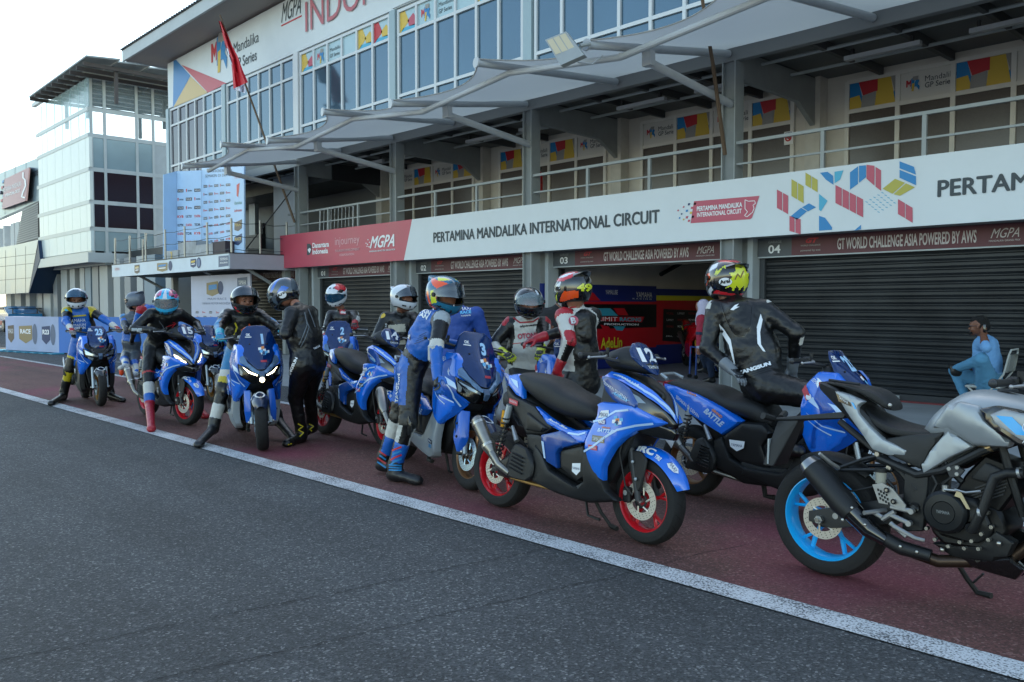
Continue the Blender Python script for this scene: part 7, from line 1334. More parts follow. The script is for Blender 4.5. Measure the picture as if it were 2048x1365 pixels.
def person(label, chest, pel, neck, head, wL, wR, aL, aR, tL=None, tR=None, eP=None, kL=None, kR=None, hip=None, suit=LBLK, rules=(), gl=LBLK, gl2=None, bt=LBLK, bt2=None, bt3=None, curl=.9, cL=None, cR=None, sc=1., skin=SKIN, wr=.003, pL=(0, 0, -1), pR=(0, 0, -1), eL=None, eR=None, gloves=True, boots=True, res=.0115, fat=1.06, name='person', group=None, hump=0, bare=None, headr=.098, look=None, extra=None, shoes=False):
    pel, neck, head = map(lambda v: np.array(v, float), (pel, neck, head)); f = hd(chest); neck = neck + (head - neck) * .14; fp = hd(hip if hip is not None else chest); up = nrm(neck - pel); l = nrm(np.cross([0, 0, 1], f)); lp = np.cross([0, 0, 1], fp); f2 = nrm(np.cross(l, up))
    t = thing(name, label, 'person', (pel[0], pel[1], min(aL[2], aR[2]) - .09)); t['category'] = 'person'
    if group: t['group'] = group
    sh = neck - up * .045 * sc; sL = sh + l * .165 * sc; sR = sh - l * .165 * sc; hL = pel + lp * .09 * sc; hR = pel - lp * .09 * sc
    eL = eL if eL is not None else (-.4 * f + l * .9 - np.array([0, 0, .5])); eR = eR if eR is not None else (-.4 * f - l * .9 - np.array([0, 0, .5]))
    EL, wL = ik(sL, wL, .285 * sc, .255 * sc, eL); ER, wR = ik(sR, wR, .285 * sc, .255 * sc, eR)
    KL, aL = ik(hL, aL, .42 * sc, .41 * sc, kL if kL is not None else fp + lp * .35); KR, aR = ik(hR, aR, .42 * sc, .41 * sc, kR if kR is not None else fp - lp * .35)
    w = fat; P = [prim('pelvis', pel - up * .0, pel + up * .07, .118 * w, .112 * w, lp, 1.32, .05, f=fp), prim('waist', pel + up * .12, pel + up * .26, .106 * w, .118 * w, l, 1.28, .06, f=f2), prim('chest', pel + up * .27, neck - up * .10, .122 * w, .115 * w, l, 1.36, .06, f=f2),
        prim('yoke', sL - up * .01, sR - up * .01, .066, .066, None, 1., .06, f=f2), prim('neck', neck - up * .03, neck + nrm(head - neck) * .09, .06, .052, l, 1., .03, f=f), prim('head', head - np.array([0, 0, .03]), head + np.array([0, 0, .03]), headr * .82, headr, None, 1., .025)]
    if hump: P.append(prim('hump', neck - up * .06 - f2 * .10, neck - up * .22 - f2 * .11, .045, .05, l, 1.4, .04, f=f2))
    P[4]['n'] = 'neck'
    for s, S, E, W, H, K, A, lx in ((1, sL, EL, wL, hL, KL, aL, l), (-1, sR, ER, wR, hR, KR, aR, l)):
        n = 'L' if s > 0 else 'R'; o = lx * s; ff = nrm(np.cross(W - S, o)) if np.linalg.norm(np.cross(W - S, o)) > .05 else f
        P += [prim('upper' + n, S, E, .072, .056, o, 1., .03, f=nrm(E - (S + W) / 2)), prim('fore' + n, E, W, .055, .037, o, 1., .02, f=nrm(E - (S + W) / 2)), prim('thigh' + n, H, K, .106 * w, .076, o, 1., .035, f=nrm(K - (H + A) / 2) if np.linalg.norm(K - (H + A) / 2) > .03 else fp), prim('shin' + n, K, A, .073, .052, o, 1., .03, f=nrm(K - (H + A) / 2) if np.linalg.norm(K - (H + A) / 2) > .03 else fp)]
    if look is not None:   # nose, brow, cheeks, chin
        g, pt_ = look; F = nrm(np.array([math.cos(R(g)) * math.cos(R(pt_)), math.sin(R(g)) * math.cos(R(pt_)), math.sin(R(pt_))])); S_ = nrm(np.cross([0, 0, 1], F)); U_ = np.cross(F, S_); hc = head
        P += [prim('head', hc + F * headr * .93 + U_ * .015, hc + F * (headr + .012) - U_ * .02, .010, .014, S_, 1., .012), prim('head', hc + F * .06 - U_ * .075, hc + F * .085 - U_ * .08, .035, .024, S_, 1.2, .02), prim('head', hc + F * .07 + U_ * .03 - S_ * .035, hc + F * .07 + U_ * .03 + S_ * .035, .032, .032, None, 1., .015), prim('head', hc + F * .055 - U_ * .03 - S_ * .04, hc + F * .055 - U_ * .03 + S_ * .04, .036, .036, None, 1., .02)]
        for s in (1, -1): P.append(prim('head', hc + S_ * s * (headr - .004) + U_ * .012, hc + S_ * s * (headr + .001) - U_ * .018, .012, .009, None, 1., .006))
    if extra: P += extra
    cv = [(('head',), lambda t, sd, fr: t > -1, skin), (('neck',), lambda t, sd, fr: t > .82, skin)]
    b = skin_obj('body', P, res, [suit], cv + list(rules), t, wr=wr)
    if look is not None:
        mb = MB(); inv = wmat(t).inverted()
        for s in (1, -1): mb.ball(inv @ Vector(hc + F * (headr - .012) + S_ * s * .032 + U_ * .008), .0135, EYE, 6); mb.tube([inv @ Vector(hc + F * (headr + .002) + S_ * s * (.015 + .012 * i) + U_ * (.03 + .003 * math.sin(i * 1.5))) for i in range(4)], .004, HAIR, 5)
        mb.build('eye', b) if False else mb.build('eye', t); mb = MB(); mb.tube([inv @ Vector(hc + F * (headr + .003 - abs(i) * .003) + S_ * .011 * i - U_ * .052) for i in (-2, -1, 0, 1, 2)], [.003, .006, .007, .006, .003], LIP, 6); mb.build('mouth', t)
    hands = []
    for W, E, p, c in ((wL, EL, pL, cL), (wR, ER, pR, cR)):
        if gloves: glove(t, 'glove', W, W - E, p, curl if c is None else c, gl, gl2)
        else: glove(t, 'hand', W, W - E, p, curl if c is None else c, skin, None, cuff=.0)
    for K, A, T_ in ((KL, aL, tL), (KR, aR, tR)):
        T_ = np.array(T_) if T_ is not None else A + fp * .17 - np.array([0, 0, .075])
        if boots: boot(t, K, A, T_, bt, bt2, bt3, low=shoes)
    return dict(t=t, b=b, sL=sL, sR=sR, EL=EL, ER=ER, wL=wL, wR=wR, KL=KL, KR=KR, aL=aL, aR=aR)
def marks(p, name='lettering', objs=None):
    return Marker(objs or [p['b']]), name
TRU = lambda t, sd, fr: t > -1
# ================================================================= the people
def bf(o, rz): c, s = math.cos(R(rz)), math.sin(R(rz)); return lambda x, y, z: np.array([o[0] + c * x - s * y, o[1] + s * x + c * y, z])
def ft(x, y, h=.1): p = PZ(x, y, 0.); return p + np.array([0, 0, h])
def toe(x, y): return PZ(x, y, 0.) + np.array([0, 0, .035])
ALL = lambda *n: n
# rider of 23 -----------------------------------------------------
o = at_front((-12.98, 3.98), -8, 1.34); B = bf(o, -8)
p = person('rider in yellow, blue and black leathers and white helmet astride scooter 23', -12, B(.32, -.04, .88), B(.44, -.13, 1.39), B(.52, -.17, 1.535), B(.90, .31, 1.12), B(.90, -.31, 1.12), ft(222, 800), ft(127, 801), B(1.0, .36, .03), toe(102, 813), suit=LBLK, cL=.95, cR=.95,
    rules=[(('chest', 'waist'), lambda t, s, f: (f > .2) & (abs(s) < .75), LBLUE), (('yoke',), lambda t, s, f: (t < .12) | (t > .88), LYL), (('upperL', 'upperR'), lambda t, s, f: t < .28, LYL), (('foreL', 'foreR'), TRU, LBLUE), (('upperL', 'upperR'), lambda t, s, f: t > .75, LBLUE), (('pelvis',), TRU, LBLUE), (('thighL', 'thighR'), lambda t, s, f: t < .5, LBLUE), (('thighL', 'thighR'), lambda t, s, f: (t > .5) & (t < .58), LYL), (('shinL', 'shinR'), lambda t, s, f: (t > .05) & (f > -.3), LYL)],
    gl=LWHT, gl2=LREDL, bt=LBLK, look=(-15, -8), skin=SKIN, headr=.095); J23 = p
helmet(p['t'], B(.52, -.17, 1.56), -22, -6, HWH, visor=VISB, raised=28)
m = Marker([p['b']]); m.text('YAMAHA', (138, 646), (171, 644), 7, STKW, .04).text('SEMAKIN', (140, 654), (171, 652), 5, STKW, .03).text('DI DEPAN', (141, 660), (171, 658), 5, STKW, .03).line([(135, 634), (172, 631)], 3, M('mark_yellow', 'c0b020', .4)).poly([(127, 620), (133, 618), (137, 623), (134, 629), (128, 628)], LCYA); m.build('lettering', p['t'])
mb = MB(); K = Vector(p['KR']); hull(mb, [tuple(K + Vector((a, b, c))) for a in (-.05, .03) for b in (-.085, -.05) for c in (-.1, .03)], PAD, .02); mb.build('knee_pad', p['t'], T=wmat(p['t']).inverted())
# grey helmeted pair ----------------------------------------------
gm = [([(-180, 10), (-180, 90), (180, 90), (180, 10)], HGR, False)]
p = person('blue suited person with grey finned helmet leaning over, left of rider 15', 195, PY(322, 705, 6.0), PY(301, 618, 5.55), PY(272, 606, 5.4), PY(262, 688, 5.3), PY(252, 690, 5.6), PZ(330, 782) + [0, 0, .1], PZ(322, 776) + [0, 0, .1], suit=LBLUE, rules=[(('yoke',), lambda t, s, f: (t < .2) | (t > .8), LREDL), (('upperL',), lambda t, s, f: t < .2, LREDL), (('foreL',), lambda t, s, f: (t < .15), LREDL)], gl=LBLK, skin=SKIN2)
helmet(p['t'], PY(270, 601, 5.4), 205, -12, HGR, gfx=[([(-60, -60), (-20, -60), (-20, -12), (-60, -12)], HCH, True)], visor=VISG, spoiler=True)
Marker([p['b']]).text('SEMAKIN', (272, 671), (292, 665), 5, STKW, .03).text('DI DEPAN', (273, 677), (293, 671), 5, STKW, .03).build('lettering', p['t'])
p = person('seated rider in slate grey and blue leathers with orange knee slider behind scooter 15', -55, PY(263, 712, 5.75), PY(262, 634, 5.7), PY(268, 610, 5.8), PY(272, 688, 5.3), PY(256, 690, 5.35), PY(276, 780, 5.3), PZ(243, 796) + [0, 0, .1], suit=LT('leather_slate', '454c54'), rules=[(('chest',), lambda t, s, f: (t > .1) & (t < .55) & (f > 0), LBLUE), (('upperL', 'upperR'), lambda t, s, f: (t < .25), LTEAL), (('upperL', 'upperR'), lambda t, s, f: (t > .45) & (t < .7), LBLUE), (('shinL', 'shinR'), TRU, LBLUE)], gl=LBLK, bt=LWHT)
helmet(p['t'], PY(270, 606, 5.85), -60, 0, HBLK, sc=1.)
Marker([p['b']]).text('YAM', (252, 659), (272, 657), 7, STKW, .04).build('lettering', p['t']); mb = MB(); K = Vector(PD(243, 743, p['KR'])); d_ = (Vector(cC) - K).normalized(); mb.ball(tuple(K + d_ * .06), (.05, .045, .085), ORNG, 8); mb.build('knee_slider', p['t'], T=wmat(p['t']).inverted())
# rider of 15 -----------------------------------------------------
B = bf((-11.5, 4.12), 0)
p = person('rider in plain black leathers and cyan patterned helmet astride scooter 15', -8, B(.5, -.02, .94), B(.78, -.05, 1.37), B(.9, -.08, 1.49), B(.97, .30, 1.16), B(.97, -.30, 1.16), ft(330, 838) * 0 + B(.7, .38, .1), ft(297, 854), B(.9, .4, .03), toe(303, 866), suit=LBLK, rules=[(('foreR', 'foreL'), lambda t, s, f: (t < .6) & (s > .75), LLG), (('shinR',), lambda t, s, f: (t > .05) & (t < .12), LREDL)], kR=(.5, -1, .1), gl=LBLK, bt=LBLUE, bt2=LWHT, bt3=LREDL, look=(-25, -22), skin=SKIN2, headr=.095)
helmet(p['t'], B(.9, -.08, 1.505), -28, -16, HCY, gfx=[([(-180, -60), (180, -60), (180, -28), (-180, -28)], HTL, False), ([(20, 40), (60, 20), (120, 30), (150, 60), (80, 75), (30, 62)], HPK, True), ([(-10, 25), (10, 25), (8, 88), (-8, 88)], HWH, False), ([(70, -10), (110, -25), (140, 0), (100, 22)], HWH, True), ([(30, 30), (50, 30), (50, 38), (30, 38)], HBLK, True), ([(60, 42), (100, 42), (90, 58), (50, 55)], HDG, True), ([(100, -20), (160, -25), (170, 10), (130, 15)], HBLK, True)], visor=VISC)
m = Marker([p['b']]); m.line([(343, 656), (352, 647), (345, 645)], 1.6, LRED).line([(331, 655), (345, 650), (356, 645)], 1.4, LRED)
for i in range(5): m.line([(318 + i * 2, 642 + i * 3), (324 + i * 2, 650 + i * 3), (330 + i, 664)], .8, M('mark_grey', '5d646b', .4))
m.text('IXTROD', (274, 664), (289, 669), 3, STKW, .03); m.build('lettering', p['t'])
mb = MB(); K = Vector(p['KR']); d_ = (Vector(cC) - K).normalized(); mb.ball(tuple(K + d_ * .03 - Vector((0, 0, .05))), (.06, .05, .1), PAD, 8); mb.build('knee_pad', p['t'], T=wmat(p['t']).inverted())
# rider of 1 ------------------------------------------------------
o = at_front((-7.9, 3.93), -18, 1.54); B = bf(o, -18)
p = person('smiling rider in black, teal and yellow leathers and black helmet astride scooter 1', -22, B(.42, -.02, .92), B(.56, -.04, 1.37), B(.66, -.03, 1.50), B(1.03, .33, 1.16), B(1.03, -.33, 1.16), PZ(566, 880) + [0, 0, .1], ft(424, 881), PZ(590, 888) + [0, 0, .03], toe(396, 898), suit=LBLK, rules=[(('foreR', 'foreL'), lambda t, s, f: (s > .1), LTEAL), (('upperR', 'upperL'), lambda t, s, f: (t > .7) & (s > 0), LTEAL), (('upperR', 'upperL'), lambda t, s, f: (t < .22) & (s > .4), LWHT), (('thighR', 'thighL'), lambda t, s, f: (t < .55), LTEAL), (('thighR', 'thighL'), lambda t, s, f: (t > .55) & (t < .74), LWHT), (('thighR', 'thighL'), lambda t, s, f: (t > .74) & (t < .9), LYL), (('foreR', 'foreL'), lambda t, s, f: (t > .75), LYL)],
    gl=LT('glove_cyan', '1c9ab4'), gl2=LTEAL, bt=LT('boot_black', '1b1c1f'), bt2=LWHT, look=(-5, -4), skin=SKIN2, headr=.097)
helmet(p['t'], B(.66, -.03, 1.515), -14, -8, HBLK, gfx=[([(25, 45), (33, 45), (33, 52), (25, 52)], HRD, True), ([(25, -45), (45, -45), (60, -25), (48, -22)], HRD, True), ([(20, -52), (30, -52), (40, -42), (30, -42)], HYE, True), ([(70, 25), (150, 35), (160, 50), (90, 45)], M('helmet_brown', '4a342c', .2, coat=.8), True)], visor=VISD, raised=40)
m = Marker([p['b']]); OR = M('mark_orange', 'd8552a', .4); m.poly([(482, 660), (490, 654), (496, 655), (498, 647), (502, 654), (512, 651), (503, 658), (505, 664), (497, 660), (490, 664), (484, 664)], OR); m.line([(470, 646), (474, 655), (470, 668), (463, 675)], 3.2, M('mark_yellow')).line([(514, 645), (518, 653), (517, 660)], 3, M('mark_yellow')); m.poly([(473, 672), (484, 670), (484, 682), (472, 682)], STKW); m.build('lettering', p['t'])
mb = MB(); K = Vector(p['KR']); d_ = (Vector(cC) - K).normalized(); mb.ball(tuple(K + d_ * .035 - Vector((0, 0, .04))), (.055, .05, .1), PAD, 8); mb.build('knee_pad', p['t'], T=wmat(p['t']).inverted())
# standing rider in black, blue-grey helmet ------------------------
p = person('standing rider in black with blue grey helmet bent towards the rider of scooter 1', 205, PY(616, 728, 4.42), PY(606, 622, 4.4), PY(572, 592, 4.35), PY(566, 655, 4.2), PY(560, 648, 4.45), ft(604, 886), ft(625, 876), PZ(572, 896) + [0, 0, .035], PZ(598, 884) + [0, 0, .035], suit=LBLK, cL=.8, cR=.8, eL=(.5, -.6, -.9), eR=(.4, .6, -.9), gl=LBLK, bt=LBLK, skin=SKIN2, fat=1.25, hump=0, kL=hd(200), kR=hd(200), wr=.0035)
helmet(p['t'], PY(567, 587, 4.35), 203, -30, HDG, gfx=[([(60, 10), (80, 10), (150, 55), (120, 60)], HBL, True), ([(100, -5), (130, -20), (150, -5), (130, 10)], HBL, True), ([(20, 35), (70, 45), (60, 52), (15, 44)], HBL, True), ([(60, -60), (180, -60), (180, -20), (90, -12)], HBLK, True), ([(-60, -60), (60, -60), (60, -14), (-60, -14)], HBLK, False)], visor=VISC, raised=6)
m = Marker([p['b']]); MG = M('mark_grey'); m.text('TANGSUN', (577, 761), (596, 717), 6, STKW, .04); m.line([(609, 625), (614, 650), (606, 672), (598, 690)], 1.8, MG).line([(612, 640), (618, 655), (610, 678), (601, 695)], 1.6, MG).line([(616, 618), (625, 640), (630, 655)], 1.8, MG).text('TAICHI', (628, 700), (640, 694), 4, STKW, .03); m.build('lettering', p['t'])
m = Marker([c for c in p['t'].children if c.name.startswith('boot')]); m.line([(596, 848), (606, 853), (597, 860), (607, 866), (599, 874)], 2.4, M('mark_yellow')).line([(618, 848), (627, 853), (619, 860), (628, 866)], 2.2, M('mark_yellow')).line([(576, 890), (590, 885)], 2, M('mark_yellow')); m.build('boot_lettering', p['t'])
Marker([c for c in p['t'].children if c.name.startswith('helmet')]).poly([(564 + 9 * math.cos(q) , 590 + 7 * math.sin(q)) for q in np.linspace(0, 6, 14)], STKW, .004, 3.).text('Arai', (557, 596), (572, 585), 6, HBLK, .03, .007).build('helmet_badge', p['t'])
# rider of 2 ------------------------------------------------------
p = person('rider in red topped white helmet looking down behind scooter 2', -50, PY(691, 705, 6.6), PY(686, 628, 6.55), PY(675, 598, 6.4), PY(712, 672, 6.05), PY(648, 684, 6.1), PZ(700, 800) + [0, 0, .1], PZ(665, 800) + [0, 0, .1], suit=LBLK, eL=(.9, 0, -.1), rules=[(('waist', 'chest'), lambda t, s, f: (f > .2) & (t < .35), LWHT), (('foreL', 'foreR'), lambda t, s, f: (s > .3) & (t < .8), LWHT), (('upperL', 'upperR'), lambda t, s, f: (s > .75), LWHT)], gl=LREDL, gl2=LBLK, look=(-55, -25), skin=SKIN2, headr=.095)
helmet(p['t'], PY(673, 590, 6.4), -58, -22, HWH, gfx=[([(10, 60), (60, 25), (110, 20), (180, 30), (180, 90), (60, 80)], HRD, False), ([(100, -60), (180, -60), (180, 15), (110, 10)], HBLK, True), ([(30, 30), (60, 20), (90, 28), (60, 44)], HBLK, True)], visor=VISB)
m = Marker([p['b']]); m.poly([(649, 618), (657, 617), (658, 627), (650, 628)], STKR).poly([(679, 619), (692, 620), (692, 629), (680, 629)], STKR).text('GP RACING', (652, 641), (683, 645), 6, LBLK, .03).text('G', (706, 610), (712, 608), 7, STKW, .05).text('dlu', (681, 627), (691, 628), 6, STKW, .04); m.build('lettering', p['t'])
# white helmet behind 14 ------------------------------------------
p = person('rider in black and cream leathers and plain white helmet behind scooter 14', -28, PY(803, 712, 5.95), PY(798, 632, 5.95), PY(808, 604, 5.9), PY(835, 700, 5.7), PY(768, 700, 5.6), PZ(815, 850) + [0, 0, .1], PZ(790, 850) + [0, 0, .1], suit=LBLK, rules=[(('chest', 'waist'), lambda t, s, f: (f > .25) & (s < .3) & (t > .1) & (t < .8), LT('leather_cream', 'a9a493'))], look=(0, -6), skin=SKIN2, headr=.096)
helmet(p['t'], PY(808, 595, 5.9), 5, -4, HWH, visor=VISD, raised=24, spoiler=True)
m = Marker([p['b']]); m.poly([(754 + 9 * math.cos(q) + 8, 631 + 6 * math.sin(q)) for q in np.linspace(0, 6, 12)], LYEL).text('TAICHI', (772, 670), (774, 648), 4, STKW, .03).build('lettering', p['t'])
# leaning rider in blue -------------------------------------------
p = person('rider in blue and black leathers with orange and teal helmet bent over scooter 3', 66, PY(820, 742, 4.22), PY(876, 634, 4.3), PY(890, 600, 4.34), PY(915, 690, 4.6), PY(874, 755, 4.0), PZ(765, 948) + [0, 0, .105], PZ(788, 964) + [0, 0, .105], PZ(800, 952) + [0, 0, .035], PZ(838, 972) + [0, 0, .035], hip=60, suit=LBLK, cL=.9, cR=.35, eR=(-.3, -1, .1), kL=hd(0), kR=hd(0), pR=hd(90), hump=1, fat=1.0,
    rules=[(('chest', 'yoke', 'hump'), lambda t, s, f: (f < .42), LBLUE), (('waist',), lambda t, s, f: (f < .42) & (t > .5), LBLUE), (('foreR', 'foreL'), TRU, LBLUE), (('upperR',), lambda t, s, f: (t > .82), LWHT), (('upperR',), lambda t, s, f: (t < .2) & (s > .2), LLG), (('thighR', 'thighL'), lambda t, s, f: (t < .68) & (s < .86) & (f < .55), LBLUE), (('pelvis',), lambda t, s, f: (f < -.4), LBLUE), (('shinR', 'shinL'), lambda t, s, f: (t < .7) & (s < .75), LWHT)],
    gl=LBLUE, gl2=LBLK, bt=LT('boot_black', '1b1c1f'), bt2=LBLUE)
helmet(p['t'], PY(890, 590, 4.36), -2, -14, HTL, gfx=[([(-5, 30), (-60, 22), (-110, 35), (-160, 45), (-100, 52), (-40, 48)], HOR, True), ([(-60, -18), (-75, 20), (-95, 12), (-85, -30)], HYE, True), ([(-85, -35), (-110, 10), (-120, 0), (-100, -40)], HOR, True), ([(-62, -14), (-72, 10), (-66, 24), (-62, 20)], HRD, True), ([(-20, 60), (-80, 50), (-120, 62), (-60, 70)], HYE, True), ([(-5, 24), (-40, 26), (-58, 18), (-40, 34), (0, 34)], HYE, True), ([(-40, -22), (-80, -30), (-120, -40), (-120, -46), (-60, -46)], HBLK, True), ([(-70, -48), (-110, -44), (-110, -38), (-70, -40)], HOR, True), ([(-150, -10), (-175, -10), (-175, 18), (-150, 18)], LYEL, True)], visor=VISD, raised=22, spoiler=True)
m = Marker([c for c in p['t'].children if c.name.startswith('helmet')]); m.text('NHK', (891, 600), (908, 613), 9, STKW, .05, .006).text('HAR', (876, 592), (888, 597), 5, STKW, .04, .006); m.build('helmet_lettering', p['t']); m = Marker([p['b']]); m.text('AHA', (842, 610), (868, 622), 11, STKW, .05).text('AKIN', (838, 622), (859, 632), 9, STKW, .04).text('PAN', (834, 630), (854, 640), 9, STKW, .04); m.poly([(806, 661), (823, 668), (820, 681), (801, 676)], M('mark_brown', '6a3a2c', .4)).text('RACE', (805, 674), (820, 678), 8, STKW, .05, .006)
m.text('TANGSUN', (796, 806), (801, 748), 6, STKW, .04).text('MDS', (792, 694), (812, 699), 8, STKW, .04).text('SUN', (778, 712), (800, 716), 4, STKW, .04); m.poly([(895, 652), (909, 650), (909, 659), (896, 661)], LRED).text('DID', (897, 659), (908, 657), 5, STKW, .05, .006)
for i in range(4): m.line([(829 + i * 3, 688 - i * 5), (850 + i, 680 - i * 5)], .8, LBLK)
m.build('lettering', p['t']); mb = MB(); K = Vector(p['KR']); d_ = (Vector(cC) - K).normalized(); hull(mb, [tuple(K + d_ * .05 + Vector((a, b * .5, c))) for a, b, c in ((-.05, -.03, -.12), (.05, -.03, -.12), (-.06, -.05, 0), (.06, -.05, 0), (-.04, -.02, .07), (.04, -.02, .07), (.05, .06, -.06), (-.05, .06, -.06))], PAD, .02); E_ = Vector(p['ER']); hull(mb, [tuple(E_ + Vector((a, b, c))) for a in (-.04, .045) for b in (-.062, -.03) for c in (-.11, .03)], M('pad_white', 'a4a9ac', .35), .02); mb.build('armour_pad', p['t'], T=wmat(p['t']).inverted())
m = Marker([c for c in p['t'].children if c.name.startswith('boot')])
for i, mm in enumerate((LRED, LBLU, LRED, LBLU)): m.line([(779 + i, 905 + i * 8), (790, 899 + i * 8), (803, 894 + i * 8)], 3.4, mm); m.line([(755, 900 + i * 8), (772, 912 + i * 8)], 3, mm)
for i in range(3): m.line([(778, 930 + i * 5), (808, 932 + i * 5)], 3, LBLU)
m.build('boot_stripe', p['t'])
# seated figure in blue behind ------------------------------------
p = person('person in blue team overalls sitting with back turned behind the bent rider', 115, PY(905, 722, 5.35), PY(928, 622, 5.35), PY(898, 602, 5.4), PY(880, 712, 5.6), PY(955, 700, 5.6), PZ(860, 880) + [0, 0, .1], PZ(880, 872) + [0, 0, .1], hip=175, suit=LT('overall_blue', '173f8c', .6), gl=LBLUE, bt=LBLK, kL=hd(190), kR=hd(170), fat=.96)
helmet(p['t'], PY(896, 598, 5.42), 110, -10, HBL, sc=.98); Marker([p['b']]).text('MAXI', (920, 622), (942, 620), 6, STKW, .05).text('RACE', (921, 629), (943, 627), 6, STKC, .05).text('YAMAHA', (922, 634), (942, 632), 3, STKW, .03).build('lettering', p['t'])
# pair on the scooter behind 12 -----------------------------------
p = person('seated rider in white and black leathers with bright yellow gloves', -42, PY(1048, 752, 5.9), PY(1054, 642, 5.9), PY(1058, 616, 5.82), PY(1078, 728, 5.5), PY(1010, 708, 5.55), PZ(1060, 900) + [0, 0, .1], PZ(1020, 895) + [0, 0, .1], suit=LWHT, eR=(-.9, -.4, -.5), rules=[(('upperR', 'upperL'), lambda t, s, f: (f < .2), LBLK), (('upperR', 'upperL'), lambda t, s, f: (t < .22) & (s > .2), LREDL), (('chest', 'waist'), lambda t, s, f: (abs(s) > .8), LBLK), (('yoke',), lambda t, s, f: (f > .3) & (t > .3) & (t < .7), LREDL), (('neck',), lambda t, s, f: t < .28, LREDL), (('thighL', 'thighR'), lambda t, s, f: (f < .3), LBLK), (('shinR', 'shinL'), TRU, LREDL)], gl=LT('glove_yellow', 'b8c02a'), gl2=LBLK, cR=.7, pR=(.3, .5, -1), look=(-30, -4), skin=SKIN2, headr=.098, bt=LWHT)
helmet(p['t'], PY(1057, 605, 5.82), -32, -6, HBLK, gfx=[([(20, 30), (34, 30), (30, 60), (22, 60)], HWH, False), ([(50, -20), (80, -30), (100, -10), (70, -8)], HDG, True)], visor=VISC, raised=12)
m = Marker([p['b']]); m.poly([(996, 638), (1012, 641), (1010, 652), (997, 650)], LRED).text('alpinestars', (1040, 657), (1085, 652), 6, LBLK, .04).text('OTONO', (1036, 679), (1080, 675), 11, LROS, .05).line([(1026, 688), (1086, 682)], 1.5, LRED).line([(1022, 633), (1040, 646), (1066, 644), (1082, 634)], 3, LREDL).build('lettering', p['t'])
p = person('seated rider in white and red leathers with helmet numbered 49', 172, PY(1160, 768, 5.45), PY(1158, 626, 5.45), PY(1150, 592, 5.4), PY(1116, 738, 5.15), PY(1040, 692, 5.05), PZ(1130, 935) + [0, 0, .1], PZ(1100, 900) + [0, 0, .1], suit=LWHT, cL=.5, cR=.5, eL=(1, -.3, -.2), pL=(-.3, .8, -.5), rules=[(('hump',), TRU, LBLK), (('yoke',), lambda t, s, f: (t < .16), LREDL), (('upperL',), lambda t, s, f: (t < .12) | ((t > .72) & (s < .9)) | ((f < -.35) & (t > .2)), LREDL), (('foreL',), lambda t, s, f: (f < -.55), LREDL), (('foreL',), lambda t, s, f: (f > .55), LBLK), (('upperR', 'foreR'), TRU, LBLK), (('chest', 'yoke', 'waist'), lambda t, s, f: (f < -.55), LBLK), (('chest',), lambda t, s, f: (f > .5), LREDL), (('pelvis', 'waist'), lambda t, s, f: (s > -2) & (t > .7) & (f < -.1), LWHT), (('pelvis', 'thighL', 'thighR'), lambda t, s, f: (f < .35), LBLK), (('thighL', 'thighR'), lambda t, s, f: (f >= .35), LREDL)], gl=LREDL, gl2=LT('glove_maroon', '6a1a28'), hump=1, skin=SKIN2, bt=LBLK)
helmet(p['t'], PY(1146, 579, 5.42), 178, -10, HBLK, gfx=[([(25, 38), (100, 25), (170, 32), (170, 60), (60, 68)], HRD, True), ([(40, 45), (110, 40), (160, 48), (100, 56)], HWH, True), ([(62, -10), (92, 22), (84, 28), (58, 14)], HWH, True), ([(40, -45), (66, -8), (60, 6), (34, -30)], HYE, True), ([(60, -38), (100, -10), (150, -14), (150, -34), (90, -44)], HOR, True), ([(-62, -50), (62, -50), (40, -30), (-40, -30)], HWH, False)], visor=VISC, raised=10, spoiler=True)
m = Marker([c for c in p['t'].children if c.name.startswith('helmet')]); m.text('49', (1154, 583), (1183, 584), 16, HYE, .05, .006).text('NHK', (1109, 592), (1122, 576), 8, STKW, .04); m.build('helmet_number', p['t'])
m = Marker([p['b']]); m.poly([(1147 + 10 * math.cos(q), 642 + 10 * math.sin(q)) for q in np.linspace(0, 6.1, 16)], LROS).text('B', (1142, 649), (1152, 647), 13, STKW, .05, .006).text('HolopMotor.Net', (1127, 734), (1148, 678), 5, LBLK, .03).text('AIRMS', (1137, 800), (1145, 765), 13, STKW, .06); m.line([(1133, 624), (1140, 616), (1152, 614)], 3, LREDL); m.build('lettering', p['t'])
p = person('bare armed person in black shirt standing behind the rider with helmet 49', -60, PY(1103, 690, 8.2), PY(1105, 622, 8.2), PY(1128, 603, 8.3), PY(1090, 690, 8.), PY(1118, 690, 8.), PZ(1110, 760) + [0, 0, .1], PZ(1098, 760) + [0, 0, .1], suit=LT('cloth_black', '121316', .8), gloves=False, skin=SKIN, rules=[(('foreL', 'foreR'), TRU, SKIN)], shoes=True)
mb = MB(); mb.ball(tuple(wmat(p['t']).inverted() @ Vector(PY(1128, 600, 8.32))), (.105, .105, .11), HAIR, 8); mb.build('hair', p['t'])
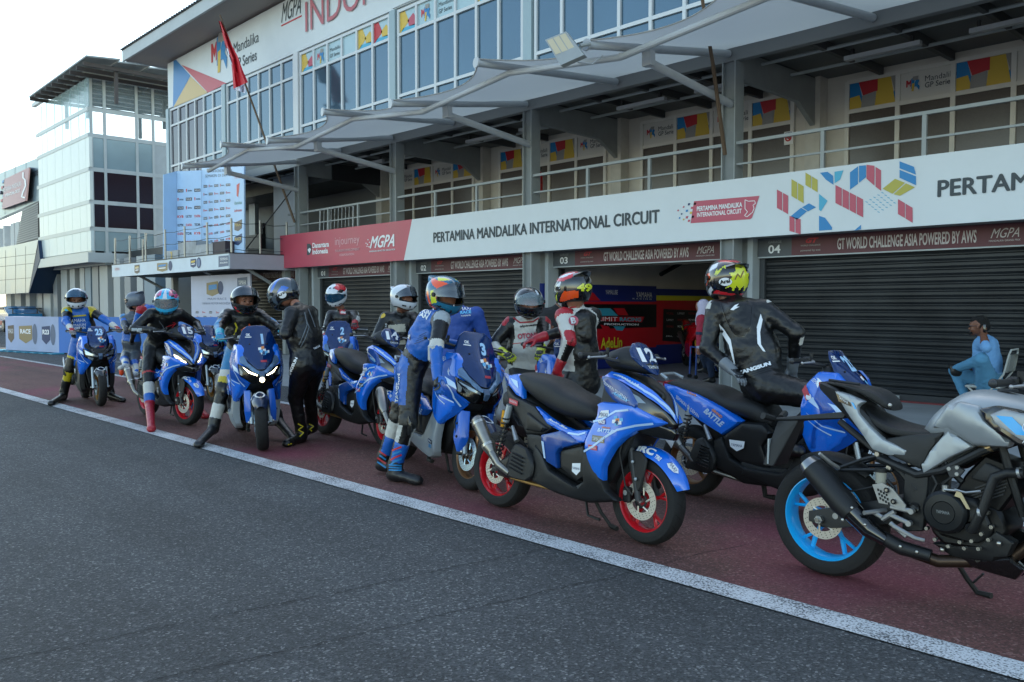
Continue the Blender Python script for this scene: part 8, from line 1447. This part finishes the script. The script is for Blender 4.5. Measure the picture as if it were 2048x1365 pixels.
# black leathers, back turned -------------------------------------
p = person('rider in black leathers with white flashes, back turned, before garage 04', 112, PY(1528, 772, 5.4), PY(1478, 612, 5.45), PY(1458, 580, 5.5), PY(1462, 738, 5.25), PY(1585, 735, 5.6), PY(1500, 905, 6.0) * [1, 1, 0] + [0, 0, .35], PY(1562, 893, 5.14), PZ(1500, 905) + [0, 0, .3], PY(1600, 905, 5.1), hip=60, suit=LBLK, eL=(-1, 0, .1), eR=(1, -.1, -.1), cL=.35, cR=.8, pL=(0, 0, -1), kR=(1, -.35, -.55), kL=hd(90), gl=LT('glove_grey', '6c7278'), gl2=LBLK, bt=LBLK, hump=1, fat=1.12, sc=1.05,
    rules=[(('foreL',), lambda t, s, f: (t < .45) & (s > .75), LWHT), (('foreR',), lambda t, s, f: (t < .3) & (s > .55), LWHT), (('upperR', 'upperL'), lambda t, s, f: (t < .06) & (s > .3), LWHT)])
helmet(p['t'], PY(1454, 560, 5.5), 158, 2, HBLK, gfx=[([(60, 62), (180, 48), (180, 62), (60, 74)], HRD, True), ([(140, -24), (150, -12), (146, -2), (157, 4), (151, 16), (163, 18), (168, 34), (180, 26), (180, -26), (170, -14), (162, -30), (155, -16)], HYE, True), ([(112, 12), (124, 18), (132, 32), (120, 28)], HYE, True), ([(80, -45), (180, -52), (180, -38), (110, -30)], HRD, True), ([(60, -20), (85, 5), (80, 20), (60, 15)], HOR, True), ([(70, 22), (110, 35), (100, 55), (70, 45)], HWH, True), ([(60, -50), (95, -30), (90, -20), (60, -35)], HWH, True), ([(105, 12), (118, 20), (112, 32)], HYE, True), ([(130, 34), (140, 28), (150, 42)], HYE, True)], visor=VISB, spoiler=True)
m = Marker([c for c in p['t'].children if c.name.startswith('helmet')]); m.poly([(1451 + 13 * math.cos(q), 564 + 8 * math.sin(q)) for q in np.linspace(0, 6.1, 16)], STKW, .004, 3.).text('Arai', (1441, 569), (1461, 565), 8, HBLK, .04, .007); m.line([(1470, 560), (1475, 548), (1481, 556), (1487, 542)], 2, M('mark_brown')); m.build('helmet_badge', p['t'])
m = Marker([p['b']]); m.text('TANGSUN', (1478, 751), (1542, 731), 8, STKW, .06).poly([(1461, 620), (1470, 611), (1478, 608), (1473, 614), (1479, 614), (1467, 621)], STKW); m.poly([(1438, 648), (1448, 658), (1462, 680), (1471, 730), (1468, 728), (1458, 690), (1442, 664)], STKW).poly([(1521, 628), (1525, 640), (1520, 665), (1522, 690), (1531, 704), (1526, 703), (1515, 688), (1513, 655)], STKW)
for i in range(6): m.line([(1474, 741 + i * 4), (1545, 719 + i * 4)], .7, PAD)
m.line([(1440, 604), (1452, 640), (1470, 672), (1490, 674), (1502, 650), (1505, 610)], 1.2, PAD); m.build('lettering', p['t'])
# woman in headscarf ----------------------------------------------
hw_ = 12.3; p = person('woman in pale lilac headscarf and navy trousers standing at the open garage', 178, PY(1416, 690, hw_), PY(1413, 636, hw_), PY(1405, 615, hw_), PY(1396, 706, 12.1), PY(1405, 706, 12.5), PZ(1414, 772) * [1, 1, 0] + [0, 0, .1], PZ(1424, 776) * [1, 1, 0] + [0, 0, .1], suit=LT('cloth_navy', '1a2a44', .85), sc=.9, gloves=False, skin=SKIN2, shoes=True, res=.01, look=(180, -3), headr=.088, wr=.003, rules=[(('waist', 'chest', 'yoke', 'neck', 'foreL'), TRU, LT('cloth_lilac', '9aa0b8', .85)), (('pelvis',), lambda t, s, f: t > .3, LT('cloth_lilac', '9aa0b8', .85)), (('upperL', 'upperR', 'foreL', 'foreR'), lambda t, s, f: t < .9, LT('cloth_crimson', '8c2238', .85)), (('waist', 'chest'), lambda t, s, f: f < -.2, LT('cloth_beige', '9a9088', .85))])
hc = PY(1405, 613, hw_); P = [prim('s', hc + [.02, 0, .02], hc + [.03, 0, -.02], .105, .1), prim('s', hc + [.03, 0, -.06], hc + [.03, 0, -.22], .085, .12, (0, 1, 0), 1.4), prim('s', hc + [-.03, 0, -.14], hc + [-.05, 0, -.3], .06, .06, (0, 1, 0), 1.6)]
skin_obj('headscarf', P, .012, [LT('cloth_scarf', 'aaa6bc', .85)], [], p['t'])
hf = hc + np.array([-.075, 0, .0]); skin_obj('face', [prim('f', hf + [0, 0, .03], hf + [.005, 0, -.04], .05, .042), prim('f', hf + [-.05, 0, 0], hf + [-.055, 0, -.012], .01, .012)], .008, [SKIN2], [], p['t'])
# seated man ------------------------------------------------------
Ym = 11.75; p = person('man in blue shirt and sunglasses on the phone, legs crossed on a folding chair', 188, PY(1978, 768, Ym), PY(1972, 682, Ym), PY(1958, 654, 11.68), PY(1966, 668, 11.48), PY(1924, 733, 11.7), PY(1913, 738, 11.55), PY(1934, 803, 11.75), PY(1903, 742, 11.6) + [0, 0, .05], PY(1921, 812, 11.7), fat=1.3, sc=1.12, suit=DENIM, gloves=False, skin=SKIN, shoes=True, look=(192, -4), headr=.098, kL=(-.3, -.8, .9), kR=hd(180), eL=(.3, -.5, -1), eR=(.3, .3, -1), cL=.9, cR=.5, pL=(.6, .6, .2), wr=.003, res=.01, rules=[(('waist', 'chest', 'yoke', 'neck', 'upperL', 'upperR'), TRU, CLOTHB), (('neck',), lambda t, s, f: t > .35, SKIN), (('foreL', 'foreR'), lambda t, s, f: t < .3, CLOTHB), (('foreL', 'foreR'), lambda t, s, f: t >= .3, SKIN)])
hc = PY(1958, 654, 11.68); P = [prim('h', hc + [.02, 0, .05], hc + [.045, 0, .01], .095, .085), prim('h', hc + [-.045, -.03, .085], hc + [-.045, .03, .085], .042, .042)]; skin_obj('hair', P, .01, [HAIR], [], p['t'], wr=.006)
mb = MB(); F = hd(192); S_ = np.cross([0, 0, 1], F); c0 = hc + F * .102 + np.array([0, 0, .012])
for s in (1, -1): mb.ball(c0 + S_ * s * .034, (.012, .028, .02), PLG, 6); mb.tube([c0 + S_ * s * .06, c0 + S_ * s * .095 - F * .1], .004, PLG, 5)
mb.tube([c0 + S_ * .03, c0 - S_ * .03], .004, PLG, 5); mb.build('sunglasses', p['t'], T=wmat(p['t']).inverted())
mb = MB(); mb.tube([hc + F * .07 - np.array([0, 0, .075]) - S_ * .04, hc + F * .1 - np.array([0, 0, .085]), hc + F * .07 - np.array([0, 0, .075]) + S_ * .04], .02, HAIR, 6); mb.build('beard', p['t'], T=wmat(p['t']).inverted())
ph = thing('phone', 'black phone held to the ear of the seated man in the blue shirt', 'phone', PY(1969, 660, 11.45)); mb = MB(); mb.box((0, 0, 0), (.03, .012, .13), PLG, bev=.004); mb.build('phone_body', ph)
# folding chair
cx0 = PY(1972, 775, Ym); ch = thing('folding_chair', 'white metal folding chair under the seated man by the garage 04 shutter', 'chair', (cx0[0], Ym, .006), R(185)); CHM = M('chair_white', 'a9aba6', .4); b = lambda mb, n: mb.build(n, ch)
mb = MB(); hull(mb, [(x, y, z) for x in (-.2, .2) for y in (-.2, .2) for z in (.41, .44)], CHM, .012); b(mb, 'seat'); mb = MB(); panel(mb, [(-.2, .62, -.25), (-.2, .80, -.28), (-.14, .84, -.29), (.14, .84, -.29), (.2, .80, -.28), (.2, .62, -.25)], CHM, axis='x', t=.02, r=.01); b(mb, 'backrest')
for s in (1, -1): mb = MB(); mb.tube([(-.3, s * .22, .86), (-.24, s * .22, .6), (-.12, s * .22, .42), (.26, s * .22, .0)], .012, CHM, 8); b(mb, 'leg'); mb = MB(); mb.tube([(.16, s * .2, .42), (-.26, s * .2, .0)], .012, CHM, 8); b(mb, 'leg')
mb = MB(); mb.tube([(-.3, -.22, .86), (-.31, -.18, .9), (-.31, .18, .9), (-.3, .22, .86)], .012, CHM, 8); b(mb, 'back_frame')
